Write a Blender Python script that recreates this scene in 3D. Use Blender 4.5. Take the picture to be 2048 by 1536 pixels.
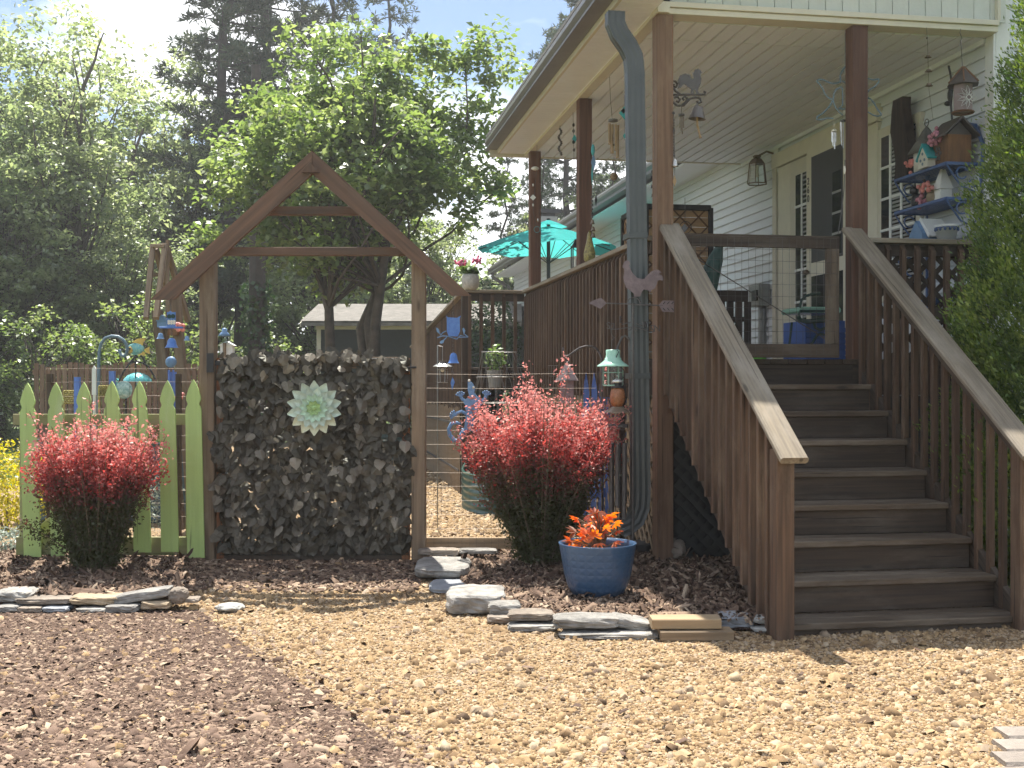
import bpy, math, random
import numpy as np
from mathutils import Vector, Matrix, Euler, noise

for _o in list(bpy.data.objects):
    bpy.data.objects.remove(_o)
scene = bpy.context.scene
COL = scene.collection
R = math.radians

# ------------------------------------------------------------------ camera
F = 2300.0            # focal length in photograph pixels
CH = 1.40             # eye height
HZ = 763.0            # row of the horizon
cam_d = bpy.data.cameras.new('camera')
cam_d.sensor_width = 36.0
cam_d.lens = 36.0 * F / 2048.0
cam_d.shift_y = -(768.0 - HZ) / 2048.0
cam_d.clip_start = 0.05
cam_d.clip_end = 3000.0
cam = bpy.data.objects.new('camera', cam_d)
cam.location = (0, 0, CH)
cam.rotation_euler = (R(90), 0, 0)
COL.objects.link(cam)
scene.camera = cam

# ------------------------------------------------------------------ world, sun, exposure
SUN_EL, SUN_AZ = R(65.0), R(-13.0)      # azimuth measured from +Y towards +X
world = bpy.data.worlds.new('World')
scene.world = world
world.use_nodes = True
wn, wl = world.node_tree.nodes, world.node_tree.links
wn.clear()
w_out = wn.new('ShaderNodeOutputWorld')
w_bg = wn.new('ShaderNodeBackground')
w_bg.inputs['Strength'].default_value = 0.069
sky = wn.new('ShaderNodeTexSky')
sky.sky_type = 'NISHITA'
sky.sun_disc = False
sky.sun_elevation = SUN_EL
sky.sun_rotation = SUN_AZ
sky.air_density = 1.0
sky.dust_density = 0.3
sky.ozone_density = 1.5
sky.altitude = 800.0
w_tc = wn.new('ShaderNodeTexCoord')
w_map = wn.new('ShaderNodeMapping')
w_map.inputs['Scale'].default_value = (1.0, 1.0, 2.4)
w_map.inputs['Location'].default_value = (2.6, 1.1, 0.7)
w_no = wn.new('ShaderNodeTexNoise')
w_no.inputs['Scale'].default_value = 3.6
w_no.inputs['Detail'].default_value = 5.0
w_no.inputs['Roughness'].default_value = 0.52
w_rp = wn.new('ShaderNodeValToRGB')
w_rp.color_ramp.elements[0].position = 0.465
w_rp.color_ramp.elements[1].position = 0.585
w_mix = wn.new('ShaderNodeMix')
w_mix.data_type = 'RGBA'
w_mix.inputs['B'].default_value = (9.4, 9.6, 10.0, 1.0)
w_cl = wn.new('ShaderNodeMix')
w_cl.data_type = 'RGBA'
w_cl.inputs['A'].default_value = (4.0, 4.5, 5.6, 1.0)
w_cl.inputs['B'].default_value = (16.0, 16.0, 16.0, 1.0)
wl.new(w_tc.outputs['Generated'], w_map.inputs['Vector'])
wl.new(w_map.outputs[0], w_no.inputs['Vector'])
wl.new(w_no.outputs['Fac'], w_rp.inputs['Fac'])
wl.new(w_no.outputs['Fac'], w_cl.inputs['Factor'])
wl.new(w_rp.outputs['Color'], w_mix.inputs['Factor'])
wl.new(sky.outputs['Color'], w_mix.inputs['A'])
wl.new(w_cl.outputs['Result'], w_mix.inputs['B'])
wl.new(w_mix.outputs['Result'], w_bg.inputs['Color'])
wl.new(w_bg.outputs[0], w_out.inputs['Surface'])

sun_d = bpy.data.lights.new('sun', 'SUN')
sun_d.energy = 5.0
sun_d.angle = R(0.53)
sun_d.color = (1.0, 0.94, 0.84)
sun = bpy.data.objects.new('sun', sun_d)
to_sun = Vector((math.sin(SUN_AZ) * math.cos(SUN_EL), math.cos(SUN_AZ) * math.cos(SUN_EL), math.sin(SUN_EL)))
sun.rotation_euler = to_sun.to_track_quat('Z', 'Y').to_euler()
sun.location = to_sun * 50
COL.objects.link(sun)

scene.view_settings.view_transform = 'Standard'
scene.view_settings.look = 'None'
scene.view_settings.exposure = 1.22
scene.view_settings.gamma = 1.0
scene.view_settings.use_curve_mapping = False
scene.render.engine = 'CYCLES'
scene.cycles.max_bounces = 5
scene.cycles.diffuse_bounces = 3
scene.cycles.glossy_bounces = 2
scene.cycles.transmission_bounces = 3
scene.cycles.transparent_max_bounces = 8
scene.cycles.use_denoising = True
scene.cycles.use_adaptive_sampling = True
scene.cycles.adaptive_threshold = 0.03
scene.cycles.caustics_reflective = False
scene.cycles.caustics_refractive = False

# ------------------------------------------------------------------ coordinates
TH = R(9.6)                       # the house stands turned by this much
CT, ST = math.cos(TH), math.sin(TH)
def at(px, py, Y):                # photograph pixel at depth Y -> world point
    return Vector(((px - 1024) / F * Y, Y, CH + (HZ - py) / F * Y))
def pg(px, py, z=0.0):            # photograph pixel on ground height z
    Y = (CH - z) * F / (py - HZ)
    return Vector(((px - 1024) / F * Y, Y, z))
def _ray(px, py):
    dx, dz = (px - 1024) / F, (HZ - py) / F
    return dx * CT + ST, -dx * ST + CT, dz
def ha(px, py, a):                # pixel on the house plane a = const
    da, db, dz = _ray(px, py)
    t = a / da
    return Vector((a, t * db, CH + t * dz))
def hb(px, py, b):                # pixel on the house plane b = const
    da, db, dz = _ray(px, py)
    t = b / db
    return Vector((t * da, b, CH + t * dz))
def h2w(v):
    return Vector((v[0] * CT - v[1] * ST, v[0] * ST + v[1] * CT, v[2]))

# ------------------------------------------------------------------ materials
def nodes(name):
    m = bpy.data.materials.new(name)
    m.use_nodes = True
    nt = m.node_tree
    nt.nodes.clear()
    out = nt.nodes.new('ShaderNodeOutputMaterial')
    return m, nt.nodes, nt.links, out
def C4(c, k=1.0):
    return (min(1, c[0] * k), min(1, c[1] * k), min(1, c[2] * k), 1.0)
def mk(name, c, rough=0.6, metal=0.0, var=0.18, scale=9.0, bump=0.15, bscale=60.0, objvar=0.08, c2=None, spec=0.5, coat=0.0):
    """painted / plain surface: two scales of noise on the colour, fine relief, a little change from piece to piece"""
    m, n, l, out = nodes(name)
    p = n.new('ShaderNodeBsdfPrincipled')
    p.inputs['Roughness'].default_value = rough
    p.inputs['Metallic'].default_value = metal
    p.inputs['Specular IOR Level'].default_value = spec
    p.inputs['Coat Weight'].default_value = coat
    tc = n.new('ShaderNodeTexCoord')
    no = n.new('ShaderNodeTexNoise'); no.inputs['Scale'].default_value = scale; no.inputs['Detail'].default_value = 6.0
    no.inputs['Roughness'].default_value = 0.65
    rp = n.new('ShaderNodeValToRGB')
    rp.color_ramp.elements[0].position = 0.32; rp.color_ramp.elements[1].position = 0.68
    rp.color_ramp.elements[0].color = C4(c2 if c2 else c, 1.0 if c2 else 1.0 - var)
    rp.color_ramp.elements[1].color = C4(c, 1.0 if c2 else 1.0 + var * 0.6)
    oi = n.new('ShaderNodeObjectInfo')
    mr = n.new('ShaderNodeMapRange')
    mr.inputs['To Min'].default_value = 1.0 - objvar; mr.inputs['To Max'].default_value = 1.0 + objvar
    hs = n.new('ShaderNodeHueSaturation')
    l.new(tc.outputs['Object'], no.inputs['Vector'])
    l.new(no.outputs['Fac'], rp.inputs['Fac'])
    l.new(oi.outputs['Random'], mr.inputs['Value'])
    l.new(mr.outputs[0], hs.inputs['Value'])
    l.new(rp.outputs['Color'], hs.inputs['Color'])
    l.new(hs.outputs['Color'], p.inputs['Base Color'])
    if bump:
        n2 = n.new('ShaderNodeTexNoise'); n2.inputs['Scale'].default_value = bscale; n2.inputs['Detail'].default_value = 4.0
        bp = n.new('ShaderNodeBump'); bp.inputs['Strength'].default_value = bump; bp.inputs['Distance'].default_value = 0.01
        l.new(tc.outputs['Object'], n2.inputs['Vector'])
        l.new(n2.outputs['Fac'], bp.inputs['Height'])
        l.new(bp.outputs[0], p.inputs['Normal'])
    l.new(p.outputs[0], out.inputs['Surface'])
    return m
def wood(name, c, c2, rough=0.75, grain=45.0, wear=None, wearpos=0.62, objvar=0.16, bump=0.4):
    """boards: grain along the board (attribute g), streaks, cracks, worn patches, each board its own tone"""
    m, n, l, out = nodes(name)
    p = n.new('ShaderNodeBsdfPrincipled')
    p.inputs['Roughness'].default_value = rough
    p.inputs['Specular IOR Level'].default_value = 0.3
    at_ = n.new('ShaderNodeAttribute'); at_.attribute_name = 'g'
    oi = n.new('ShaderNodeObjectInfo')
    mu = n.new('ShaderNodeMath'); mu.operation = 'MULTIPLY'; mu.inputs[1].default_value = 37.0
    cb = n.new('ShaderNodeCombineXYZ')
    ad = n.new('ShaderNodeVectorMath'); ad.operation = 'ADD'
    mp = n.new('ShaderNodeMapping'); mp.inputs['Scale'].default_value = (1.6, grain, grain)
    no = n.new('ShaderNodeTexNoise'); no.inputs['Scale'].default_value = 1.0; no.inputs['Detail'].default_value = 5.0
    no.inputs['Distortion'].default_value = 0.35
    rp = n.new('ShaderNodeValToRGB')
    rp.color_ramp.elements[0].position = 0.30; rp.color_ramp.elements[1].position = 0.72
    rp.color_ramp.elements[0].color = C4(c2); rp.color_ramp.elements[1].color = C4(c)
    mp2 = n.new('ShaderNodeMapping'); mp2.inputs['Scale'].default_value = (1.4, 5.0, 5.0)
    n2 = n.new('ShaderNodeTexNoise'); n2.inputs['Scale'].default_value = 1.0; n2.inputs['Detail'].default_value = 7.0
    n2.inputs['Roughness'].default_value = 0.7
    r2 = n.new('ShaderNodeValToRGB')
    r2.color_ramp.elements[0].position = wearpos - 0.12; r2.color_ramp.elements[1].position = wearpos + 0.12
    mx = n.new('ShaderNodeMix'); mx.data_type = 'RGBA'
    w = wear if wear else (c[0] * 1.35, c[1] * 1.3, c[2] * 1.25)
    mx.inputs['B'].default_value = C4(w)
    mr = n.new('ShaderNodeMapRange')
    mr.inputs['To Min'].default_value = 1.0 - objvar; mr.inputs['To Max'].default_value = 1.0 + objvar
    hs = n.new('ShaderNodeHueSaturation')
    bp = n.new('ShaderNodeBump'); bp.inputs['Strength'].default_value = bump; bp.inputs['Distance'].default_value = 0.004
    l.new(oi.outputs['Random'], mu.inputs[0])
    for i in range(3): l.new(mu.outputs[0], cb.inputs[i])
    l.new(at_.outputs['Vector'], ad.inputs[0]); l.new(cb.outputs[0], ad.inputs[1])
    l.new(ad.outputs[0], mp.inputs['Vector']); l.new(mp.outputs[0], no.inputs['Vector'])
    l.new(ad.outputs[0], mp2.inputs['Vector']); l.new(mp2.outputs[0], n2.inputs['Vector'])
    l.new(no.outputs['Fac'], rp.inputs['Fac']); l.new(n2.outputs['Fac'], r2.inputs['Fac'])
    l.new(r2.outputs['Color'], mx.inputs['Factor']); l.new(rp.outputs['Color'], mx.inputs['A'])
    # checks (long thin splits) and knots
    mp3 = n.new('ShaderNodeMapping'); mp3.inputs['Scale'].default_value = (1.1, grain * 1.1, grain * 1.1)
    n3 = n.new('ShaderNodeTexNoise'); n3.inputs['Scale'].default_value = 1.0; n3.inputs['Detail'].default_value = 2.0
    r3 = n.new('ShaderNodeValToRGB'); r3.color_ramp.elements[0].position = 0.66; r3.color_ramp.elements[1].position = 0.70
    mp4 = n.new('ShaderNodeMapping'); mp4.inputs['Scale'].default_value = (1.7, 6.5, 6.5)
    vk = n.new('ShaderNodeTexVoronoi'); vk.inputs['Scale'].default_value = 1.0
    r4 = n.new('ShaderNodeValToRGB'); r4.color_ramp.elements[0].position = 0.045; r4.color_ramp.elements[1].position = 0.10
    r4.color_ramp.elements[0].color = (1, 1, 1, 1); r4.color_ramp.elements[1].color = (0, 0, 0, 1)
    mxk = n.new('ShaderNodeMath'); mxk.operation = 'MAXIMUM'
    sc_ = n.new('ShaderNodeMath'); sc_.operation = 'MULTIPLY'; sc_.inputs[1].default_value = 0.75
    m3 = n.new('ShaderNodeMix'); m3.data_type = 'RGBA'; m3.inputs['B'].default_value = C4(c2, 0.35)
    l.new(ad.outputs[0], mp3.inputs['Vector']); l.new(mp3.outputs[0], n3.inputs['Vector']); l.new(n3.outputs['Fac'], r3.inputs['Fac'])
    l.new(ad.outputs[0], mp4.inputs['Vector']); l.new(mp4.outputs[0], vk.inputs['Vector']); l.new(vk.outputs['Distance'], r4.inputs['Fac'])
    l.new(r3.outputs['Color'], mxk.inputs[0]); l.new(r4.outputs['Color'], mxk.inputs[1]); l.new(mxk.outputs[0], sc_.inputs[0])
    l.new(sc_.outputs[0], m3.inputs['Factor']); l.new(mx.outputs['Result'], m3.inputs['A'])
    l.new(oi.outputs['Random'], mr.inputs['Value']); l.new(mr.outputs[0], hs.inputs['Value'])
    l.new(m3.outputs['Result'], hs.inputs['Color']); l.new(hs.outputs['Color'], p.inputs['Base Color'])
    l.new(no.outputs['Fac'], bp.inputs['Height']); l.new(bp.outputs[0], p.inputs['Normal'])
    l.new(p.outputs[0], out.inputs['Surface'])
    return m
def leaf(name, cols, trans=0.45, gloss=0.06, rough=0.45, objvar=0.1):
    """leaves: colour by the leaf's own number (attribute rnd), light passes through"""
    m, n, l, out = nodes(name)
    a = n.new('ShaderNodeAttribute'); a.attribute_name = 'rnd'
    rp = n.new('ShaderNodeValToRGB')
    els = rp.color_ramp.elements
    while len(els) < len(cols): els.new(0.5)
    for i, c in enumerate(cols):
        els[i].position = i / (len(cols) - 1); els[i].color = C4(c)
    oi = n.new('ShaderNodeObjectInfo')
    mr = n.new('ShaderNodeMapRange'); mr.inputs['To Min'].default_value = 1 - objvar; mr.inputs['To Max'].default_value = 1 + objvar
    hs = n.new('ShaderNodeHueSaturation')
    d = n.new('ShaderNodeBsdfDiffuse'); t = n.new('ShaderNodeBsdfTranslucent'); g = n.new('ShaderNodeBsdfGlossy')
    g.inputs['Roughness'].default_value = rough
    g.inputs['Color'].default_value = (0.9, 0.95, 0.9, 1)
    m1 = n.new('ShaderNodeMixShader'); m1.inputs[0].default_value = trans
    m2 = n.new('ShaderNodeMixShader'); m2.inputs[0].default_value = gloss
    br = n.new('ShaderNodeHueSaturation'); br.inputs['Value'].default_value = 1.5; br.inputs['Saturation'].default_value = 1.1
    l.new(a.outputs['Fac'], rp.inputs['Fac'])
    l.new(oi.outputs['Random'], mr.inputs['Value']); l.new(mr.outputs[0], hs.inputs['Value'])
    l.new(rp.outputs['Color'], hs.inputs['Color'])
    l.new(hs.outputs['Color'], d.inputs['Color']); l.new(hs.outputs['Color'], br.inputs['Color'])
    l.new(br.outputs['Color'], t.inputs['Color'])
    l.new(d.outputs[0], m1.inputs[1]); l.new(t.outputs[0], m1.inputs[2])
    l.new(m1.outputs[0], m2.inputs[1]); l.new(g.outputs[0], m2.inputs[2])
    l.new(m2.outputs[0], out.inputs['Surface'])
    return m
def chipmat(name, cols, rough=0.85):
    """loose stones and bark: colour by the piece's own number"""
    m, n, l, out = nodes(name)
    p = n.new('ShaderNodeBsdfPrincipled'); p.inputs['Roughness'].default_value = rough
    p.inputs['Specular IOR Level'].default_value = 0.25
    a = n.new('ShaderNodeAttribute'); a.attribute_name = 'rnd'
    rp = n.new('ShaderNodeValToRGB'); els = rp.color_ramp.elements
    while len(els) < len(cols): els.new(0.5)
    for i, c in enumerate(cols):
        els[i].position = i / (len(cols) - 1); els[i].color = C4(c)
    tc = n.new('ShaderNodeTexCoord')
    no = n.new('ShaderNodeTexNoise'); no.inputs['Scale'].default_value = 70.0; no.inputs['Detail'].default_value = 3.0
    mr = n.new('ShaderNodeMapRange'); mr.inputs['To Min'].default_value = 0.72; mr.inputs['To Max'].default_value = 1.25
    hs = n.new('ShaderNodeHueSaturation')
    l.new(a.outputs['Fac'], rp.inputs['Fac']); l.new(tc.outputs['Object'], no.inputs['Vector'])
    l.new(no.outputs['Fac'], mr.inputs['Value']); l.new(mr.outputs[0], hs.inputs['Value'])
    l.new(rp.outputs['Color'], hs.inputs['Color']); l.new(hs.outputs['Color'], p.inputs['Base Color'])
    l.new(p.outputs[0], out.inputs['Surface'])
    return m
def glassmat(name, c=(0.03, 0.035, 0.04), rough=0.05):
    m, n, l, out = nodes(name)
    p = n.new('ShaderNodeBsdfPrincipled')
    p.inputs['Base Color'].default_value = C4(c); p.inputs['Roughness'].default_value = rough
    p.inputs['Specular IOR Level'].default_value = 0.6
    l.new(p.outputs[0], out.inputs['Surface'])
    return m
def clearglass(name, c=(0.9, 0.95, 0.95), rough=0.03):
    m, n, l, out = nodes(name)
    t = n.new('ShaderNodeBsdfTransparent'); t.inputs['Color'].default_value = C4(c)
    g = n.new('ShaderNodeBsdfGlossy'); g.inputs['Roughness'].default_value = rough
    x = n.new('ShaderNodeMixShader'); fr = n.new('ShaderNodeFresnel'); fr.inputs['IOR'].default_value = 1.5
    l.new(fr.outputs[0], x.inputs[0]); l.new(t.outputs[0], x.inputs[1]); l.new(g.outputs[0], x.inputs[2])
    l.new(x.outputs[0], out.inputs['Surface'])
    return m
def clothmat(name, c, trans=0.4):
    m, n, l, out = nodes(name)
    d = n.new('ShaderNodeBsdfDiffuse'); t = n.new('ShaderNodeBsdfTranslucent')
    tc = n.new('ShaderNodeTexCoord'); no = n.new('ShaderNodeTexNoise'); no.inputs['Scale'].default_value = 6
    rp = n.new('ShaderNodeValToRGB'); rp.color_ramp.elements[0].color = C4(c, 0.88); rp.color_ramp.elements[1].color = C4(c, 1.1)
    x = n.new('ShaderNodeMixShader'); x.inputs[0].default_value = trans
    l.new(tc.outputs['Object'], no.inputs['Vector']); l.new(no.outputs['Fac'], rp.inputs['Fac'])
    l.new(rp.outputs['Color'], d.inputs['Color']); l.new(rp.outputs['Color'], t.inputs['Color'])
    l.new(d.outputs[0], x.inputs[1]); l.new(t.outputs[0], x.inputs[2]); l.new(x.outputs[0], out.inputs['Surface'])
    return m

M = {}
M['stair'] = wood('dark brown deck stain', (0.085, 0.060, 0.041), (0.042, 0.031, 0.024), wear=(0.115, 0.095, 0.075), wearpos=0.60)
M['tread'] = wood('worn brown stair tread', (0.125, 0.092, 0.062), (0.062, 0.046, 0.034), wear=(0.185, 0.152, 0.115), wearpos=0.55)
M['baluster'] = wood('reddish brown baluster stain', (0.135, 0.082, 0.052), (0.058, 0.037, 0.025), wear=(0.175, 0.124, 0.084), wearpos=0.62, objvar=0.22)
M['cap'] = wood('weathered grey handrail', (0.29, 0.24, 0.172), (0.16, 0.132, 0.10), wear=(0.33, 0.29, 0.235), wearpos=0.58, grain=60)
M['post'] = wood('stained porch post', (0.165, 0.085, 0.056), (0.085, 0.045, 0.032), wear=(0.19, 0.11, 0.075), wearpos=0.66, grain=35)
M['postlight'] = wood('sun bleached porch post', (0.25, 0.155, 0.098), (0.14, 0.084, 0.055), wear=(0.28, 0.19, 0.125), grain=35)
M['arbor'] = wood('brown stained arbor board', (0.185, 0.105, 0.068), (0.085, 0.056, 0.042), wear=(0.09, 0.07, 0.055), wearpos=0.6, grain=30)
M['weathered'] = wood('weathered grey brown post', (0.265, 0.195, 0.128), (0.13, 0.095, 0.066), wear=(0.30, 0.25, 0.19), grain=30)
M['cedar'] = wood('orange cedar gate frame', (0.30, 0.135, 0.06), (0.16, 0.072, 0.038), grain=40)
M['fencewood'] = wood('brown slat fence', (0.24, 0.135, 0.085), (0.12, 0.07, 0.045), wear=(0.27, 0.19, 0.13), objvar=0.25)
M['driftwood'] = wood('dark driftwood', (0.055, 0.036, 0.026), (0.022, 0.016, 0.013), grain=25, bump=0.9)
M['lattice'] = wood('lattice slat', (0.33, 0.245, 0.155), (0.19, 0.14, 0.09), objvar=0.2)
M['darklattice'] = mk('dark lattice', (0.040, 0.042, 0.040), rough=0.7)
M['picket'] = wood('light green painted picket', (0.41, 0.55, 0.195), (0.345, 0.47, 0.165), wear=(0.46, 0.56, 0.30), wearpos=0.66, objvar=0.07, grain=28, rough=0.55, bump=0.25)
M['picketrail'] = wood('mossy green rail', (0.30, 0.385, 0.13), (0.17, 0.19, 0.075), wear=(0.30, 0.27, 0.15), wearpos=0.5, grain=24)
M['trim'] = mk('cream painted trim', (0.62, 0.58, 0.47), rough=0.5, var=0.06, bump=0.03)
M['white'] = mk('white painted trim', (0.74, 0.75, 0.72), rough=0.45, var=0.05, bump=0.03)
M['siding'] = mk('pale grey vinyl siding', (0.68, 0.71, 0.74), rough=0.45, var=0.05, scale=3, bump=0.12, bscale=35, objvar=0.03)
M['ceiling'] = mk('off white vinyl ceiling', (0.82, 0.85, 0.92), rough=0.4, var=0.05, scale=2, bump=0.03, objvar=0.03)
M['gable'] = mk('grey green gable board', (0.60, 0.62, 0.57), rough=0.5, var=0.06, objvar=0.04)
M['gutter'] = mk('grey brown gutter', (0.155, 0.150, 0.150), rough=0.35, var=0.12, scale=4, bump=0.04, spec=0.5)
M['downspout'] = mk('slate grey downspout', (0.066, 0.076, 0.077), rough=0.42, var=0.12, scale=6, bump=0.05)
M['shingle'] = mk('grey roof shingle', (0.22, 0.21, 0.20), rough=0.9, var=0.35, scale=25, bump=0.6, bscale=90)
M['black'] = mk('black iron', (0.022, 0.022, 0.024), rough=0.5, bump=0.1)
M['iron'] = mk('grey brown iron', (0.10, 0.092, 0.088), rough=0.5, metal=0.2, var=0.25, scale=25)
M['rust'] = mk('rusted vane plate', (0.19, 0.145, 0.150), rough=0.62, metal=0.15, var=0.25, scale=18, bump=0.25)
M['steel'] = mk('galvanised wire', (0.42, 0.42, 0.41), rough=0.35, metal=0.8, var=0.2)
M['wire'] = mk('rusty welded wire', (0.15, 0.12, 0.09), rough=0.5, metal=0.4, var=0.3, scale=30)
M['blue'] = mk('cobalt blue metal', (0.05, 0.135, 0.42), rough=0.45, var=0.3, scale=22, c2=(0.10, 0.22, 0.50))
M['bluewood'] = wood('blue painted board', (0.13, 0.22, 0.55), (0.09, 0.16, 0.42), grain=25)
M['paleblue'] = mk('pale blue metal', (0.14, 0.26, 0.44), rough=0.45, var=0.2)
M['greyblue'] = mk('grey blue iron', (0.13, 0.20, 0.25), rough=0.45, var=0.2)
M['shelfblue'] = mk('blue shelf iron', (0.06, 0.115, 0.27), rough=0.5, var=0.2)
M['mint'] = mk('mint enamel', (0.33, 0.58, 0.45), rough=0.22, var=0.08, scale=15, bump=0.03, coat=0.4)
M['amber'] = mk('amber crackle glass', (0.34, 0.13, 0.045), rough=0.25, var=0.45, scale=60, bump=0.5, bscale=150, spec=0.7)
M['silver'] = mk('bright metal cap', (0.62, 0.62, 0.58), rough=0.25, metal=0.7, var=0.15)
M['bronze'] = mk('aged bronze', (0.20, 0.155, 0.11), rough=0.45, metal=0.5, var=0.25)
M['bell'] = mk('grey cast bell', (0.17, 0.155, 0.15), rough=0.5, metal=0.3, var=0.2)
M['bamboo'] = wood('bamboo tube', (0.36, 0.26, 0.15), (0.20, 0.14, 0.08), grain=30)
M['teal'] = mk('turquoise paint', (0.05, 0.36, 0.38), rough=0.45, var=0.2)
M['aqua'] = mk('aqua crackle glass', (0.12, 0.50, 0.52), rough=0.15, var=0.4, scale=70, bump=0.35, bscale=120, coat=0.5)
M['gold'] = mk('gold fin', (0.52, 0.36, 0.10), rough=0.35, metal=0.5, var=0.2)
M['pink'] = mk('pink bloom', (0.72, 0.15, 0.28), rough=0.6, var=0.3, scale=30)
M['coral'] = mk('coral bloom', (0.72, 0.26, 0.22), rough=0.6, var=0.3, scale=30)
M['concretepot'] = mk('speckled cement pot', (0.44, 0.42, 0.38), rough=0.85, var=0.3, scale=30, bump=0.3)
M['soil'] = mk('potting soil', (0.045, 0.03, 0.02), rough=0.95, var=0.5, scale=50, bump=0.8)
M['stone'] = mk('pale grey limestone', (0.265, 0.255, 0.235), rough=0.9, var=0.5, scale=9, bump=0.7, bscale=28, objvar=0.15)
M['stonetan'] = mk('tan sandstone', (0.36, 0.28, 0.185), rough=0.85, var=0.35, scale=8, bump=0.7, bscale=30, objvar=0.12)
M['stonebrown'] = mk('brown fieldstone', (0.25, 0.21, 0.17), rough=0.9, var=0.4, scale=10, bump=0.8, bscale=34, objvar=0.12)
M['stoneblue'] = mk('blue grey slate', (0.28, 0.30, 0.325), rough=0.75, var=0.25, scale=7, bump=0.5, bscale=25, objvar=0.1)
M['stonewhite'] = mk('white quartz rock', (0.38, 0.38, 0.355), rough=0.75, var=0.22, scale=9, bump=0.5, bscale=30)
M['cutwood'] = wood('raw cut timber', (0.33, 0.245, 0.15), (0.25, 0.18, 0.105), wear=(0.29, 0.225, 0.145), grain=30)
M['bedgreen'] = mk('dark green corrugated steel', (0.028, 0.085, 0.068), rough=0.35, var=0.15, spec=0.6)
M['bedblue'] = mk('slate blue corrugated steel', (0.05, 0.095, 0.125), rough=0.35, var=0.15, spec=0.6)
M['reed'] = wood('dry reed', (0.34, 0.26, 0.17), (0.17, 0.125, 0.08), grain=30)
M['screen'] = mk('dark door screen', (0.050, 0.050, 0.052), rough=0.6, var=0.1)
M['pane'] = glassmat('dark window glass', (0.022, 0.026, 0.030))
M['blind'] = mk('window blind', (0.30, 0.30, 0.29), rough=0.6, var=0.05)
M['greypanel'] = mk('grey meter box', (0.26, 0.27, 0.26), rough=0.5, var=0.1)
M['greenplastic'] = mk('green plastic', (0.16, 0.52, 0.07), rough=0.35, var=0.08)
M['bluebox'] = mk('blue box', (0.05, 0.12, 0.38), rough=0.5, var=0.15)
M['panelwood'] = wood('honey privacy panel', (0.48, 0.31, 0.17), (0.36, 0.22, 0.12), grain=22, objvar=0.08)
M['clothgreen'] = mk('dark green canvas', (0.018, 0.055, 0.045), rough=0.8, var=0.4, scale=16, bump=0.5, bscale=20)
M['canvas'] = clothmat('turquoise canvas', (0.09, 0.52, 0.50), 0.5)
M['cream'] = mk('cream enamel', (0.68, 0.66, 0.56), rough=0.5, var=0.1)
M['birdbrown'] = wood('rust brown birdhouse', (0.20, 0.105, 0.05), (0.11, 0.06, 0.035), grain=25)
M['darkroof'] = mk('dark metal roof', (0.075, 0.062, 0.052), rough=0.55, var=0.25)
M['greyroof'] = mk('grey cone roof', (0.13, 0.125, 0.11), rough=0.6, var=0.2)
M['lavender'] = mk('grey lavender wood', (0.26, 0.205, 0.20), rough=0.7, var=0.25)
M['shedwall'] = mk('dark green shed siding', (0.020, 0.027, 0.025), rough=0.75, var=0.2)
M['shedroof'] = mk('tan grey shingles', (0.165, 0.155, 0.14), rough=0.9, var=0.35, scale=6, bump=0.4)
M['bark'] = mk('tree bark', (0.085, 0.068, 0.052), rough=0.9, var=0.45, scale=7, bump=0.9, bscale=22)
M['barkdark'] = mk('dark pine bark', (0.055, 0.045, 0.040), rough=0.9, var=0.4, scale=5, bump=0.9, bscale=16)
M['stem'] = mk('barberry stem', (0.16, 0.12, 0.07), rough=0.8, var=0.3, scale=30)
M['glass'] = clearglass('clear lamp glass')
M['netting'] = mk('black plastic netting', (0.025, 0.028, 0.025), rough=0.6)
M['bulb'] = mk('frosted bulb', (0.75, 0.72, 0.62), rough=0.3, var=0.05)
M['paver'] = mk('tan concrete paver', (0.25, 0.215, 0.185), rough=0.9, var=0.22, scale=14, bump=0.5, bscale=80, objvar=0.12)

# ------------------------------------------------------------------ builders
rng = np.random.default_rng(7)
RND = random.Random(11)
ORG = {}                               # object -> (authoring origin)
def V(*a): return Vector(a)
def tag(o, label=None, cat=None, group=None, kind=None):
    if label: o['label'] = label
    if cat: o['category'] = cat
    if group: o['group'] = group
    if kind: o['kind'] = kind
    return o
def thing(name, label, cat, loc, frame='W', group=None):
    """an Empty at the thing's base; its parts are authored in world (W) or house (H) coordinates"""
    o = bpy.data.objects.new(name, None)
    o.empty_display_size = 0.1
    COL.objects.link(o)
    loc = Vector(loc)
    if frame == 'H':
        o.location = h2w(loc); o.rotation_euler = (0, 0, TH)
    else:
        o.location = loc
    ORG[o] = loc
    return tag(o, label, cat, group)
def org(o):
    while o.parent: o = o.parent
    return ORG[o]
def set_attr(me, name, kind, arr):
    a = me.attributes.new(name, kind, 'POINT')
    a.data.foreach_set('vector' if kind == 'FLOAT_VECTOR' else 'value', np.asarray(arr, dtype=np.float32).ravel())

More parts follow.
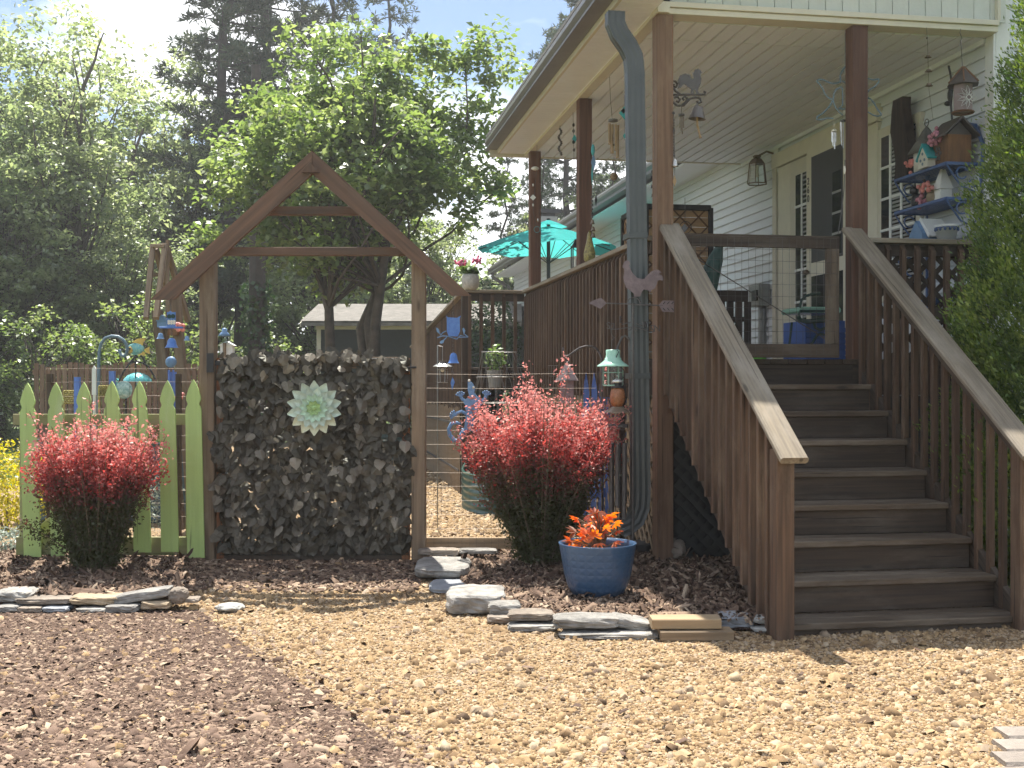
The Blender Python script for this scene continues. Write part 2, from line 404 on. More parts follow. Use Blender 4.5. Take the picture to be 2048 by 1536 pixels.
class MB:
    def __init__(s): s.v, s.f, s.g = [], [], []
    def add(s, vs, fs, gs=None):
        o = len(s.v)
        s.v += [tuple(v) for v in vs]
        s.f += [tuple(i + o for i in f) for f in fs]
        s.g += gs if gs else [tuple(v) for v in vs]
        return s
    def bar(s, p0, p1, w, h, up=(0, 0, 1), c=0.004):
        """a timber from p0 to p1, w wide, h along up, edges eased by c"""
        p0, p1 = Vector(p0), Vector(p1)
        d = p1 - p0; L = d.length; d.normalize()
        up = Vector(up)
        x = d.cross(up)
        if x.length < 1e-5: x = d.cross(Vector((1, 0, 0)) if abs(d.x) < .9 else Vector((0, 1, 0)))
        x.normalize(); y = x.cross(d)
        w, h = w / 2, h / 2
        c = min(c, w * .6, h * .6)
        if c > 0:
            pr = [(-w + c, -h), (w - c, -h), (w, -h + c), (w, h - c), (w - c, h), (-w + c, h), (-w, h - c), (-w, -h + c)]
        else:
            pr = [(-w, -h), (w, -h), (w, h), (-w, h)]
        k = len(pr); vs, gs = [], []
        r0 = RND.random() * 50
        for q, l_ in ((p0, 0.0), (p1, L)):
            for (i, j) in pr:
                vs.append(q + x * i + y * j); gs.append((l_ + r0, i + r0, j))
        fs = [(i, (i + 1) % k, k + (i + 1) % k, k + i) for i in range(k)]
        fs += [tuple(range(k - 1, -1, -1)), tuple(range(k, 2 * k))]
        return s.add(vs, fs, gs)
    def box(s, a0, a1, c=0.003):
        """axis aligned box between two corners, grain along its longest side"""
        a0, a1 = Vector(a0), Vector(a1)
        lo = Vector([min(a0[i], a1[i]) for i in range(3)]); hi = Vector([max(a0[i], a1[i]) for i in range(3)])
        m, d = (lo + hi) / 2, hi - lo
        i = max(range(3), key=lambda k: d[k])
        e = Vector((0, 0, 0)); e[i] = d[i] / 2
        if i == 2: return s.bar(m - e, m + e, d[0], d[1], (0, 1, 0), c)
        if i == 0: return s.bar(m - e, m + e, d[1], d[2], (0, 0, 1), c)
        return s.bar(m - e, m + e, d[0], d[2], (0, 0, 1), c)
    def sweep(s, pts, prof, up=None, scale=None, cap=True):
        pts = [Vector(p) for p in pts]
        n = len(pts); k = len(prof); vs, gs = [], []
        T = []
        for i in range(n):
            t = pts[min(i + 1, n - 1)] - pts[max(i - 1, 0)]
            T.append(t.normalized() if t.length > 1e-9 else Vector((0, 0, 1)))
        if up is None:
            up = Vector((0, 0, 1)) if abs(T[0].z) < .9 else Vector((0, 1, 0))
        x = T[0].cross(Vector(up)).normalized()
        L = 0.0
        for i in range(n):
            if i: L += (pts[i] - pts[i - 1]).length
            x = (x - T[i] * x.dot(T[i]))
            x = x.normalized() if x.length > 1e-6 else T[i].orthogonal().normalized()
            y = x.cross(T[i])
            sc = scale[i] if scale is not None else 1.0
            for (a, b) in prof:
                vs.append(pts[i] + x * a * sc + y * b * sc); gs.append((L, a * sc, b * sc))
        fs = []
        for i in range(n - 1):
            for j in range(k):
                j2 = (j + 1) % k
                fs.append((i * k + j, i * k + j2, (i + 1) * k + j2, (i + 1) * k + j))
        if cap:
            fs.append(tuple(range(k - 1, -1, -1))); fs.append(tuple(range((n - 1) * k, n * k)))
        return s.add(vs, fs, gs)
    def tube(s, pts, r, n=6):
        prof = [(math.cos(2 * math.pi * i / n), math.sin(2 * math.pi * i / n)) for i in range(n)]
        if isinstance(r, (int, float)): r = [r] * len(pts)
        return s.sweep(pts, prof, scale=r)
    def lathe(s, prof, c=(0, 0, 0), n=20, Rm=None, cap=True):
        c = Vector(c); vs, fs = [], []
        k = len(prof)
        for i in range(n):
            a = 2 * math.pi * i / n
            for (r, z) in prof:
                p = Vector((r * math.cos(a), r * math.sin(a), z))
                vs.append(c + (Rm @ p if Rm else p))
        for i in range(n):
            i2 = (i + 1) % n
            for j in range(k - 1):
                fs.append((i * k + j, i2 * k + j, i2 * k + j + 1, i * k + j + 1))
        if cap:
            if prof[0][0] > 1e-4: fs.append(tuple(i * k for i in range(n - 1, -1, -1)))
            if prof[-1][0] > 1e-4: fs.append(tuple(i * k + k - 1 for i in range(n)))
        return s.add(vs, fs)
    def prism(s, poly, o, x, y, t):
        """outline poly (u,v) laid on origin o with axes x, y, thickness t along x cross y"""
        o, x, y = Vector(o), Vector(x), Vector(y)
        nz = x.cross(y).normalized() * t
        k = len(poly)
        area = sum(poly[i][0] * poly[(i + 1) % k][1] - poly[(i + 1) % k][0] * poly[i][1] for i in range(k))
        if area < 0: poly = poly[::-1]
        r0 = RND.random() * 50
        vs = [o + x * u + y * v for u, v in poly] + [o + x * u + y * v + nz for u, v in poly]
        gs = [(v + r0, u, 0) for u, v in poly] + [(v + r0, u, t) for u, v in poly]
        fs = [tuple(range(k - 1, -1, -1)), tuple(range(k, 2 * k))]
        fs += [(i, (i + 1) % k, k + (i + 1) % k, k + i) for i in range(k)]
        return s.add(vs, fs, gs)
    def ball(s, c, r, n=10, m=6):
        if isinstance(r, (int, float)): r = (r, r, r)
        c = Vector(c); vs = [c - Vector((0, 0, r[2]))]
        for j in range(1, m):
            ph = -math.pi / 2 + math.pi * j / m
            for i in range(n):
                th = 2 * math.pi * i / n
                vs.append(c + Vector((r[0] * math.cos(ph) * math.cos(th), r[1] * math.cos(ph) * math.sin(th), r[2] * math.sin(ph))))
        vs.append(c + Vector((0, 0, r[2])))
        fs = [(0, 1 + (i + 1) % n, 1 + i) for i in range(n)]
        for j in range(m - 2):
            for i in range(n):
                a, b = 1 + j * n + i, 1 + j * n + (i + 1) % n
                fs.append((a, b, b + n, a + n))
        e = len(vs) - 1
        fs += [(e, 1 + (m - 2) * n + i, 1 + (m - 2) * n + (i + 1) % n) for i in range(n)]
        return s.add(vs, fs)
    def torus(s, c, r, t, x=(1, 0, 0), y=(0, 0, 1), n=16, k=5, a0=0.0, a1=2 * math.pi):
        x, y, c = Vector(x), Vector(y), Vector(c)
        return s.tube([c + x * r * math.cos(a0 + (a1 - a0) * i / n) + y * r * math.sin(a0 + (a1 - a0) * i / n) for i in range(n + 1)], t, k)
    def mesh(s, name, off=(0, 0, 0), smooth=False):
        me = bpy.data.meshes.new(name)
        ox, oy, oz = off
        me.from_pydata([(v[0] - ox, v[1] - oy, v[2] - oz) for v in s.v], [], s.f)
        set_attr(me, 'g', 'FLOAT_VECTOR', s.g)
        if smooth:
            me.polygons.foreach_set('use_smooth', [True] * len(me.polygons))
        me.update()
        return me
    def build(s, name, mat, parent, smooth=False, kind=None, label=None):
        me = s.mesh(name, org(parent), smooth)
        me.materials.append(M[mat] if isinstance(mat, str) else mat)
        o = bpy.data.objects.new(name, me)
        COL.objects.link(o); o.parent = parent
        return tag(o, label=label, kind=kind)
def single(name, label, cat, mb, mat, loc, frame='W', group=None, smooth=False):
    """a thing that is one mesh"""
    loc = Vector(loc)
    me = mb.mesh(name, loc, smooth)
    me.materials.append(M[mat] if isinstance(mat, str) else mat)
    o = bpy.data.objects.new(name, me); COL.objects.link(o)
    if frame == 'H':
        o.location = h2w(loc); o.rotation_euler = (0, 0, TH)
    else:
        o.location = loc
    ORG[o] = loc
    return tag(o, label, cat, group)
def struct(name, mb, mat, smooth=False):
    me = mb.mesh(name, (0, 0, 0), smooth)
    me.materials.append(M[mat] if isinstance(mat, str) else mat)
    o = bpy.data.objects.new(name, me); COL.objects.link(o)
    ORG[o] = Vector((0, 0, 0))
    o['kind'] = 'structure'
    return o
def piece(name, me, parent, loc, rot=(0, 0, 0), sc=(1, 1, 1)):
    """one of many alike pieces sharing mesh data"""
    o = bpy.data.objects.new(name, me)
    COL.objects.link(o); o.parent = parent
    o.location = Vector(loc) - org(parent); o.rotation_euler = rot; o.scale = sc
    return o
def raw_mesh(name, verts, k, mat, rnd=None, smooth=False):
    """numpy mesh of equal k-gons, verts (N*k, 3)"""
    n = len(verts) // k
    me = bpy.data.meshes.new(name)
    me.vertices.add(n * k); me.loops.add(n * k); me.polygons.add(n)
    me.vertices.foreach_set('co', np.asarray(verts, dtype=np.float32).ravel())
    me.loops.foreach_set('vertex_index', np.arange(n * k, dtype=np.int32))
    me.polygons.foreach_set('loop_start', np.arange(0, n * k, k, dtype=np.int32))
    me.polygons.foreach_set('loop_total', np.full(n, k, dtype=np.int32))
    if rnd is not None: set_attr(me, 'rnd', 'FLOAT', np.repeat(rnd, k))
    me.materials.append(M[mat] if isinstance(mat, str) else mat)
    me.update(calc_edges=True)
    return me
def indexed_mesh(name, verts, faces, k, mat, rnd=None):
    me = bpy.data.meshes.new(name)
    nf = len(faces)
    me.vertices.add(len(verts)); me.loops.add(nf * k); me.polygons.add(nf)
    me.vertices.foreach_set('co', np.asarray(verts, dtype=np.float32).ravel())
    me.loops.foreach_set('vertex_index', np.asarray(faces, dtype=np.int32).ravel())
    me.polygons.foreach_set('loop_start', np.arange(0, nf * k, k, dtype=np.int32))
    me.polygons.foreach_set('loop_total', np.full(nf, k, dtype=np.int32))
    if rnd is not None: set_attr(me, 'rnd', 'FLOAT', rnd)
    me.materials.append(M[mat] if isinstance(mat, str) else mat)
    me.update(calc_edges=True)
    return me
def link(name, me, parent=None, kind=None, loc=None):
    o = bpy.data.objects.new(name, me); COL.objects.link(o)
    if parent: o.parent = parent
    if loc is not None: o.location = loc
    if kind: o['kind'] = kind
    return o
def unit(v):
    return v / np.maximum(np.linalg.norm(v, axis=1, keepdims=True), 1e-9)
def leaves(pos, nrm, size, asp=0.6, fold=0.25, g=rng):
    """rhombic leaves at pos, facing nrm, size per leaf -> verts (N*4,3)"""
    n = len(pos)
    nrm = unit(nrm)
    t = unit(np.cross(nrm, unit(g.normal(size=(n, 3)))))
    b = np.cross(nrm, t)
    L = np.asarray(size).reshape(-1, 1) * np.ones((n, 1))
    p0 = pos - t * L * .5
    p2 = pos + t * L * .5 - nrm * L * fold * .6
    p1 = pos + b * L * asp * .5 + nrm * L * fold * .3
    p3 = pos - b * L * asp * .5 + nrm * L * fold * .3
    return np.stack([p0, p1, p2, p3], axis=1).reshape(-1, 3)
def grow(name, trunk, crown_me, label, cat, loc, rz=0.0, sc=(1, 1, 1), group=None, trunkmat='bark', crown='crown', trunkname='trunk'):
    """a tree or shrub: an Empty with its trunk and its crown"""
    o = bpy.data.objects.new(name, None); COL.objects.link(o)
    o.location = loc; o.rotation_euler = (0, 0, rz); o.scale = sc
    ORG[o] = Vector((0, 0, 0))
    tag(o, label, cat, group)
    if trunk is not None:
        t = bpy.data.objects.new(trunkname, trunk); COL.objects.link(t); t.parent = o
    c = bpy.data.objects.new(crown, crown_me); COL.objects.link(c); c.parent = o
    return o
def frameXZ(px0, px1, py0, py1, Y):
    a, b = at(px0, py1, Y), at(px1, py0, Y)
    return a, b
def px_poly(pts, cx, cy, Y):      # outline given in photograph pixels -> metres about (cx, cy)
    k = Y / F
    return [((x - cx) * k, (cy - y) * k) for x, y in pts]
def text_mesh(s, size, depth, name):
    c = bpy.data.curves.new(name, 'FONT'); c.body = s; c.size = size; c.extrude = depth
    c.align_x = 'CENTER'; c.align_y = 'CENTER'
    o = bpy.data.objects.new(name, c); COL.objects.link(o)
    bpy.context.view_layer.update()
    me = bpy.data.meshes.new_from_object(o.evaluated_get(bpy.context.evaluated_depsgraph_get()))
    bpy.data.objects.remove(o); bpy.data.curves.remove(c)
    me.name = name
    return me

# ------------------------------------------------------------------ ground
def ground_mat():
    m, n, l, out = nodes('lawn and leaf litter')
    p = n.new('ShaderNodeBsdfPrincipled'); p.inputs['Roughness'].default_value = 0.95
    tc = n.new('ShaderNodeTexCoord')
    a = n.new('ShaderNodeTexNoise'); a.inputs['Scale'].default_value = 0.35; a.inputs['Detail'].default_value = 8
    b = n.new('ShaderNodeTexNoise'); b.inputs['Scale'].default_value = 14; b.inputs['Detail'].default_value = 6
    r1 = n.new('ShaderNodeValToRGB'); r1.color_ramp.elements[0].position = .52; r1.color_ramp.elements[1].position = .66
    r2 = n.new('ShaderNodeValToRGB'); r2.color_ramp.elements[0].color = (.045, .085, .018, 1); r2.color_ramp.elements[1].color = (.10, .165, .04, 1)
    r3 = n.new('ShaderNodeValToRGB'); r3.color_ramp.elements[0].color = (.05, .035, .02, 1); r3.color_ramp.elements[1].color = (.16, .11, .07, 1)
    mx = n.new('ShaderNodeMix'); mx.data_type = 'RGBA'
    for q in (a, b): l.new(tc.outputs['Object'], q.inputs['Vector'])
    l.new(a.outputs['Fac'], r1.inputs['Fac']); l.new(b.outputs['Fac'], r2.inputs['Fac']); l.new(b.outputs['Fac'], r3.inputs['Fac'])
    l.new(r1.outputs['Color'], mx.inputs['Factor']); l.new(r2.outputs['Color'], mx.inputs['A']); l.new(r3.outputs['Color'], mx.inputs['B'])
    l.new(mx.outputs['Result'], p.inputs['Base Color']); l.new(p.outputs[0], out.inputs['Surface'])
    return m
def loose_mat(name, cols, sc):
    m, n, l, out = nodes(name)
    p = n.new('ShaderNodeBsdfPrincipled'); p.inputs['Roughness'].default_value = 0.95
    p.inputs['Specular IOR Level'].default_value = 0.2
    tc = n.new('ShaderNodeTexCoord')
    v = n.new('ShaderNodeTexVoronoi'); v.inputs['Scale'].default_value = sc
    sp = n.new('ShaderNodeSeparateColor')
    rp = n.new('ShaderNodeValToRGB'); els = rp.color_ramp.elements
    while len(els) < len(cols): els.new(.5)
    for i, c in enumerate(cols):
        els[i].position = i / (len(cols) - 1); els[i].color = C4(c)
    bp = n.new('ShaderNodeBump'); bp.inputs['Strength'].default_value = 1.0; bp.inputs['Distance'].default_value = .012; bp.invert = True
    l.new(tc.outputs['Object'], v.inputs['Vector']); l.new(v.outputs['Color'], sp.inputs[0])
    l.new(sp.outputs[0], rp.inputs['Fac']); l.new(rp.outputs['Color'], p.inputs['Base Color'])
    l.new(v.outputs['Distance'], bp.inputs['Height']); l.new(bp.outputs[0], p.inputs['Normal'])
    l.new(p.outputs[0], out.inputs['Surface'])
    return m
GRAVEL = [(.068, .044, .028), (.195, .126, .067), (.300, .202, .104), (.365, .258, .142), (.43, .338, .230), (.195, .140, .100)]
MULCH = [(.035, .023, .017), (.085, .053, .038), (.15, .098, .068), (.235, .165, .115), (.42, .33, .24)]
M['ground'] = ground_mat()
M['gravelbase'] = loose_mat('tan gravel bed', GRAVEL, 80)
M['mulchbase'] = loose_mat('bark mulch bed', [(.035, .022, .018), (.09, .052, .04), (.15, .095, .07)], 110)
M['gravel'] = chipmat('tan gravel stones', GRAVEL)
M['mulch'] = chipmat('bark chips', MULCH)
M['barkfine'] = chipmat('dry brown bark chips', [(.050, .031, .023), (.115, .074, .054), (.185, .124, .090), (.27, .192, .138), (.42, .33, .235)])

b_ = MB(); S_ = 320.0
b_.add([(-S_, -60, -.02), (S_, -60, -.02), (S_, S_, -.02), (-S_, S_, -.02)], [(0, 1, 2, 3)])
struct('ground', b_, 'ground')
def sheet(name, pts, z, mat):
    b = MB()
    c = Vector((sum(p[0] for p in pts) / len(pts), sum(p[1] for p in pts) / len(pts), 0))
    n = len(pts)
    b.add([(c.x, c.y, z)] + [(p[0], p[1], z) for p in pts], [(0, 1 + i, 1 + (i + 1) % n) for i in range(n)])
    return struct(name, b, mat)
GZ = 0.08                          # the path climbs a little towards the gate
def gz(y): return GZ * float(np.clip((y - 6.9) / 1.5, 0, 1))
b_ = MB(); ys_ = (1.0, 6.9, 7.4, 7.9, 8.4, 24.0)
b_.add([(x, y, gz(y)) for y in ys_ for x in ((-5.8 if y < 8.4 else -6.2), (7.0 if y < 7 else 3.5))], [(2 * i, 2 * i + 1, 2 * i + 3, 2 * i + 2) for i in range(5)])
struct('gravel_path', b_, 'gravelbase')
P_MF = [tuple(pg(x, y)[:2]) for x, y in ((400, 1222), (452, 1262), (560, 1345), (690, 1425), (850, 1536))] + [(-0.05, 3.3), (-6, 3.0), (-6, 7.02), tuple(pg(0, 1222)[:2])]
M['barkbase'] = loose_mat('trodden bark', [(.055, .034, .026), (.115, .075, .055), (.18, .124, .09)], 120)
sheet('bark_ground', P_MF, 0.006, 'barkbase')
# raised mulch beds
BZL, BZR = 0.085, 0.07
P_LB = [(-6, 7.08), tuple(pg(0, 1215)[:2]), tuple(pg(200, 1216)[:2]), tuple(pg(345, 1212)[:2]), (-2.10, 7.25), (-2.22, 7.9), (-2.25, 8.5), (-2.25, 9.0), (-6, 9.0)]
P_RB = [tuple(pg(x, y, .03)[:2]) for x, y in ((838, 1125), (905, 1155), (948, 1195), (1010, 1226), (1110, 1242), (1300, 1252), (1460, 1252), (1550, 1254))] + \
       [tuple(h2w((2.62, 6.1, 0))[:2]), tuple(h2w((2.95, 7.0, 0))[:2]), tuple(h2w((3.1, 8.4, 0))[:2]), tuple(h2w((2.5, 9.0, 0))[:2]), (-0.55, 8.62)]
def bedz(y, zt): return max(zt, gz(y) + .03)
def bed(name, pts, zt, zb=0.0):
    b = MB(); n = len(pts)
    cx, cy = sum(p[0] for p in pts) / n, sum(p[1] for p in pts) / n
    inn = [(cx + (p[0] - cx) * .93, cy + (p[1] - cy) * .93) for p in pts]
    b.add([(cx, cy, bedz(cy, zt) + .005)] + [(p[0], p[1], bedz(p[1], zt)) for p in inn] + [(p[0], p[1], gz(p[1]) + .012) for p in pts],
          [(0, 1 + i, 1 + (i + 1) % n) for i in range(n)] + [(1 + i, 1 + n + i, 1 + n + (i + 1) % n, 1 + (i + 1) % n) for i in range(n)])
    return struct(name, b, 'mulchbase')
bed('mulch_bed', P_LB, BZL)
bed('mulch_bed', P_RB, BZR)
sheet('side_mulch', [(-14, 9.4), (-6.21, 9.4), (-6.21, 15.5), (-14, 15.5)], 0.0, 'mulchbase')

def in_poly(x, y, poly):
    r = np.zeros(len(x), bool); n = len(poly); j = n - 1
    for i in range(n):
        xi, yi = poly[i]; xj, yj = poly[j]
        c = ((yi > y) != (yj > y)) & (x < (xj - xi) * (y - yi) / (yj - yi + 1e-12) + xi)
        r ^= c; j = i
    return r
CUBE = np.array([[-1, -1, -1], [1, -1, -1], [1, 1, -1], [-1, 1, -1], [-1, -1, 1], [1, -1, 1], [1, 1, 1], [-1, 1, 1]], float)
CUBF = np.array([[4, 5, 6, 7], [0, 1, 5, 4], [1, 2, 6, 5], [2, 3, 7, 6], [3, 0, 4, 7]])
def scatter(name, x, y, z, size, asp, mat, jit=.35, tilt=.35, lift=.35):
    """loose pieces: jittered eight-cornered lumps, all one object"""
    n = len(x)
    s = size[:, None] * np.asarray(asp)[None, :] * rng.uniform(.75, 1.3, (n, 3)) * .5
    v = CUBE[None] * (1 + rng.uniform(-jit, jit, (n, 8, 3)))
    v[:, 4:, :2] *= rng.uniform(.45, .85, (n, 1, 1))
    v = v * s[:, None, :]
    yaw = rng.uniform(0, 2 * np.pi, n); tx = rng.normal(0, tilt, n); ty = rng.normal(0, tilt, n)
    cx, sx, cy, sy, cz, sz = np.cos(tx), np.sin(tx), np.cos(ty), np.sin(ty), np.cos(yaw), np.sin(yaw)
    X, Y, Z = v[..., 0], v[..., 1], v[..., 2]
    Y, Z = Y * cx[:, None] - Z * sx[:, None], Y * sx[:, None] + Z * cx[:, None]
    X, Z = X * cy[:, None] + Z * sy[:, None], -X * sy[:, None] + Z * cy[:, None]
    X, Y = X * cz[:, None] - Y * sz[:, None], X * sz[:, None] + Y * cz[:, None]
    P = np.stack([X + x[:, None], Y + y[:, None], Z + (z + s[:, 2] * lift)[:, None]], axis=-1)
    faces = (CUBF[None] + (np.arange(n) * 8)[:, None, None]).reshape(-1, 4)
    rnd = np.repeat(np.clip(rng.beta(1.6, 1.6, n), 0, 1), 8)
    me = indexed_mesh(name, P.reshape(-1, 3), faces, 4, mat, rnd)
    return link(name, me, kind='stuff')
def sample(n, x0, x1, y0, y1, near=True):
    u = rng.random(n)
    y = y0 + (y1 - y0) * (u ** 1.5 if near else u)
    x = rng.uniform(-1, 1, n) * (0.55 * y + .3) + 0.1
    k = (x > x0) & (x < x1)
    return x[k], y[k]
def nz2(x, y, s=1.0):
    return np.array([noise.noise(Vector((a * s, b * s, 3.1))) for a, b in zip(x, y)])

# gravel on the path
x, y = sample(120000, -3.2, 3.8, 3.5, 8.5)
inm, inb = in_poly(x, y, P_MF), in_poly(x, y, P_LB) | in_poly(x, y, P_RB)
k = ~inb & (~inm | (rng.random(len(x)) < .16)) & ~((x < -2.25) & (y > 7.1))
hx, hy = x * CT + y * ST, -x * ST + y * CT
k &= ~((hx > 2.44) & (hy > 6.0)) & ~((x > 1.76 + (y - 4.2) * .5) & (y < 4.66))
x, y = x[k], y[k]
patch = nz2(x, y, .9)
sz = rng.lognormal(math.log(.0102), .36, len(x)) * (1 + .75 * np.clip(patch, 0, 1)) + (rng.random(len(x)) < .025) * rng.uniform(.012, .032, len(x))
scatter('gravel', x, y, GZ * np.clip((y - 6.9) / 1.5, 0, 1), sz, (1.2, .95, .62), 'gravel')
# bark chips on the open ground at the left
x, y = sample(104000, -4.4, 1.2, 3.4, 7.6)
jx, jy = x + rng.normal(0, .14, len(x)), y + rng.normal(0, .14, len(x))
k = in_poly(jx, jy, P_MF)
x, y = x[k], y[k]
scatter('bark_chips', x, y, np.full(len(x), .006), rng.lognormal(math.log(.0115), .5, len(x)), (1.35, .66, .28), 'barkfine', tilt=.4)
# bark washed before the gate, its dark colour deepening the gate's shadow
x = rng.uniform(-2.3, -.62, 9000); y = rng.uniform(7.45, 8.4, 9000)
k = rng.random(9000) < np.clip((y - 7.35) / .5, 0, 1)
scatter('gate_shadow_bark', x[k], y[k], .012 + GZ * np.clip((y[k] - 6.9) / 1.5, 0, 1), rng.lognormal(math.log(.02), .4, k.sum()), (1.5, .6, .25), 'mulch', tilt=.35)
# shredded mulch in the two beds
for poly, bz, n in ((P_LB, BZL, 23000), (P_RB, BZR, 23000)):
    xs = [p[0] for p in poly]; ys = [p[1] for p in poly]
    x = rng.uniform(max(min(xs), -4.6), max(xs), n * 2); y = rng.uniform(min(ys), max(ys), n * 2)
    k = in_poly(x, y, poly)
    x, y = x[k][:n], y[k][:n]
    scatter('shredded_mulch', x, y, np.maximum(bz, GZ * np.clip((y - 6.9) / 1.5, 0, 1) + .03), rng.lognormal(math.log(.024), .45, len(x)), (1.8, .34, .2), 'mulch', tilt=.45, lift=.6)
# gravel on the garden floor behind the fence
x = rng.uniform(-3.0, .6, 18000); y = 8.45 + 9.5 * rng.random(18000) ** 1.4
k = (x > -2.2 + 0 * y)
scatter('garden_gravel', x[k], y[k], np.full(k.sum(), GZ), rng.lognormal(math.log(.022), .35, k.sum()), (1.2, .95, .6), 'gravel')
# fallen leaves and straw, a few
x, y = sample(150, -3.5, 3.2, 3.8, 8.6)
scatter('dry_leaf_litter', x, y, .018 + GZ * np.clip((y - 6.9) / 1.5, 0, 1), rng.uniform(.018, .038, len(x)), (1.3, .55, .06), 'barkfine', tilt=.25)

# pavers at the lower right corner
pv = MB().add([(1.60, 2.0, .004), (5, 2.0, .004), (5, 4.62, .004), (1.98, 4.62, .004), (1.70, 4.1, .004)], [(0, 1, 2, 3, 4)])
pave = struct('paver_walk', pv, 'gravelbase')
pm = MB().bar((-.145, 0, 0), (.145, 0, 0), .145, .06, c=.012).mesh('paver'); pm.materials.append(M['paver'])
for r in range(8):
    for c in range(4):
        o = piece('paver', pm, pave, (1.86 + c * .305 + (r - 4) * .07, 3.45 + r * .155, -.010 + RND.uniform(-.003, .003)), (RND.uniform(-.01, .01), RND.uniform(-.01, .01), R(1.5) + RND.uniform(-.02, .02)))

# ------------------------------------------------------------------ house
AW = 5.13
house = thing('house', 'long single storey house with pale grey lap siding behind the porch', 'house', (AW, 8.05, 0), 'H')
sp = MB().prism([(0, 0), (.030, 0), (.030, .008), (.003, .112), (0, .112)], (0, 0, 0), (-1, 0, 0), (0, 0, 1), 1.0).mesh('siding_plank'); sp.materials.append(M['siding'])
z = 1.40
while z < 4.18:
    piece('siding_plank', sp, house, (AW, 8.10, z), sc=(1, 21.8, 1)); z += .105
sp2 = MB().prism([(0, 0), (.030, 0), (.030, .008), (.003, .112), (0, .112)], (0, 0, 0), (0, -1, 0), (0, 0, 1), 1.0).mesh('siding_plank'); sp2.materials.append(M['siding'])
z = .40
while z < 5.6:
    piece('siding_plank', sp2, house, (9.0, 8.10, z), sc=(3.77, 1, 1)); z += .105
MB().box((AW + .001, 8.101, 0), (9.1, 30, 4.3)).build('wall_body', 'siding', house)
MB().box((5.115, 8.055, 0.3), (5.235, 8.10, 5.7)).box((5.095, 8.055, .3), (5.114, 8.17, 5.7)).build('corner_trim', 'white', house)
MB().box((5.0, 8.3, 0), (5.12, 30, 1.38)).build('foundation', 'greypanel', house)
rf = MB(); rf.prism([(4.62, 4.42), (10.5, 6.1), (10.5, 6.2), (4.62, 4.52)], (0, 13.5, 0), (1, 0, 0), (0, 0, 1), -17.0); rf.build('roof', 'shingle', house)
def gutter_profile(a, z, w=.12, h=.13):
    return [(a, z), (a + w, z), (a + w, z + h), (a + .012, z + h), (a, z + h - .02), (a - .004, z + h * .6), (a + .022, z + h * .35)]
MB().prism(gutter_profile(4.50, 4.26, .13, .17), (0, 13.5, 0), (1, 0, 0), (0, 0, 1), -17.0).build('gutter', 'gutter', house)
MB().box((4.64, 13.5, 4.19), (5.12, 30.4, 4.22)).build('soffit', 'ceiling', house)
cz_ = MB().box((5.62, 28.8, 4.4), (6.05, 29.3, 5.62))
ch = cz_.build('chimney', 'greypanel', house)
MB().box((5.54, 28.72, 5.70), (6.13, 29.38, 5.80)).box((5.66, 28.84, 5.62), (6.0, 29.26, 5.70)).build('chimney_cap', 'black', ch)
# rear corner downspout
c0 = ha(1022, 540, 5.05)
MB().tube([(4.56, c0.y, 4.3), (4.56, c0.y, 4.15), (4.98, c0.y, 3.9), (5.06, c0.y, 3.6), (5.06, c0.y, 1.2)], .05, 8).build('downspout', 'gutter', house)
# far windows
for x0, x1, y0, y1 in ((1082, 1096, 500, 545), (1228, 1246, 455, 520)):
    p, q = ha(x0, y0, 5.1), ha(x1, y1, 5.1)
    w = MB().box((5.06, p.y + .09, 3.55), (5.105, q.y - .09, 2.45)).build('window', 'white', house)
    MB().box((5.05, p.y, 3.47), (5.07, q.y, 2.55)).build('pane', 'pane', w)

# entry: casing, panels, sidelight, storm door, window (all on the wall plane)
def wb(px): return ha(px, 500, 5.08).y
def rect(name, mat, px0, px1, z0, z1, a0, a1, parent, c=.003):
    return MB().box((a0, wb(px0), z0), (a1, wb(px1), z1), c).build(name, mat, parent)
ztop = ha(1546, 320, 5.08).z
FL = 1.566
rect('door_casing', 'trim', 1546, 1553, FL, ztop, 5.07, 5.12, house)
rect('door_casing', 'trim', 1546, 1757, ztop - .11, ztop + .05, 5.06, 5.12, house)
rect('side_panel', 'trim', 1555, 1580, FL, ztop - .12, 5.085, 5.12, house)
rect('side_panel', 'trim', 1700, 1756, FL, ztop - .12, 5.075, 5.12, house)
zs0, zs1 = ha(1592, 669, 5.08).z, ha(1592, 352, 5.08).z
sl = rect('sidelight', 'trim', 1581, 1617, FL, ztop - .125, 5.08, 5.12, house)
rect('pane', 'pane', 1592, 1615.5, zs0, zs1, 5.074, 5.079, sl)
for i in range(1, 5):
    z = zs0 + (zs1 - zs0) * i / 5
    MB().box((5.062, wb(1592), z - .013), (5.073, wb(1615.5), z + .013)).build('muntin', 'white', sl)
MB().box((5.061, wb(1604.5), zs0), (5.0735, wb(1606.5), zs1)).build('muntin', 'white', sl)
bl = MB()
for i in range(34):
    z = zs0 + .03 + (zs1 - zs0 - .06) * i / 33
    bl.box((5.070, wb(1606.6), z - .011), (5.0738, wb(1615.2), z + .008), 0)
bl.build('blind', 'blind', sl)
zd = ha(1620, 299, 5.07).z
door = rect('storm_door', 'trim', 1618, 1699, FL, zd, 5.05, 5.09, house)
zm = ha(1640, 536, 5.05).z
rect('screen', 'screen', 1629, 1692, zm + .07, zd - .10, 5.044, 5.049, door)
rect('pane', 'pane', 1629, 1692, FL + .25, zm - .07, 5.044, 5.049, door)
rect('inner_door_glass', 'pane', 1672, 1690, zm + .1, zd - .35, 5.040, 5.0435, door)
for i in range(1, 4):
    z = zm + .1 + (zd - zm - .45) * i / 4
    MB().box((5.036, wb(1672), z - .012), (5.0395, wb(1690), z + .012)).build('muntin', 'blind', door)
kh = ha(1616, 543, 5.0)
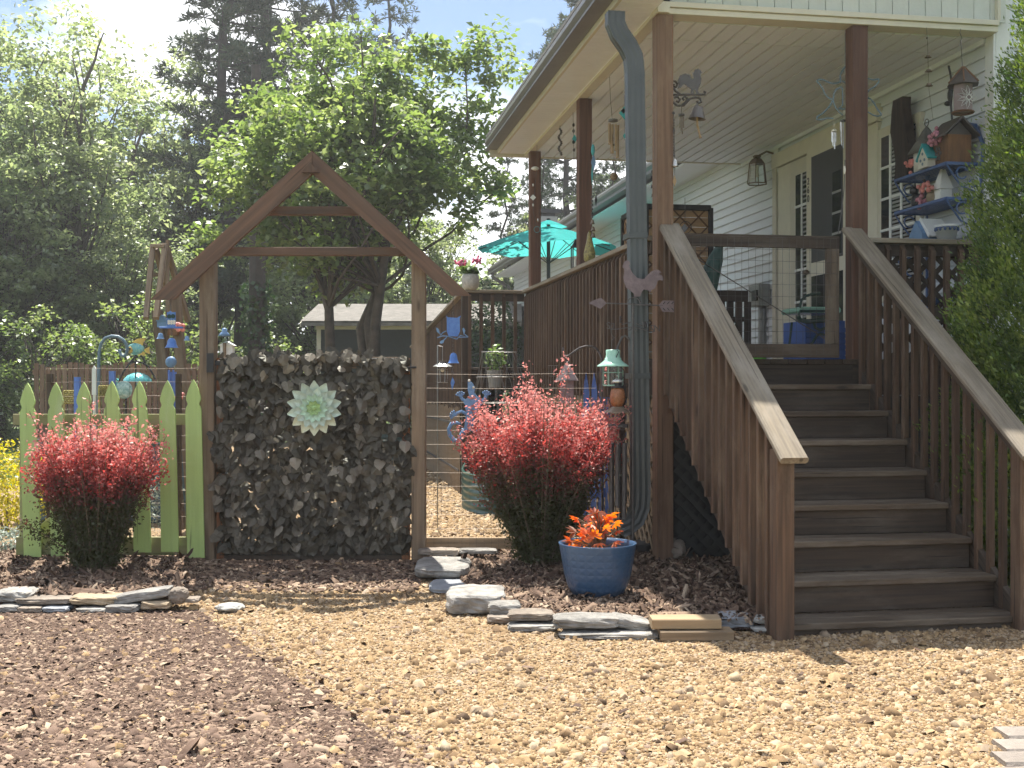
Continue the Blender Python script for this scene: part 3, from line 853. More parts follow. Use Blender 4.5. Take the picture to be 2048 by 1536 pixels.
MB().ball((5.02, wb(1623), kh.z), .028).tube([(5.05, wb(1623), kh.z), (5.02, wb(1623), kh.z)], .014).build('door_handle', 'bronze', door, True)
M['digit'] = mk('black numeral', (.012, .012, .012), rough=.4)
for ch_, yy in (('2', 361), ('6', 378.5), ('0', 396)):
    t = text_mesh(ch_, .105, .002, 'house_number'); t.materials.append(M['digit'])
    piece('house_number', t, door, (5.046, wb(1622.5), ha(1622.5, yy, 5.05).z), (R(90), 0, R(-90)))
# window at the right of the door
zw1, zw0 = ha(1770, 275, 5.08).z, 2.2
w = rect('window', 'trim', 1758, 1842, zw0 - .08, zw1 + .09, 5.07, 5.12, house)
rect('pane', 'pane', 1766, 1834, zw0, zw1, 5.062, 5.069, w)
for i in range(1, 5):
    z = zw0 + (zw1 - zw0) * i / 5
    MB().box((5.050, wb(1766), z - .012), (5.0615, wb(1834), z + .012)).build('muntin', 'white', w)
for px in (1786, 1808):
    MB().box((5.049, wb(px - 2), zw0), (5.0612, wb(px + 2), zw1)).build('muntin', 'white', w)
bl = MB()
for i in range(40):
    z = zw0 + .03 + (zw1 - zw0 - .06) * i / 39
    bl.box((5.057, wb(1788.5), z - .011), (5.0618, wb(1833), z + .008), 0)
bl.build('blind', 'blind', w)
# meter box with its pipe
mb_ = ha(1519, 592, 5.04); k_ = mb_.y * .986 / F
eb = thing('meter_box', 'grey electric box with a pipe on the siding left of the door', 'electric box', (5.04, mb_.y, mb_.z), 'H')
MB().box((4.97, mb_.y - .16, mb_.z - .12), (5.105, mb_.y + .16, mb_.z + .13), .012).build('box', 'greypanel', eb)
MB().box((4.95, mb_.y - .13, mb_.z - .06), (4.969, mb_.y + .02, mb_.z + .06), .01).build('socket', 'black', eb)
MB().tube([(5.07, mb_.y, mb_.z - .12), (5.07, mb_.y, FL + .06)], .045, 8).build('pipe', 'greypanel', eb)
MB().box((4.99, mb_.y + .1, FL + .0), (5.11, mb_.y + .36, FL + .25), .01).build('outlet_cover', 'white', eb)
# wall lantern by the door
p = ha(1514, 345, 4.93)
wlm = thing('wall_lantern', 'glass panelled wall lantern on white plate left of the door', 'wall lamp', (5.1, p.y, p.z), 'H')
MB().box((5.085, p.y - .22, p.z - .03), (5.12, p.y - .04, p.z + .34), .006).build('mounting_plate', 'white', wlm)
MB().lathe([(.02, .17), (.06, .15), (.085, .12), (.10, .10)], (4.93, p.y, p.z), 6).ball((4.93, p.y, p.z + .18), (.05, .05, .02)).tube([(5.09, p.y - .1, p.z + .2), (5.02, p.y - .06, p.z + .23), (4.93, p.y, p.z + .18)], .012).build('lamp_top', 'bronze', wlm)
MB().lathe([(.088, .10), (.112, -.13)], (4.93, p.y, p.z), 6, cap=False).build('lamp_glass', 'glass', wlm)
fr = MB()
for i in range(6):
    a = 2 * math.pi * i / 6
    fr.tube([(4.93 + .089 * math.cos(a), p.y + .089 * math.sin(a), p.z + .10), (4.93 + .114 * math.cos(a), p.y + .114 * math.sin(a), p.z - .13)], .006, 4)
for r, zz in ((.09, .10), (.114, -.13)):
    fr.tube([(4.93 + r * math.cos(2 * math.pi * i / 6), p.y + r * math.sin(2 * math.pi * i / 6), p.z + zz) for i in range(7)], .007, 4)
fr.build('lamp_frame', 'bronze', wlm)
MB().tube([(4.93, p.y, p.z + .08), (4.93, p.y, p.z - .05)], .018, 6).build('bulb', 'bulb', wlm)

# ------------------------------------------------------------------ porch
AL, CE = 2.41, 4.05
porch = thing('porch', 'roofed wooden porch with brown posts and pale slatted ceiling', 'porch', (AL, 8.05, 0), 'H')
fb = MB().bar((0, 0, 0), (0, 5.26, 0), .136, .035).mesh('floor_board'); fb.materials.append(M['stair'])
for i in range(19):
    piece('floor_board', fb, porch, (AL + .10 + i * .142, 8.04, FL - .018))
MB().box((2.46, 8.07, 1.30), (5.1, 8.11, 1.53)).build('rim_joist', 'stair', porch)
MB().box((2.45, 8.12, 1.30), (2.49, 13.3, 1.53)).build('rim_joist', 'stair', porch)
for (a, b, m_) in ((2.475, 8.06, 'postlight'), (2.475, 10.56, 'post'), (2.475, 13.06, 'post'), (3.985, 8.07, 'post')):
    MB().box((a - .062, b - .062, FL - 1.5 if b < 9 and a < 3 else FL), (a + .062, b + .062, CE), .006).build('post', m_, porch)
# ceiling planks in three runs
for b0, b1 in ((8.16, 8.58), (8.595, 12.64), (12.655, 13.32)):
    cp = MB().prism([(0, .004), (.003, -.014), (.113, -.014), (.116, .004), (.116, .012), (0, .012)], (0, 0, 0), (1, 0, 0), (0, 0, 1), -(b1 - b0)).mesh('ceiling_plank'); cp.materials.append(M['ceiling'])
    for i in range(20):
        piece('ceiling_plank', cp, porch, (2.50 + i * .1315, b0, CE + .014))
MB().box((2.40, 8.10, CE + .03), (5.12, 13.34, CE + .06)).build('ceiling_backing', 'ceiling', porch)
MB().box((5.08, 8.16, CE - .035), (5.115, 13.34, CE + .012)).build('ceiling_trim', 'ceiling', porch)
MB().box((2.405, 7.95, CE + .001), (2.495, 13.36, CE + .075)).build('side_beam', 'trim', porch)
MB().box((2.40, 7.985, CE + .002), (5.09, 8.14, CE + .045)).box((2.40, 7.965, CE + .046), (5.09, 8.14, CE + .085)).build('front_beam', 'trim', porch)
MB().box((2.0, 13.37, CE + .0), (5.1, 13.42, CE + .3)).build('end_beam', 'trim', porch)
so = MB(); bb = 7.70
while bb < 13.36:
    so.box((2.115, bb, CE + .035), (2.404, bb + .094, CE + .05), .003); bb += .098
so.box((2.115, 7.69, CE + .052), (2.404, 13.4, CE + .06))
so.build('soffit', 'ceiling', porch)
MB().box((2.085, 7.67, CE + .03), (2.113, 13.44, CE + .23)).build('fascia', 'trim', porch)
MB().prism(gutter_profile(1.955, CE + .075, .128, .145), (0, 7.66, 0), (1, 0, 0), (0, 0, 1), -5.81).build('gutter', 'gutter', porch)
MB().prism([(1.97, CE + .235), (8.0, CE + 1.60), (8.0, CE + 1.72), (1.97, CE + .265)], (0, 7.66, 0), (1, 0, 0), (0, 0, 1), -5.83).build('roof', 'shingle', porch)
# gable boards under the front rake
SL = .226
a = 2.52
while a < 5.06:
    w_ = .128
    zt0, zt1 = CE + .235 + (a - 1.97) * SL - .10, CE + .235 + (a + w_ - 1.97) * SL - .10
    if zt0 > CE + .10:
        MB().prism([(a, CE + .087), (a + w_, CE + .087), (a + w_, zt1), (a, zt0)], (0, 8.02, 0), (1, 0, 0), (0, 0, 1), -.014).build('gable_plank', 'gable', porch)
    a += .133
MB().prism([(2.1, CE + .145), (5.2, CE + .145 + 3.1 * SL), (5.2, CE + .20 + 3.1 * SL), (2.1, CE + .20)], (0, 7.71, 0), (1, 0, 0), (0, 0, 1), -.33).build('rake_soffit', 'ceiling', porch)
MB().prism([(2.1, CE + .20), (5.2, CE + .20 + 3.1 * SL), (5.2, CE + .36 + 3.1 * SL), (2.1, CE + .24)], (0, 7.68, 0), (1, 0, 0), (0, 0, 1), -.025).build('rake_board', 'trim', porch)
MB().box((5.085, 7.98, CE + .09), (5.11, 8.03, CE + 1.0)).build('gable_trim', 'trim', porch)
# downspout at the front corner: fluted rectangular pipe
BD = 7.86
def dsp(px, py): return hb(px, py, BD)
path = [dsp(1230, 25), dsp(1230, 48), dsp(1238, 68), dsp(1255, 92), dsp(1266, 115), dsp(1269, 145), dsp(1275, 560), dsp(1281, 985)]
path += [dsp(1279, 1015), dsp(1270, 1038), dsp(1256, 1050), dsp(1240, 1056)]
prof = []
for i, (x0, y0) in enumerate(((-.062, -.045), (.062, -.045), (.062, .045), (-.062, .045))):
    x1, y1 = ((-.062, -.045), (.062, -.045), (.062, .045), (-.062, .045))[(i + 1) % 4]
    n_ = 6 if i % 2 == 0 else 4
    for j in range(n_):
        t = j / n_; inn = 1.0 if j % 2 == 0 else .90
        X, Y = x0 + (x1 - x0) * t, y0 + (y1 - y0) * t
        prof.append((X * (inn if i % 2 else 1), Y * (inn if i % 2 == 0 else 1)))
ds = MB().sweep(path, prof, up=(0, 1, 0)).build('downspout', 'downspout', porch)
for yy in (472, 752):
    p = dsp(1273 if yy < 600 else 1278, yy)
    MB().box((p.x - .068, BD - .052, p.z - .02), (p.x + .068, BD + .12, p.z + .02)).build('strap', 'downspout', ds)
# rails and balusters
RZ = 2.47
def rail_run(parent, p0, p1, zt, zb, step, off, mat='baluster', capw=.14, n=None, bev=True, cap=True):
    """cap, subrail and slant-topped balusters from p0 to p1 (house plan), zt the top of the cap"""
    p0, p1 = Vector((p0[0], p0[1], 0)), Vector((p1[0], p1[1], 0))
    d = (p1 - p0); L = d.length; d.normalize()
    nrm = Vector((d.y, -d.x, 0)) * off
    if cap:
        MB().bar(p0 + V(0, 0, zt - .018), p1 + V(0, 0, zt - .018), capw, .036).build('top_rail', 'cap', parent)
    MB().bar(p0 + V(0, 0, zt - .085), p1 + V(0, 0, zt - .085), .038, .088).build('sub_rail', 'stair', parent)
    h = zt - .04 - zb
    sgn = 1 if off > 0 else -1
    x_ = Vector((d.y, -d.x, 0)) * sgn
    me = MB().prism([(0, 0), (.038, 0), (.038, h - (.05 if bev else 0)), (0, h)], (0, 0, 0), (x_.x, x_.y, 0), (0, 0, 1), .038).mesh('baluster'); me.materials.append(M[mat])
    k = int(L / step)
    for i in range(k):
        p = p0 + d * (step * (i + .5)) + nrm
        piece('baluster', me, parent, (p.x, p.y, zb))
rail_run(porch, (AL + .02, 8.14), (AL + .02, 13.3), RZ, 1.27, .13, -.021)
rail_run(porch, (4.05, 8.05), (5.08, 8.05), RZ, 1.30, .118, .021)
MB().box((4.06, 8.0, RZ - .6), (5.08, 8.04, RZ - .52)).build('mid_rail', 'stair', porch)

# skirting: lattice below the porch
def lattice(parent, P, U, W, H, step, w, t, mat, name='lattice_slat'):
    """crossed slats filling a W x H panel at P along U"""
    U = Vector(U); Zv = Vector((0, 0, 1)); N = U.cross(Zv)
    for sgn, off in ((1, 0.0), (-1, t + .001)):
        c = -H
        while c < W + H:
            # line u - sgn*v = c (sgn 1) or u + v = c
            pts = []
            for v in (0, H):
                u = c + v if sgn == 1 else c + H - v
                pts.append((u, v))
            (u0, v0), (u1, v1) = pts
            def clip(u0, v0, u1, v1):
                if max(u0, u1) <= 0 or min(u0, u1) >= W: return None
                if u0 > u1: u0, v0, u1, v1 = u1, v1, u0, v0
                if u0 < 0: v0 += (v1 - v0) * (0 - u0) / (u1 - u0); u0 = 0
                if u1 > W: v1 += (v1 - v0) * (W - u1) / (u1 - u0); u1 = W
                return u0, v0, u1, v1
            q = clip(u0, v0, u1, v1)
            if q and (q[2] - q[0]) > .06:
                a_ = Vector(P) + U * q[0] + Zv * q[1] + N * off; b__ = Vector(P) + U * q[2] + Zv * q[3] + N * off
                MB().bar(a_, b__, w, t, N, 0).build(name, mat, parent)
            c += step
skirt = thing('lattice_skirting', 'pale lattice skirting below the porch railing', 'lattice', (AL + .04, 8.2, 0), 'H')
lattice(skirt, (AL + .05, 8.16, .03), (0, 1, 0), 5.1, 1.24, .135, .038, .007, 'lattice')
MB().box((AL + .03, 8.14, .02), (AL + .055, 8.2, 1.28)).build('frame', 'stair', skirt)
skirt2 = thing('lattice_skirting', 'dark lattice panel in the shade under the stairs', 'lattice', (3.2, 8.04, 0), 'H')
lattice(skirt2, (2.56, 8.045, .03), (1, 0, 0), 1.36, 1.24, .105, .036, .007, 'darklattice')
MB().box((2.55, 8.075, 0), (5.1, 8.09, 1.29)).build('backing', 'black', skirt2)  # black sheet that makes the gaps between the slats dark by colour
skirt3 = thing('lattice_skirting', 'brown lattice panel behind the balusters right of the stairs', 'lattice', (4.6, 8.04, 0), 'H')
lattice(skirt3, (4.06, 8.085, .4), (1, 0, 0), 1.02, 1.95, .14, .038, .007, 'stair')

# ------------------------------------------------------------------ stairs
stairs = thing('porch_stairs', 'brown wooden stairs with handrails leading up to the porch', 'stairs', (3.2, 5.95, 0), 'H')
SB, SR, SH = 5.95, .26, .187
A0, A1 = 2.56, 3.95
for k in range(8):
    z = .07 + SH * k; b = SB + SR * k
    dz = RND.uniform(-.002, .002)
    MB().bar((A0, b + .072, z - .019), (A1, b + .072 + RND.uniform(-.004, .004), z - .019 + dz), .138, .038, c=.006).build('tread', 'tread', stairs)
    MB().bar((A0, b + .214, z - .019), (A1, b + .214, z - .019 - dz), .138, .038, c=.006).build('tread', 'tread', stairs)
    MB().box((A0 + .004, b + SR + .026, z + .001), (A1 - .004, b + SR + .05, z + SH - .039)).build('riser', 'stair', stairs)
MB().box((A0, SB + .03, -.05), (A1, SB + .06, .031)).build('riser', 'stair', stairs)
for a in (A0 - .025, A1 + .025):
    MB().bar((a, SB + .12, -.02), (a, 8.0, 1.36), .038, .26).build('stringer', 'stair', stairs)
def hr(b): return .985 + (b - 5.84) * .697          # underside of the handrail cap
for (ac, an, side) in ((2.51, 2.495, -1), (3.925, 3.94, 1)):
    MB().box((an - .052, SB - .07, -.05), (an + .052, SB + .035, hr(SB) - .03), .006).build('newel_post', 'baluster', stairs)
    MB().bar((ac, 5.80, hr(5.80) + .02), (ac, 8.03, hr(8.03) + .02), .158, .040, c=.010).build('handrail', 'cap', stairs)
    MB().bar((ac - side * .0, 5.93, hr(5.93) - .048), (ac, 8.0, hr(8.0) - .048), .040, .088).build('sub_rail', 'stair', stairs)
    for i in range(16):
        b = SB + .10 + i * .1265
        zb = max(.0, .07 + (b - SB - .26) * SH / SR - .02) if side < 0 else max(.02, .07 + (b - SB - .26) * SH / SR - .06)
        aa = ac + side * .042
        MB().box((aa - .019, b - .019, zb), (aa + .019, b + .019, hr(b) - .012), .003).build('baluster', 'baluster', stairs)

# gate at the head of the stairs
pgate = thing('porch_gate', 'low wooden gate with wire mesh at the top of the stairs', 'gate', (3.2, 8.0, FL), 'H')
GB = 7.99
g0, g1, gz0, gz1 = 2.60, 3.80, 1.575, 2.472
MB().box((g0, GB - .018, gz1 - .092), (g1, GB + .018, gz1)).build('top_rail', 'stair', pgate)
MB().box((g0, GB - .018, gz0), (g1, GB + .018, gz0 + .10)).build('bottom_rail', 'tread', pgate)
for a in (g0, g1 - .098):
    MB().box((a, GB - .019, gz0 + .101), (a + .098, GB + .017, gz1 - .093)).build('stile', 'tread', pgate)
def meshwire(u0, u1, z0, z1, du, dz, r, fn, wob=.004):
    b = MB()
    n = int((u1 - u0) / du)
    for i in range(n + 1):
        u = u0 + (u1 - u0) * i / n
        w1 = RND.uniform(-wob, wob)
        b.tube([fn(u + w1, z0), fn(u + RND.uniform(-wob, wob), (z0 + z1) / 2), fn(u - w1, z1)], r, 3)
    n = int((z1 - z0) / dz)
    for i in range(n + 1):
        z = z0 + (z1 - z0) * i / n
        b.tube([fn(u0, z), fn(u0 * .7 + u1 * .3, z + RND.uniform(-wob, wob)), fn(u0 * .3 + u1 * .7, z + RND.uniform(-wob, wob)), fn(u1, z + RND.uniform(-wob, wob))], r, 3)
    return b
meshwire(g0 + .02, g1 - .02, gz0 + .02, gz1 - .02, .052, .078, .0013, lambda u, z: (u, GB - .022, z)).build('wire_mesh', 'iron', pgate)
MB().tube([(g0 + .02, GB + .03, gz1 - .12), (g1 - .05, GB + .03, gz0 + .12)], .004, 4).build('brace_cable', 'iron', pgate)

# ------------------------------------------------------------------ deck behind the porch
deck = thing('rear_deck', 'raised brown deck with railing beyond the porch', 'deck', (1.75, 13.3, 0), 'H')
dm = MB().bar((0, 0, 0), (3.36, 0, 0), .137, .035).mesh('floor_board'); dm.materials.append(M['stair'])
for i in range(56):
    piece('floor_board', dm, deck, (1.74, 13.40 + i * .142, FL - .018))
rail_run(deck, (1.70, 13.34), (2.40, 13.34), RZ, 1.30, .135, .021)
MB().box((1.66, 13.30, 0.0), (1.76, 13.40, RZ - .04)).build('post', 'stair', deck)
MB().box((1.76, 13.36, 1.30), (2.4, 13.39, 1.53)).build('rim_joist', 'stair', deck)
# sloping ramp rail running back along the edge
RB = MB()
nB = 62
for i in range(nB):
    b = 13.45 + i * .118
    t = (b - 13.45) / 7.2
    zt = RZ - .06 - .42 * t
    me = None
    MB().prism([(0, 0), (.036, 0), (.036, zt - 1.02), (0, zt - .98)], (1.72, b, 1.0), (-1, 0, 0), (0, 0, 1), .04).build('baluster', 'baluster', deck)
MB().bar((1.70, 13.40, RZ - .03), (1.70, 20.7, RZ - .45), .13, .036).build('top_rail', 'cap', deck)
MB().bar((1.72, 13.40, 1.40), (1.72, 20.7, 1.25), .04, .24).build('rim_joist', 'stair', deck)
# reed screening beneath the ramp
reed = thing('reed_screen', 'dry reed screening under the deck ramp', 'reed screen', (1.66, 13.5, 0), 'H')
rb = MB()
b = 13.5
while b < 20.4:
    rb.tube([(1.655 + RND.uniform(-.008, .008), b, .0), (1.655, b + RND.uniform(-.02, .02), 1.06 + RND.uniform(-.05, .05))], RND.uniform(.006, .011), 4)
    b += RND.uniform(.018, .03)
rb.build('reeds', 'reed', reed, kind='stuff')
MB().bar((1.64, 13.5, .9), (1.64, 20.4, .85), .006, .03).bar((1.64, 13.5, .35), (1.64, 20.4, .33), .006, .03).build('binding_wire', 'iron', reed)

# ------------------------------------------------------------------ garden: arbor, gate, fences
YA = 8.45
def zp(pts, s, ox, oy):            # points read off an enlarged crop -> photograph pixels
    return [(ox + x / s, oy + y / s) for x, y in pts]
def PX(Y, *pts): return [at(x, y, Y) for x, y in pts]
def outline(mb, pts, Y, t):        # flat plate with that outline, upright, t thick
    cx = sum(p[0] for p in pts) / len(pts); cy = sum(p[1] for p in pts) / len(pts)
    c = at(cx, cy, Y); k = Y / F
    return mb.prism([((x - cx) * k, (cy - y) * k) for x, y in pts], c, (1, 0, 0), (0, 0, 1), t)
def chain(mb, p0, p1, r=.004, link=.018):
    p0, p1 = Vector(p0), Vector(p1); L = (p1 - p0).length; n = max(2, int(L / link))
    for i in range(n):
        c = p0.lerp(p1, (i + .5) / n)
        d = Vector((1, 0, 0)) if i % 2 else Vector((0, 1, 0))
        h = L / n * .62
        mb.tube([c + V(0, 0, h), c + d * r * 1.5 + V(0, 0, h * .5), c + d * r * 1.5 - V(0, 0, h * .5), c - V(0, 0, h), c - d * r * 1.5 - V(0, 0, h * .5), c - d * r * 1.5 + V(0, 0, h * .5), c + V(0, 0, h)], r * .42, 3)
    return mb

arbor = thing('garden_arbor', 'brown gabled timber arbor standing over the leafy gate', 'arbor', at(628, 1122, YA))
for x0, x1, yt in ((402, 432, 522), (824, 852, 518)):
    a, b = at(x0, yt, YA), at(x1, yt, YA)
    MB().box((a.x, YA - .055, -.05), (b.x, YA + .055, a.z), .006).build('post', 'weathered', arbor)
for Y0 in (YA - .105, YA + .068):
    L = MB(); outline(L, [(625.5, 303), (625.5, 350), (350, 600), (303, 600)], Y0, .038); L.g = [((v[0] + v[2] * .92) * .735, (v[2] - v[0] * .92) * .735, v[1]) for v in L.v]; L.build('rafter', 'arbor', arbor)
    L = MB(); outline(L, [(626.2, 303), (942, 592), (903, 592), (626.2, 350)], Y0, .038); L.g = [((v[0] - v[2] * .92) * .735 + 7, (v[2] + v[0] * .92) * .735, v[1]) for v in L.v]; L.build('rafter', 'arbor', arbor)
for x0, x1, y0, y1 in ((528, 738, 415, 431), (440, 812, 496, 512)):
    a, b = at(x0, y1, YA), at(x1, y0, YA)
    MB().box((a.x, YA - .06, a.z), (b.x, YA + .02, b.z)).build('collar_beam', 'arbor', arbor)
L = MB(); outline(L, [(626, 330), (643, 350), (609, 350)], YA - .06, .12); L.build('ridge_block', 'arbor', arbor)

scr = MB().ball((0, 0, 0), (.007, .004, .007), 6, 4).mesh('screw'); scr.materials.append(M['silver'])
for x, y in ((617, 322), (617, 330), (633, 322), (634, 331), (508, 417), (527, 413), (427, 500), (745, 417), (848, 505), (830, 500), (340, 590), (905, 566)):
    piece('screw', scr, arbor, at(x, y, YA - .107))
gate = thing('garden_gate', 'tall garden gate covered with faded artificial ivy leaves', 'gate', at(628, 1122, YA))
YG = YA + .0
for x0, x1 in ((434, 449), (804, 820)):
    a, b = at(x0, 1118, YG), at(x1, 716, YG)
    MB().box((a.x, YG - .018, a.z), (b.x, YG + .018, b.z)).build('stile', 'cedar', gate)
for y0, y1, m_ in ((714, 737, 'weathered'), (1096, 1121, 'stair')):
    a, b = at(449.5, y1, YG), at(803.5, y0, YG)
    MB().box((a.x, YG - .019, a.z), (b.x, YG + .019, b.z)).build('rail', m_, gate)
a = at(425, 726, YG)
MB().box((a.x - .025, YG - .075, a.z - .07), (a.x + .025, YG - .058, a.z + .07)).box((a.x + .025, YG - .03, a.z - .018), (a.x + .13, YG - .020, a.z + .018)).build('hinge', 'black', gate)
a = at(812, 735, YG)
MB().box((a.x - .05, YG - .04, a.z - .03), (a.x + .02, YG - .020, a.z + .02)).tube([(a.x, YG - .05, a.z), (a.x + .08, YG - .062, a.z)], .008).build('latch', 'black', gate)
screen = MB()
for i in range(34):
    x = 440 + i * 11.4
    screen.tube(PX(YG - .025, (x, 716), (x + RND.uniform(-3, 3), 900), (x, 1112)), .0022, 3)
for i in range(30):
    y = 718 + i * 13.5
    screen.tube(PX(YG - .027, (440, y), (620, y + RND.uniform(-3, 3)), (818, y)), .0022, 3)
ivy = screen.build('ivy_screen', 'netting', gate)
M['ivy'] = leaf('faded artificial ivy', [(.048, .040, .029), (.080, .068, .050), (.120, .103, .078), (.20, .176, .14)], trans=.05, gloss=.03, objvar=.35)
half = [(0, 0), (.18, -.10), (.38, -.06), (.52, .14), (.50, .34), (.42, .54), (.28, .74), (.13, .86), (0, .96)]
def ivy_leaf(seed, r0=None):
    g = random.Random(seed)
    pts = half + [(-x, y) for x, y in half[-2:0:-1]]
    pts = [(x * g.uniform(.88, 1.1), y * g.uniform(.95, 1.05)) for x, y in pts]
    cup = g.uniform(.05, .22); fold = g.uniform(.1, .45)
    v = [(0, -.05, -.40)] + [(x, fold * abs(x) - cup * (y - .4) + g.uniform(-.05, .05), -y) for x, y in pts]
    f = [(0, 1 + i, 1 + (i + 1) % len(pts)) for i in range(len(pts))]
    return v, f
IVY = []
for s in range(12):
    v, f = ivy_leaf(s)
    me = bpy.data.meshes.new('leaf'); me.from_pydata(v, [], f)
    set_attr(me, 'rnd', 'FLOAT', [s / 11.0] * len(v)); me.materials.append(M['ivy']); IVY.append(me)
g_ = random.Random(5)
spots = []
for r in range(23):
    for c in range(21):
        spots.append((444 + c * 18.4 + g_.uniform(-3, 3) + (r % 2) * 4, min(720 + r * 16.9 + g_.uniform(-2, 2), 1100)))
for i in range(30): spots.append((g_.uniform(500, 760), 706 + abs(g_.gauss(0, 5))))
for i in range(12): spots.append((436 + g_.uniform(-8, 8), g_.uniform(850, 1090)))
g_.shuffle(spots)
for (x, y) in spots[:300]:
    p = at(x, y - 6, YG - .05 - g_.uniform(0, .05)); s = g_.uniform(.064, .096)
    piece('leaf', g_.choice(IVY), ivy, p, (g_.gauss(-.22, .28), g_.gauss(0, .38), g_.gauss(0, .42)), (s, s, s))
bk = MB()
vs, fs, rn = [], [], []
for i in range(1100):
    x, y = (spots[300:][i] if i < len(spots) - 300 else (g_.uniform(440, 815), 712 + 388 * g_.random() ** .9))
    v, f = ivy_leaf(100 + i)
    p = at(x, y - 6, YG - .02 - g_.uniform(0, .035)) - org(gate); s = g_.uniform(.075, .11)
    Rm = Euler((g_.gauss(-.2, .3), g_.gauss(0, .6), g_.gauss(0, .5))).to_matrix()
    o_ = len(vs)
    vs += [p + Rm @ Vector(q) * s for q in v]; fs += [tuple(k + o_ for k in q) for q in f]; rn += [g_.random() * .6] * len(v)
me = bpy.data.meshes.new('inner_leaves'); me.from_pydata(vs, [], fs); set_attr(me, 'rnd', 'FLOAT', rn); me.materials.append(M['ivy'])
link('inner_leaves', me, gate, 'stuff')

# metal flower on the gate
def petal(L, W, cup, name, mat, n=5):
    v, f = [], []
    for i in range(n + 1):
        t = i / n
        w = W * .5 * (.35, .72, .95, 1.0, .82, .12)[i]
        for j, s_ in enumerate((-1, -.45, 0, .45, 1)):
            v.append((s_ * w, -(cup * t * t * L * .4) - abs(s_) * W * .14 + .0, t * L))
    for i in range(n):
        for j in range(4):
            a = i * 5 + j; f.append((a, a + 1, a + 6, a + 5))
    me = bpy.data.meshes.new(name); me.from_pydata(v, [], f)
    me.polygons.foreach_set('use_smooth', [True] * len(f)); me.materials.append(M[mat]); return me
M['petalout'] = mk('pale mint petal', (.55, .66, .56), rough=.4, var=.12, scale=30, objvar=.15)
M['petalcream'] = mk('pale cream petal', (.60, .60, .42), rough=.4, var=.12, scale=30, objvar=.1)
M['petalmid'] = mk('soft green petal', (.42, .60, .45), rough=.4, var=.12, scale=30, objvar=.15)
M['petalin'] = mk('lime green petal', (.30, .46, .18), rough=.4, var=.12, scale=30, objvar=.2)
YFl = YA - .16
fc = at(630, 816, YFl)
flower = thing('metal_flower', 'mint green metal flower hanging on the ivy gate', 'wall ornament', fc)
for n_, L, W, d, m_, a0 in ((14, .198, .078, .0, 'petalout', 0), (13, .148, .066, .020, 'petalout', .2), (12, .104, .050, .038, 'petalmid', .1), (8, .056, .034, .054, 'petalin', .3)):
    me = petal(L, W, .35, 'petal', m_); me2 = petal(L, W, .35, 'petal', 'petalcream')
    for i in range(n_):
        a = a0 + 2 * math.pi * i / n_
        low = math.cos(a) < -.6 and n_ == 14
        piece('petal', me2 if low else me, flower, fc + V(0, -d, 0), (0, a, 0))
MB().lathe([(.018, 0), (.018, .02), (.008, .025)], fc + V(0, -.045, 0), 12, Euler((R(90), 0, 0)).to_matrix()).build('flower_centre', 'petalin', flower)
MB().tube([fc + V(0, .01, 0), fc + V(0, .1, 0)], .01).build('hanger', 'black', flower)

# picket fence
YP = 8.38
fence = thing('picket_fence', 'short light green picket fence left of the arbor', 'fence', at(220, 1113, YP))
pk = lambda dx, h: [(0, 0), (5.5, 9), (10.5, 21), (14.6, 36), (14.2, 41), (11.6, 47), (11.4, 50), (14.8, 57), (15.8, 66), (17.2 + dx, h), (-17.2 + dx, h), (-15.8, 66), (-14.8, 57), (-11.4, 50), (-11.6, 47), (-14.2, 41), (-14.6, 36), (-10.5, 21), (-5.5, 9)]
for cx, y0, y1, lean in ((57, 766, 1113, 10), (113, 765, 1113, 8), (169, 764, 1108, 7), (225, 762, 1104, 5), (280, 762, 1104, 6), (336, 761, 1103, 5), (388, 759, 1115, 5)):
    b = MB(); outline(b, [(cx + x, y0 + y) for x, y in pk(lean, y1 - y0)], YP, .019); b.build('picket', 'picket', fence)
for x0, x1, y0, y1 in ((27, 372, 828, 850), (33, 380, 1074, 1110)):
    a, b = at(x0, y1, YP + .03), at(x1, y0, YP + .03)
    MB().box((a.x, YP + .021, a.z), (b.x, YP + .058, b.z)).build('rail', 'picketrail', fence)
MB().bar(at(75, 1070, YP + .08), at(330, 850, YP + .08), .02, .085, (1, 0, 1)).build('brace', 'picketrail', fence)
for x in (40, 375):
    a = at(x, 1113, YP)
    MB().box((a.x - .03, YP + .06, -.05), (a.x + .03, YP + .11, at(0, 830, YP).z)).build('post', 'picketrail', fence)

nail = MB().ball((0, 0, 0), (.005, .003, .005), 6, 4).mesh('nail'); nail.materials.append(M['iron'])
for cx in (57, 113, 169, 225, 280, 336, 388):
    for y in (832, 845, 1082, 1098):
        piece('nail', nail, fence, at(cx + RND.uniform(-9, 9) + (4 if y > 1000 else 0), y + RND.uniform(-2, 2), YP - .001))
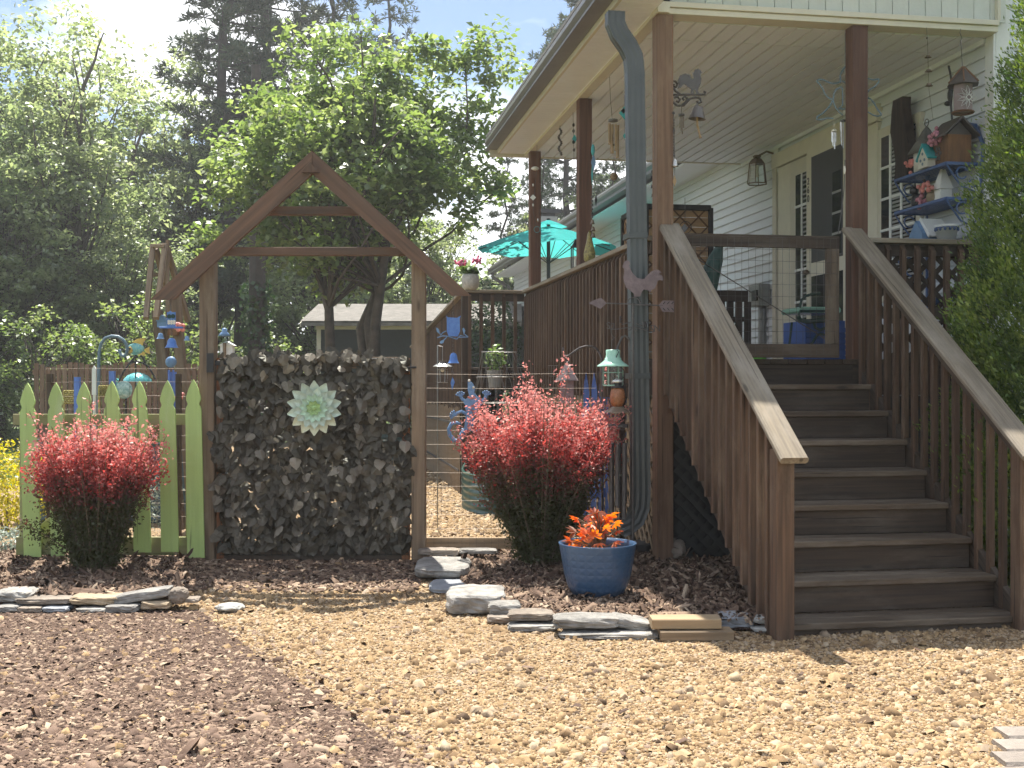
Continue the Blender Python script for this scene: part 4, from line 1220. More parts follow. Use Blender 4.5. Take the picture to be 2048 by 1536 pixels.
# welded wire behind the pickets and right of the arbor
wf = thing('wire_fence', 'low welded wire fence behind the green pickets', 'wire fence', (-2.6, 9.2, 0))
YW = 9.2
w0, w1 = at(90, 0, YW).x, at(400, 0, YW).x
meshwire(w0, w1, .1, at(0, 738, YW).z, .11, .105, .0011, lambda u, z: (u, YW, z), .008).build('wire_mesh', 'wire', wf)
for px in (97, 152, 222, 355):
    a = at(px, 0, YW)
    MB().box((a.x - .022, YW + .01, 0), (a.x + .022, YW + .05, at(0, 742 + (px % 3) * 6, YW).z)).build('post', 'bluewood' if px in (152, 222) else 'stair', wf)
wf2 = thing('wire_fence', 'welded wire panel with a bottom board right of the arbor', 'wire fence', (.2, 8.52, 0))
YW2 = 8.52
w0, w1 = at(853, 0, YW2).x, at(1268, 0, YW2).x
meshwire(w0, w1, .10, at(0, 748, YW2).z, .052, .104, .0008, lambda u, z: (u, YW2, z), .005).build('wire_mesh', 'wire', wf2)
a, b = at(852, 1098, YW2), at(1250, 1076, YW2)
MB().box((a.x, YW2 + .01, a.z), (b.x, YW2 + .048, b.z)).build('bottom_board', 'lattice', wf2)
a = at(1245, 0, YW2)
MB().box((a.x - .02, YW2 + .01, 0), (a.x + .02, YW2 + .05, 1.45)).build('post', 'stair', wf2)

# ------------------------------------------------------------------ edging stones
def rock(label, x0, x1, y0, y1, mat, d=.16, Y=None, slant=0.0, p=7.0, nz=.14, name='edging_stone', cat='stone', group=None, seed=0, sharp=False):
    """a lump with broken faces whose front fills that box of the photograph"""
    g = random.Random(seed or int(x0 * 7 + y0))
    if Y is None: Y = CH * F / (1225 - HZ)
    k = Y / F
    hx = (x1 - x0) * k / 2
    h = max(.028, (y1 - y0) * k - .17 * d) / 2
    base = at((x0 + x1) / 2, y1, Y)
    c = Vector((base.x, Y + d / 2, base.z + h))
    N = 7; vs, idx, fs = [], {}, []
    def vid(q):
        key = tuple(round(t, 4) for t in q)
        if key not in idx:
            v = Vector(q)
            m = (abs(v.x) ** p + abs(v.y) ** p + abs(v.z) ** p) ** (1 / p)
            v = v / m
            s = Vector((v.x * hx, v.y * d / 2, v.z * h))
            nn = noise.noise_vector(Vector((v.x * 1.7 + seed * 3 + x0, v.y * 1.7 + y0, v.z * 1.7))) * nz
            n2 = noise.noise_vector(Vector((v.x * 5 + x0, v.y * 5 + y0, v.z * 5))) * nz * .7
            s += Vector(((nn.x + n2.x) * hx * .9, (nn.y + n2.y) * d * .6, (nn.z + n2.z) * h * 1.1))
            s.z += slant * s.x
            idx[key] = len(vs); vs.append(c + s)
        return idx[key]
    for ax in range(3):
        for sg in (-1, 1):
            for i in range(N):
                for j in range(N):
                    q = []
                    for (a, b) in ((i, j), (i + 1, j), (i + 1, j + 1), (i, j + 1)):
                        e = [0, 0, 0]; e[ax] = sg; e[(ax + 1) % 3] = -1 + 2 * a / N; e[(ax + 2) % 3] = -1 + 2 * b / N
                        q.append(vid(e))
                    fs.append(tuple(q) if sg > 0 else tuple(q[::-1]))
    b = MB().add(vs, fs)
    return single(name, label, cat, b, mat, (c.x, c.y, base.z), group=group)
GS = 'flat stones edging the left bed'
YL = 7.0
rock('leftmost grey slab on top of the left bed edging', -20, 55, 1172, 1206, 'stone', .22, 7.02)
rock('long brown slab on top of the left bed edging', 27, 139, 1189, 1209, 'stonebrown', .16, 6.98)
rock('tan sandstone slab on top of the left bed edging', 137, 236, 1184, 1211, 'stonetan', .18, 6.98)
rock('small grey chip lying behind the brown edging slab', 108, 140, 1181, 1194, 'stone', .08, 7.16)
rock('long pale grey slanted slab on top of the left bed edging', 222, 336, 1176, 1204, 'stone', .16, 6.98, slant=.16, nz=.07)
rock('rounded brownish stone at the right end of the left edging', 331, 369, 1170, 1211, 'stonebrown', .15, 6.98, p=2.6)
rock('grey stone under the leftmost slab of the left edging', -10, 34, 1205, 1226, 'stone', .14, 6.93)
rock('brown stone under the long brown edging slab', 33, 80, 1208, 1226, 'stonebrown', .13, 6.93)
rock('blue grey stone under the long brown edging slab', 82, 133, 1208, 1225, 'stoneblue', .13, 6.93)
rock('low greenish grey stone under the tan sandstone slab', 150, 210, 1211, 1227, 'stone', .13, 6.93)
rock('pale blocky stone under the slanted slab of the left edging', 207, 273, 1203, 1227, 'stone', .15, 6.92)
rock('tan blocky stone under the slanted slab of the left edging', 278, 337, 1196, 1219, 'stonetan', .15, 6.95)
rock('small flat stone right of the rounded brownish stone', 366, 396, 1196, 1206, 'stonebrown', .09, 7.02)
rock('white rounded rock alone on the gravel path before the gate', 425, 484, 1203, 1226, 'stonewhite', .14, 6.92, p=2.2)
rock('concrete block under the wire panel beside the arbor post', 835, 917, 1093, 1112, 'stonebrown', .14, 8.3)
rock('second concrete block under the wire panel', 918, 992, 1094, 1109, 'stone', .12, 8.32)
rock('big grey flagstone at the foot of the arbor post', 825, 938, 1107, 1160, 'stone', .55, 7.75, p=5, nz=.06)
rock('smooth blue grey flagstone in the bed edging by the path', 856, 952, 1155, 1188, 'stoneblue', .40, 7.4, p=5, nz=.05)
rock('large rough grey rock where the right edging turns', 890, 1010, 1167, 1231, 'stone', .42, 6.86, nz=.09)
rock('small rough stone next to the large rough rock', 976, 1041, 1200, 1231, 'stone', .16, 6.70)
rock('small stone below at the bend of the right edging', 974, 1028, 1227, 1248, 'stonebrown', .12, 6.62)
rock('tan brown block left of the jagged pale slab', 1017, 1107, 1217, 1243, 'stonebrown', .17, 6.48)
rock('grey slab under the tan brown block', 1018, 1114, 1242, 1264, 'stone', .16, 6.42)
rock('jagged pale slab at the middle of the right edging', 1109, 1238, 1225, 1259, 'stone', .19, 6.28, nz=.12)
rock('long low grey slab under the jagged pale slab', 1123, 1322, 1258, 1280, 'stone', .17, 6.22)
rock('wedge shaped grey stone left of the cut timber', 1226, 1304, 1230, 1261, 'stone', .17, 6.32, slant=-.15)
rock('blue grey stone right of the cut timber', 1441, 1509, 1222, 1257, 'stoneblue', .2, 6.44)
rock('upper white stone beside the stair post', 1507, 1556, 1227, 1250, 'stonewhite', .13, 6.40, p=3)
rock('lower white stone beside the stair post', 1508, 1559, 1249, 1267, 'stonewhite', .13, 6.36, p=3)
rock('grey boulder by the lattice behind the blue pot', 1330, 1377, 1068, 1125, 'stonebrown', .24, 8.3, p=2.6, name='boulder')
for lab, x0, x1, y0, y1, Y, m_ in (('raw cut timber block on top in the right edging', 1304, 1443, 1231, 1259, 6.22, 'cutwood'), ('lower pale timber block under the raw cut timber', 1321, 1468, 1256, 1283, 6.18, 'lattice')):
    a, b = at(x0, y1, Y), at(x1, y0 + 8, Y)
    t_ = MB().bar((a.x, Y + .07, (a.z + b.z) / 2), (b.x, Y + .075, (a.z + b.z) / 2), .14, b.z - a.z, c=.005)
    single('timber_block', lab, 'timber', t_, m_, ((a.x + b.x) / 2, Y + .07, a.z))
# dark splash block under the downspout
p = pg(1275, 1118, .07)
sb = MB().prism([(-.16, 0), (.16, 0), (.15, .05), (.08, .11), (-.05, .10), (-.15, .05)], (p.x + .02, p.y, .07), (1, 0, 0), (0, 0, 1), -.3)
single('splash_block', 'black plastic splash block below the downspout behind the pot', 'splash block', sb, 'black', (p.x, p.y, .07))

# ------------------------------------------------------------------ blue pot and its begonia
pc = pg(1196, 1197, BZR); pc.y += .15; pc.x = (1195 - 1024) / F * pc.y
PS = pc.y / F
M['bluepot'] = mk('blue glazed pot', (.045, .105, .205), rough=.33, var=.12, scale=8, bump=0, coat=.3)
nt_ = M['bluepot'].node_tree; n_, l_ = nt_.nodes, nt_.links
pp_ = [q for q in n_ if q.type == 'BSDF_PRINCIPLED'][0]
tc_ = n_.new('ShaderNodeTexCoord'); at_ = n_.new('ShaderNodeAttribute'); at_.attribute_name = 'g'
vo_ = n_.new('ShaderNodeTexVoronoi'); vo_.feature = 'DISTANCE_TO_EDGE'; vo_.voronoi_dimensions = '2D'; vo_.inputs['Scale'].default_value = 1.0; vo_.inputs['Randomness'].default_value = 0.0
wv_ = n_.new('ShaderNodeTexWave'); wv_.inputs['Scale'].default_value = .5; wv_.bands_direction = 'DIAGONAL'
bp_ = n_.new('ShaderNodeBump'); bp_.inputs['Strength'].default_value = .6; bp_.inputs['Distance'].default_value = .01
l_.new(at_.outputs['Vector'], vo_.inputs['Vector']); l_.new(vo_.outputs['Distance'], bp_.inputs['Height']); l_.new(bp_.outputs[0], pp_.inputs['Normal'])
pot = thing('plant_pot', 'large blue glazed pot with embossed scales standing in the mulch', 'plant pot', pc)
hp = at(0, 1085, pc.y).z - BZR
pr = [(.145, 0), (.165, .01), (.19, .06), (.212, .14), (.228, .24), (.238, hp - .03), (.240, hp - .012), (.245, hp), (.232, hp), (.225, hp - .02), (.215, hp - .10)]
b = MB(); b.lathe(pr, pc, 48, cap=False)
nn = len(pr); gg = []
for i in range(48):
    for (r, z) in pr:
        row = z / .042
        gg.append(((i + .0) * .5 + (.0), row, 0))
b.g = gg
b.build('pot_body', 'bluepot', pot, True)
MB().lathe([(0, hp - .085), (.216, hp - .09)], pc, 24, cap=False).build('soil', 'soil', pot)
M['begonia'] = leaf('orange red begonia leaf', [(.10, .10, .03), (.42, .085, .03), (.62, .12, .035), (.70, .20, .05)], trans=.5, gloss=.06, objvar=.2)
def star_leaf(seed):
    g = random.Random(seed); v = [(0, 0, 0)]; n = 7
    pts = []
    for i in range(2 * n + 1):
        a = -2.3 + 4.6 * i / (2 * n); r = (1.0 if i % 2 else .62) * g.uniform(.85, 1.1)
        pts.append((r * math.sin(a), r * math.cos(a), -.35 * r * r + .12 * (i % 2) * -1))
    v += pts
    return v, [(0, 1 + i, 2 + i) for i in range(2 * n)]
beg = thing('begonia', 'orange red leafed begonia growing in the blue pot', 'plant', pc + V(0, 0, hp - .09))
g_ = random.Random(3)
SM = []
for s in range(5):
    v, f = star_leaf(s); me = bpy.data.meshes.new('leaf'); me.from_pydata(v, [], f); set_attr(me, 'rnd', 'FLOAT', [.2 + s * .2] * len(v)); me.materials.append(M['begonia']); SM.append(me)
stm = MB()
for i in range(34):
    a = g_.uniform(0, 6.28); r = g_.uniform(.02, .17); zz = hp - .02 + g_.uniform(.0, .21) * (1.1 - r * 2.2)
    tip = pc + V(r * math.cos(a) - .02, r * math.sin(a), zz)
    stm.tube([pc + V(.03 * math.cos(a), .03 * math.sin(a), hp - .1), pc + V(r * .4 * math.cos(a), r * .4 * math.sin(a), zz * .9), tip], .004, 4)
    s = g_.uniform(.04, .075)
    piece('leaf', g_.choice(SM[1:] if g_.random() < .8 else SM[:2]), beg, tip, (g_.gauss(.5, .4), g_.gauss(0, .4), a - 1.57), (s, s, s))
M['begstem'] = mk('begonia stem', (.16, .10, .05), rough=.6)
stm.build('stems', 'begstem', beg)

# ------------------------------------------------------------------ hooks, lanterns and vane at the corner
YV = 8.02
Z5 = lambda pts: zp(pts, 5.908, 1140, 480)
vane = thing('rooster_weathervane', 'rusty rooster weathervane on a garden pole before the downspout', 'weathervane', V(at(1266, 0, YV).x, YV, BZR))
pole = MB(); px_ = at(1266, 0, YV).x
pole.tube([(px_, YV, .03), (px_, YV, at(0, 606, YV).z)], .009, 8)
pole.build('pole', 'iron', vane)
ro = MB(); outline(ro, Z5([(640, 260), (660, 243), (690, 243), (703, 262), (707, 288), (695, 295), (710, 340), (745, 400), (790, 445), (840, 460), (880, 458), (910, 420), (960, 370), (1010, 348), (1058, 360), (1080, 385), (1052, 396), (1090, 425), (1104, 462), (1093, 482), (1060, 468), (1032, 490), (1022, 530), (1000, 570), (960, 598), (945, 622), (922, 592), (870, 585), (845, 620), (830, 668), (760, 668), (750, 630), (700, 590), (660, 560), (640, 500), (630, 440), (640, 380), (640, 340), (618, 318)]), YV, .004); ro.build('rooster', 'rust', vane)
ar = MB(); outline(ar, Z5([(220, 745), (290, 708), (365, 682), (435, 745), (360, 815), (290, 778)]), YV, .004); ar.build('arrow_head', 'rust', vane)
ar = MB(); outline(ar, Z5([(1050, 768), (1095, 714), (1275, 718), (1232, 785), (1270, 855), (1095, 848)]), YV, .004); fl = ar.build('arrow_tail', 'rust', vane)
sl_ = MB()
for i in range(3):
    for (y0, y1) in ((756, 728), (805, 833)):
        a = Z5([(1100 + i * 50, y0)])[0]; b = Z5([(1125 + i * 50, y1)])[0]
        sl_.bar(at(*a, YV - .003), at(*b, YV - .003), .003, .006, c=0)
sl_.build('feather_slots', 'black', fl)
rod = MB(); rod.tube([at(*q, YV) for q in Z5([(420, 746), (680, 755), (840, 765), (1100, 775)])], .005, 6)
rod.tube([at(*q, YV) for q in Z5([(675, 755), (690, 705), (730, 678), (780, 680), (815, 705), (835, 745)])], .004, 6); rod.build('arrow_rod', 'iron', vane)
sc = MB()
for q in ([(720, 1030), (640, 1040), (560, 1052), (480, 1055)], [(770, 1030), (860, 1055), (950, 1085), (1000, 1080)], [(720, 970), (660, 985), (610, 998)], [(780, 985), (840, 1010), (880, 1020)],
          [(720, 1030), (725, 1055), (700, 1075), (685, 1060)], [(765, 1020), (760, 1060), (780, 1078), (795, 1065)], [(480, 1055), (520, 1030), (520, 985), (490, 985), (485, 1010)], [(1000, 1080), (960, 1040), (955, 1010), (985, 1010)]):
    sc.tube([at(x, y, YV - .01) for x, y in Z5(q)], .0035, 5)
sc.build('compass_arms', 'iron', vane)
for ch_, q, dY in (('S', (455, 1015), -.02), ('N', (1030, 1050), .0), ('E', (600, 945), .1), ('W', (885, 1000), -.1)):
    t = text_mesh(ch_, .068, .0025, 'compass_letter'); t.materials.append(M['iron'])
    piece('compass_letter', t, vane, at(*Z5([q])[0], YV + dY), (R(90), 0, R(0 if ch_ in 'SN' else 50)))
Z6 = lambda pts: zp(pts, 7.68, 1120, 660)
YH = 8.12
hook = thing('shepherd_hook', 'dark two armed shepherd hook holding the amber lantern', 'garden hook', V(at(1261, 0, YH).x, YH, BZR))
MB().tube([V(at(1263, 0, YH).x, YH, .03)] + [at(x, y, YH) for x, y in Z6([(1080, 900), (1082, 300), (1075, 200), (1050, 120), (1000, 88), (955, 110), (915, 190), (875, 292), (868, 310), (852, 318)])], .008, 7).build('pole', 'iron', hook)
MB().tube([at(x, y, YH - .02) for x, y in Z6([(1095, 330), (1113, 280), (1125, 205), (1160, 140), (1205, 120), (1250, 150), (1285, 230), (1315, 310), (1345, 355), (1365, 345)])], .007, 7).build('arm', 'iron', hook)
YM = 8.05
lant = thing('garden_lantern', 'mint green enamel lantern hanging above the red barberry', 'lantern', at(1225, 770, YM))
c = at(1226, 733, YM); k = YM / F
MB().lathe([(32 * k, 0), (31.5 * k, 2 * k), (24 * k, 7 * k), (17 * k, 13 * k), (16.5 * k, 17 * k), (14.5 * k, 18 * k), (14.5 * k, 22 * k), (14 * k, 23 * k), (14.5 * k, 32 * k), (13 * k, 33.5 * k), (0.001, 33.5 * k)], c, 28, cap=False).build('shade', 'mint', lant, True)
MB().lathe([(19 * k, 0), (19 * k, -36 * k)], c, 16, cap=False).build('globe', 'glass', lant)
cg = MB()
for i in range(6):
    a = 6.28 * i / 6
    cg.tube([c + V(20 * k * math.cos(a), 20 * k * math.sin(a), 0), c + V(20 * k * math.cos(a), 20 * k * math.sin(a), -37 * k)], .0025, 4)
for zz in (-12, -37): cg.torus(c + V(0, 0, zz * k), 20 * k, .0025, (1, 0, 0), (0, 1, 0))
cg.lathe([(20 * k, -37 * k), (20 * k, -39 * k)], c, 16)
cg.build('cage', 'mint', lant)
hk = MB(); hk.tube([at(x, y, YM) for x, y in Z6([(795, 300), (795, 160), (815, 140), (840, 120), (805, 90), (785, 30), (790, -10)])], .0028, 5); hk.build('hanger', 'iron', lant)
YB = 8.0
lan2 = thing('bird_feeder_lantern', 'amber crackled glass lantern with metal roof and wide tray', 'lantern', at(1235, 825, YB))
c = at(1235, 825, YB); k = YB / F
MB().lathe([(27 * k, 0), (26 * k, 1.5 * k), (14 * k, 9 * k), (11 * k, 12 * k)], c, 24).build('base_tray', 'bronze', lan2)
MB().lathe([(10 * k, 12 * k), (14 * k, 20 * k), (16 * k, 31 * k), (14 * k, 43 * k), (11 * k, 49 * k)], c, 20).build('globe', 'amber', lan2, True)
MB().lathe([(12.5 * k, 49 * k), (12.5 * k, 53 * k), (8.5 * k, 53.5 * k), (8.5 * k, 60 * k)], c, 20).build('collar', 'black', lan2)
MB().lathe([(14 * k, 60 * k), (8 * k, 66 * k), (3.5 * k, 69 * k), (2 * k, 71 * k)], c, 20).ball(c + V(0, 0, 73.5 * k), 2.4 * k).build('roof', 'silver', lan2, True)
hd = MB(); hd.torus(c + V(0, 0, 78 * k), 14 * k, .0028, (1, 0, 0), (0, 0, 1), 18, 4)
for s_ in (-1, 1):
    hd.torus(c + V(s_ * 18 * k, 0, 54 * k), 3.5 * k, .0025, (1, 0, 0), (0, 0, 1), 8, 4)
    hd.tube([c + V(s_ * 12 * k, 0, 10 * k), c + V(s_ * 18 * k, 0, 28 * k), c + V(s_ * 15 * k, 0, 52 * k)], .0025, 4)
hd.tube([at(x, y, YB) for x, y in Z6([(868, 560), (868, 480), (862, 420), (875, 390), (905, 335), (880, 310)])], .003, 4)
hd.build('bail', 'black', lan2)
YK = 8.75
hk2 = thing('shepherd_hook', 'single grey shepherd hook arching over the red barberry', 'garden hook', V(at(1205, 0, YK).x, YK, BZR))
MB().tube([V(at(1205, 0, YK).x, YK, .02)] + [at(x, y, YK) for x, y in Z6([(648, 900), (640, 450), (615, 370), (560, 290), (480, 250), (400, 245), (300, 275), (210, 335), (130, 395), (90, 402), (60, 380), (48, 345), (50, 265)])], .009, 7).build('pole', 'iron', hk2)
fe = thing('pyramid_feeder', 'grey pyramid roofed bird feeder hanging over the barberry', 'bird feeder', at(1134, 800, YK))
c = at(1134, 761, YK); k = YK / F
MB().lathe([(31 * k, 0), (1.5 * k, 37 * k)], c, 4, Euler((0, 0, R(38))).to_matrix()).build('roof', 'lavender', fe)
MB().box(c + V(-13 * k, -13 * k, -45 * k), c + V(13 * k, 13 * k, -1 * k)).build('feeder_box', 'lavender', fe)
MB().torus(c + V(0, 0, 42 * k), 5 * k, .003).tube([c + V(0, 0, 46 * k), c + V(-4 * k, 0, 52 * k)], .003, 4).build('hanger', 'iron', fe)
# long dark wind chime
YC = 8.0
ch1 = thing('tube_wind_chime', 'long dark tube wind chime hanging right of the barberry', 'wind chime', at(1235, 1040, YC))
c = at(1236, 852, YC); k = YC / F
MB().lathe([(19 * k, -3 * k), (20 * k, -2 * k), (20 * k, 3 * k), (18 * k, 4 * k)], c, 20).build('top_disc', 'iron', ch1)
st = MB()
for i in range(6):
    a = 6.28 * i / 6 + .3; L = (150, 165, 180, 172, 158, 185)[i]
    q = c + V(15 * k * math.cos(a), 15 * k * math.sin(a), 0)
    MB().tube([q + V(0, 0, -34 * k), q + V(0, 0, -L * k)], 4.2 * k, 10).build('tube', 'iron', ch1)
    st.tube([q, q + V(0, 0, -34 * k)], .001, 3)
st.tube([c, c + V(0, 0, -140 * k)], .001, 3).tube([c + V(0, 0, 3 * k), c + V(0, 0, 27 * k)], .0015, 3)
st.build('strings', 'black', ch1)
MB().lathe([(8 * k, 0), (8 * k, 4 * k)], c + V(0, 0, -100 * k), 12).build('striker', 'silver', ch1)
# blue pickets behind the bush
bpf = thing('blue_picket_panel', 'blue painted picket panel standing behind the red barberry', 'fence', at(1200, 1024, 9.9))
for i, cx in enumerate((1172, 1188, 1203, 1217, 1247)):
    b = MB(); outline(b, [(cx, 745), (cx + 4, 768), (cx + 6, 785), (cx + 4, 1030), (cx - 7, 1030), (cx - 5, 785), (cx - 4, 768)], 9.9, .02); b.build('picket', 'bluewood', bpf)
MB().bar(at(1165, 985, 9.94), at(1252, 985, 9.94), .03, .08).bar(at(1165, 830, 9.94), at(1252, 830, 9.94), .03, .08).build('rail', 'bluewood', bpf)

# blue lizard on the wire panel
YZ = 8.47
Z3 = lambda pts: zp(pts, 2.954, 830, 560)
liz = thing('lizard_ornament', 'blue metal lizard with spread fingers on the wire panel', 'garden ornament', at(935, 880, YZ))
b = MB(); outline(b, Z3([(312, 600), (325, 592), (345, 615), (356, 640), (350, 665), (372, 690), (395, 705), (400, 730), (370, 760), (350, 850), (320, 900), (290, 880), (300, 800), (298, 740), (285, 720), (300, 705), (320, 680), (312, 650)]), YZ, .012); b.build('body', 'paleblue', liz)
for q in ([(300, 715), (280, 705), (270, 690)], [(395, 715), (412, 700), (420, 685)], [(300, 790), (275, 775), (250, 785), (235, 800)], [(330, 880), (360, 900), (380, 880)]):
    MB().tube([at(x, y, YZ) for x, y in Z3(q)], .013, 6).build('leg', 'paleblue', liz)
for (hx, hy), ang in (((270, 688), -.2), ((420, 683), .2), ((235, 800), -1.2)):
    b = MB()
    for i in range(5):
        a = ang + (-1.0 + .5 * i)
        e = (hx + 26 * math.sin(a), hy - 26 * math.cos(a))
        p0, p1 = [at(x, y, YZ - .004) for x, y in Z3([(hx, hy), e])]
        b.tube([p0, p1], [.006, .005], 5).ball(p1, .008, 6, 4)
    b.build('hand', 'paleblue', liz)
MB().tube([at(x, y, YZ) for x, y in Z3([(290, 880), (262, 950), (230, 948), (205, 915), (200, 880), (215, 850), (245, 842), (268, 852)])], [.02, .02, .018, .016, .015, .014, .012, .009], 7).build('tail', 'paleblue', liz, True)
MB().ball(at(*Z3([(345, 635)])[0], YZ - .012), .01).ball(at(*Z3([(320, 595)])[0], YZ - .012), .01).build('eyes', 'cream', liz)
MB().tube([at(x, y, YZ - .012) for x, y in Z3([(312, 690), (335, 700), (355, 690)])], .008, 5).build('scarf', 'coral', liz)

# owl chimes hanging from the arbor tails
def bellprof(r, h): return [(r, 0), (r * .86, h * .08), (r * .68, h * .35), (r * .6, h * .7), (r * .42, h * .92), (r * .12, h)]
YO = YA - .13
owl = thing('owl_chime', 'square blue owl chime with bell hanging from the right arbor tail', 'owl chime', at(907, 780, YO))
ZO = lambda pts: zp(pts, 7.68, 840, 600)
b = MB(); outline(b, ZO([(405, 240), (425, 265), (570, 275), (628, 240), (610, 290), (615, 480), (580, 560), (440, 555), (412, 480), (412, 290)]), YO, .006); b.build('owl', 'blue', owl)
b = MB()
for q in ([(265, 580), (350, 550), (440, 560), (560, 600)], [(560, 605), (620, 545), (740, 570), (600, 575)], [(320, 540), (350, 500), (405, 475)], [(320, 540), (280, 480)], [(340, 640), (410, 570)], [(680, 530), (665, 470)], [(740, 570), (690, 530)]):
    b.tube([at(x, y, YO) for x, y in ZO(q)], .004, 5)
b.build('branch', 'paleblue', owl)
for q in ([(245, 425), (275, 430), (300, 480), (290, 515), (260, 490)], [(300, 660), (320, 625), (375, 610), (360, 660), (330, 672)], [(650, 440), (675, 425), (695, 465), (685, 515), (660, 490)]):
    b = MB(); outline(b, ZO(q), YO, .004); b.build('leaf', 'paleblue', owl)
b = chain(MB(), at(*ZO([(510, 560)])[0], YO), at(*ZO([(510, 840)])[0], YO)); chain(b, at(*ZO([(500, 970)])[0], YO), at(*ZO([(500, 1180)])[0], YO))
chain(b, at(*ZO([(512, 270)])[0], YO), at(*ZO([(505, -60)])[0], YO)); b.build('chain', 'iron', owl)
c = at(*ZO([(515, 970)])[0], YO); MB().lathe(bellprof(.042, .075), c, 16, cap=False).build('bell', 'blue', owl, True)
b = MB(); outline(b, ZO([(500, 1180), (532, 1260), (495, 1385), (470, 1270)]), YO, .003); b.build('pendant', 'blue', owl)
hk_ = MB(); hk_.tube(PX(YO, (905.5, 592), (905.5, 582), (911, 572), (911, 566), (905, 562), (900, 566), (901, 572)), .0035, 5); hk_.build('hook', 'steel', owl)
owl2 = thing('owl_chime', 'pierced blue owl chime with bells hanging from the left arbor tail', 'owl chime', at(340, 720, YO))
ZL = lambda pts: zp(pts, 6.98, 280, 540)
b = MB(); outline(b, ZL([(375, 588), (405, 588), (425, 570), (445, 590), (500, 588), (498, 640), (502, 700), (498, 800), (378, 800), (375, 700), (382, 640)]), YO, .006); b.build('owl', 'blue', owl2)
b = MB()
for x, y in ((410, 648), (462, 645)): b.lathe([(0.016, 0), (0.016, .003)], at(*ZL([(x, y)])[0], YO - .008), 10, Euler((R(90), 0, 0)).to_matrix())
b.build('eyes', 'clothgreen', owl2)
b = MB()
for r in range(2):
    for c in range(3): b.lathe([(0.010, 0), (0.010, .003)], at(*ZL([(402 + c * 38, 715 + r * 28)])[0], YO - .008), 8, Euler((R(90), 0, 0)).to_matrix())
b.build('feather_holes', 'cream', owl2)
MB().bar(at(*ZL([(275, 803)])[0], YO), at(*ZL([(600, 803)])[0], YO), .02, .014).build('perch', 'blue', owl2)
b = chain(MB(), at(*ZL([(425, 575)])[0], YO), at(*ZL([(425, 380)])[0], YO)); chain(b, at(*ZL([(443, 810)])[0], YO), at(*ZL([(443, 955)])[0], YO))
chain(b, at(*ZL([(655, 800)])[0], YO), at(*ZL([(655, 930)])[0], YO), .003); chain(b, at(*ZL([(285, 805)])[0], YO), at(*ZL([(285, 885)])[0], YO), .003); b.build('chain', 'iron', owl2)
for x, y, r, h in ((443, 1085, .050, .070), (287, 960, .030, .042), (655, 985, .024, .035)):
    MB().lathe(bellprof(r, h), at(*ZL([(x, y)])[0], YO), 16, cap=False).build('bell', 'blue' if r > .04 else 'paleblue', owl2, True)
hk_ = MB(); hk_.tube([at(x, y, YO) for x, y in ZL([(425, 380), (420, 350), (390, 300), (380, 255), (400, 222), (440, 225), (465, 255)])], .0035, 5); hk_.build('hook', 'iron', owl2)

# wooden A-frame trellis behind the fence
YT = 10.3
tr = thing('ladder_trellis', 'tall weathered ladder trellis with leaning boards left of the arbor', 'trellis', at(335, 1060, YT))
for q in ([(306, 491), (292, 637)], [(330, 489), (312, 637)]): MB().bar(at(*q[0], YT + .1), at(*q[1], YT - .25), .045, .05).build('rail', 'weathered', tr)
for y, x0, x1 in ((492, 306, 330), (549, 302, 326)): MB().bar(at(x0, y, YT + .06), at(x1, y, YT + .06), .03, .035).build('rung', 'weathered', tr)
for q in ([(333, 495), (376, 642)], [(311, 497), (352, 642)]): MB().bar(at(*q[0], YT + .14), at(*q[1], YT + .5), .045, .05).build('back_leg', 'weathered', tr)
for q, w_ in ([(314, 632), (333, 800)], .082), ([(351, 600), (367, 800)], .082):
    p0, p1 = at(*q[0], YT), at(*q[1], YT); d_ = (p1 - p0) / (p1.z - p0.z)
    MB().bar(p0 + V(0, 0, .05), p1 + d_ * (-(p1.z)), w_, w_).build('post', 'weathered', tr)
MB().bar(at(318, 655, YT + .07), at(358, 655, YT + .07), .03, .06).bar(at(335, 480, YT + .14), at(335, 760, YT + .14), .03, .03).build('crossbar', 'weathered', tr)
bbx = MB(); a = at(348, 660, YT - .06); bbx.box(a + V(-.04, -.05, -.05), a + V(.04, .04, .04)); bbx.build('feeder_box', 'birdbrown', tr)
brd = MB(); a = at(325, 647, YT - .1)
brd.box(a + V(-.04, -.03, -.035), a + V(.045, .03, .02)); brd.prism([(-.05, .02), (.055, .02), (.0, .075)], a + V(0, -.04, 0), (1, 0, 0), (0, 0, 1), -.08)
single('blue_birdhouse', 'tiny blue birdhouse on the weathered ladder trellis', 'birdhouse', brd, 'paleblue', a)
def bloom(name, label, px, py, Y, r, mat, n=9, seed=1):
    g = random.Random(seed); b = MB(); c = at(px, py, Y)
    for i in range(n): b.ball(c + V(g.uniform(-r, r) * .7, g.uniform(-r, r) * .5, g.uniform(-r, r) * .8), (r * .5, r * .35, r * .42), 7, 4)
    return single(name, label, 'flower', b, mat, c - V(0, 0, r), smooth=True)
bloom('flower_ornament', 'pink flower ornament right of the pierced blue owl', 358, 652, YT - .2, .045, 'coral', 8, 2)
bloom('flower_ornament', 'pink flower ornament low beside the last green picket', 359, 793, 9.6, .038, 'coral', 7, 4)
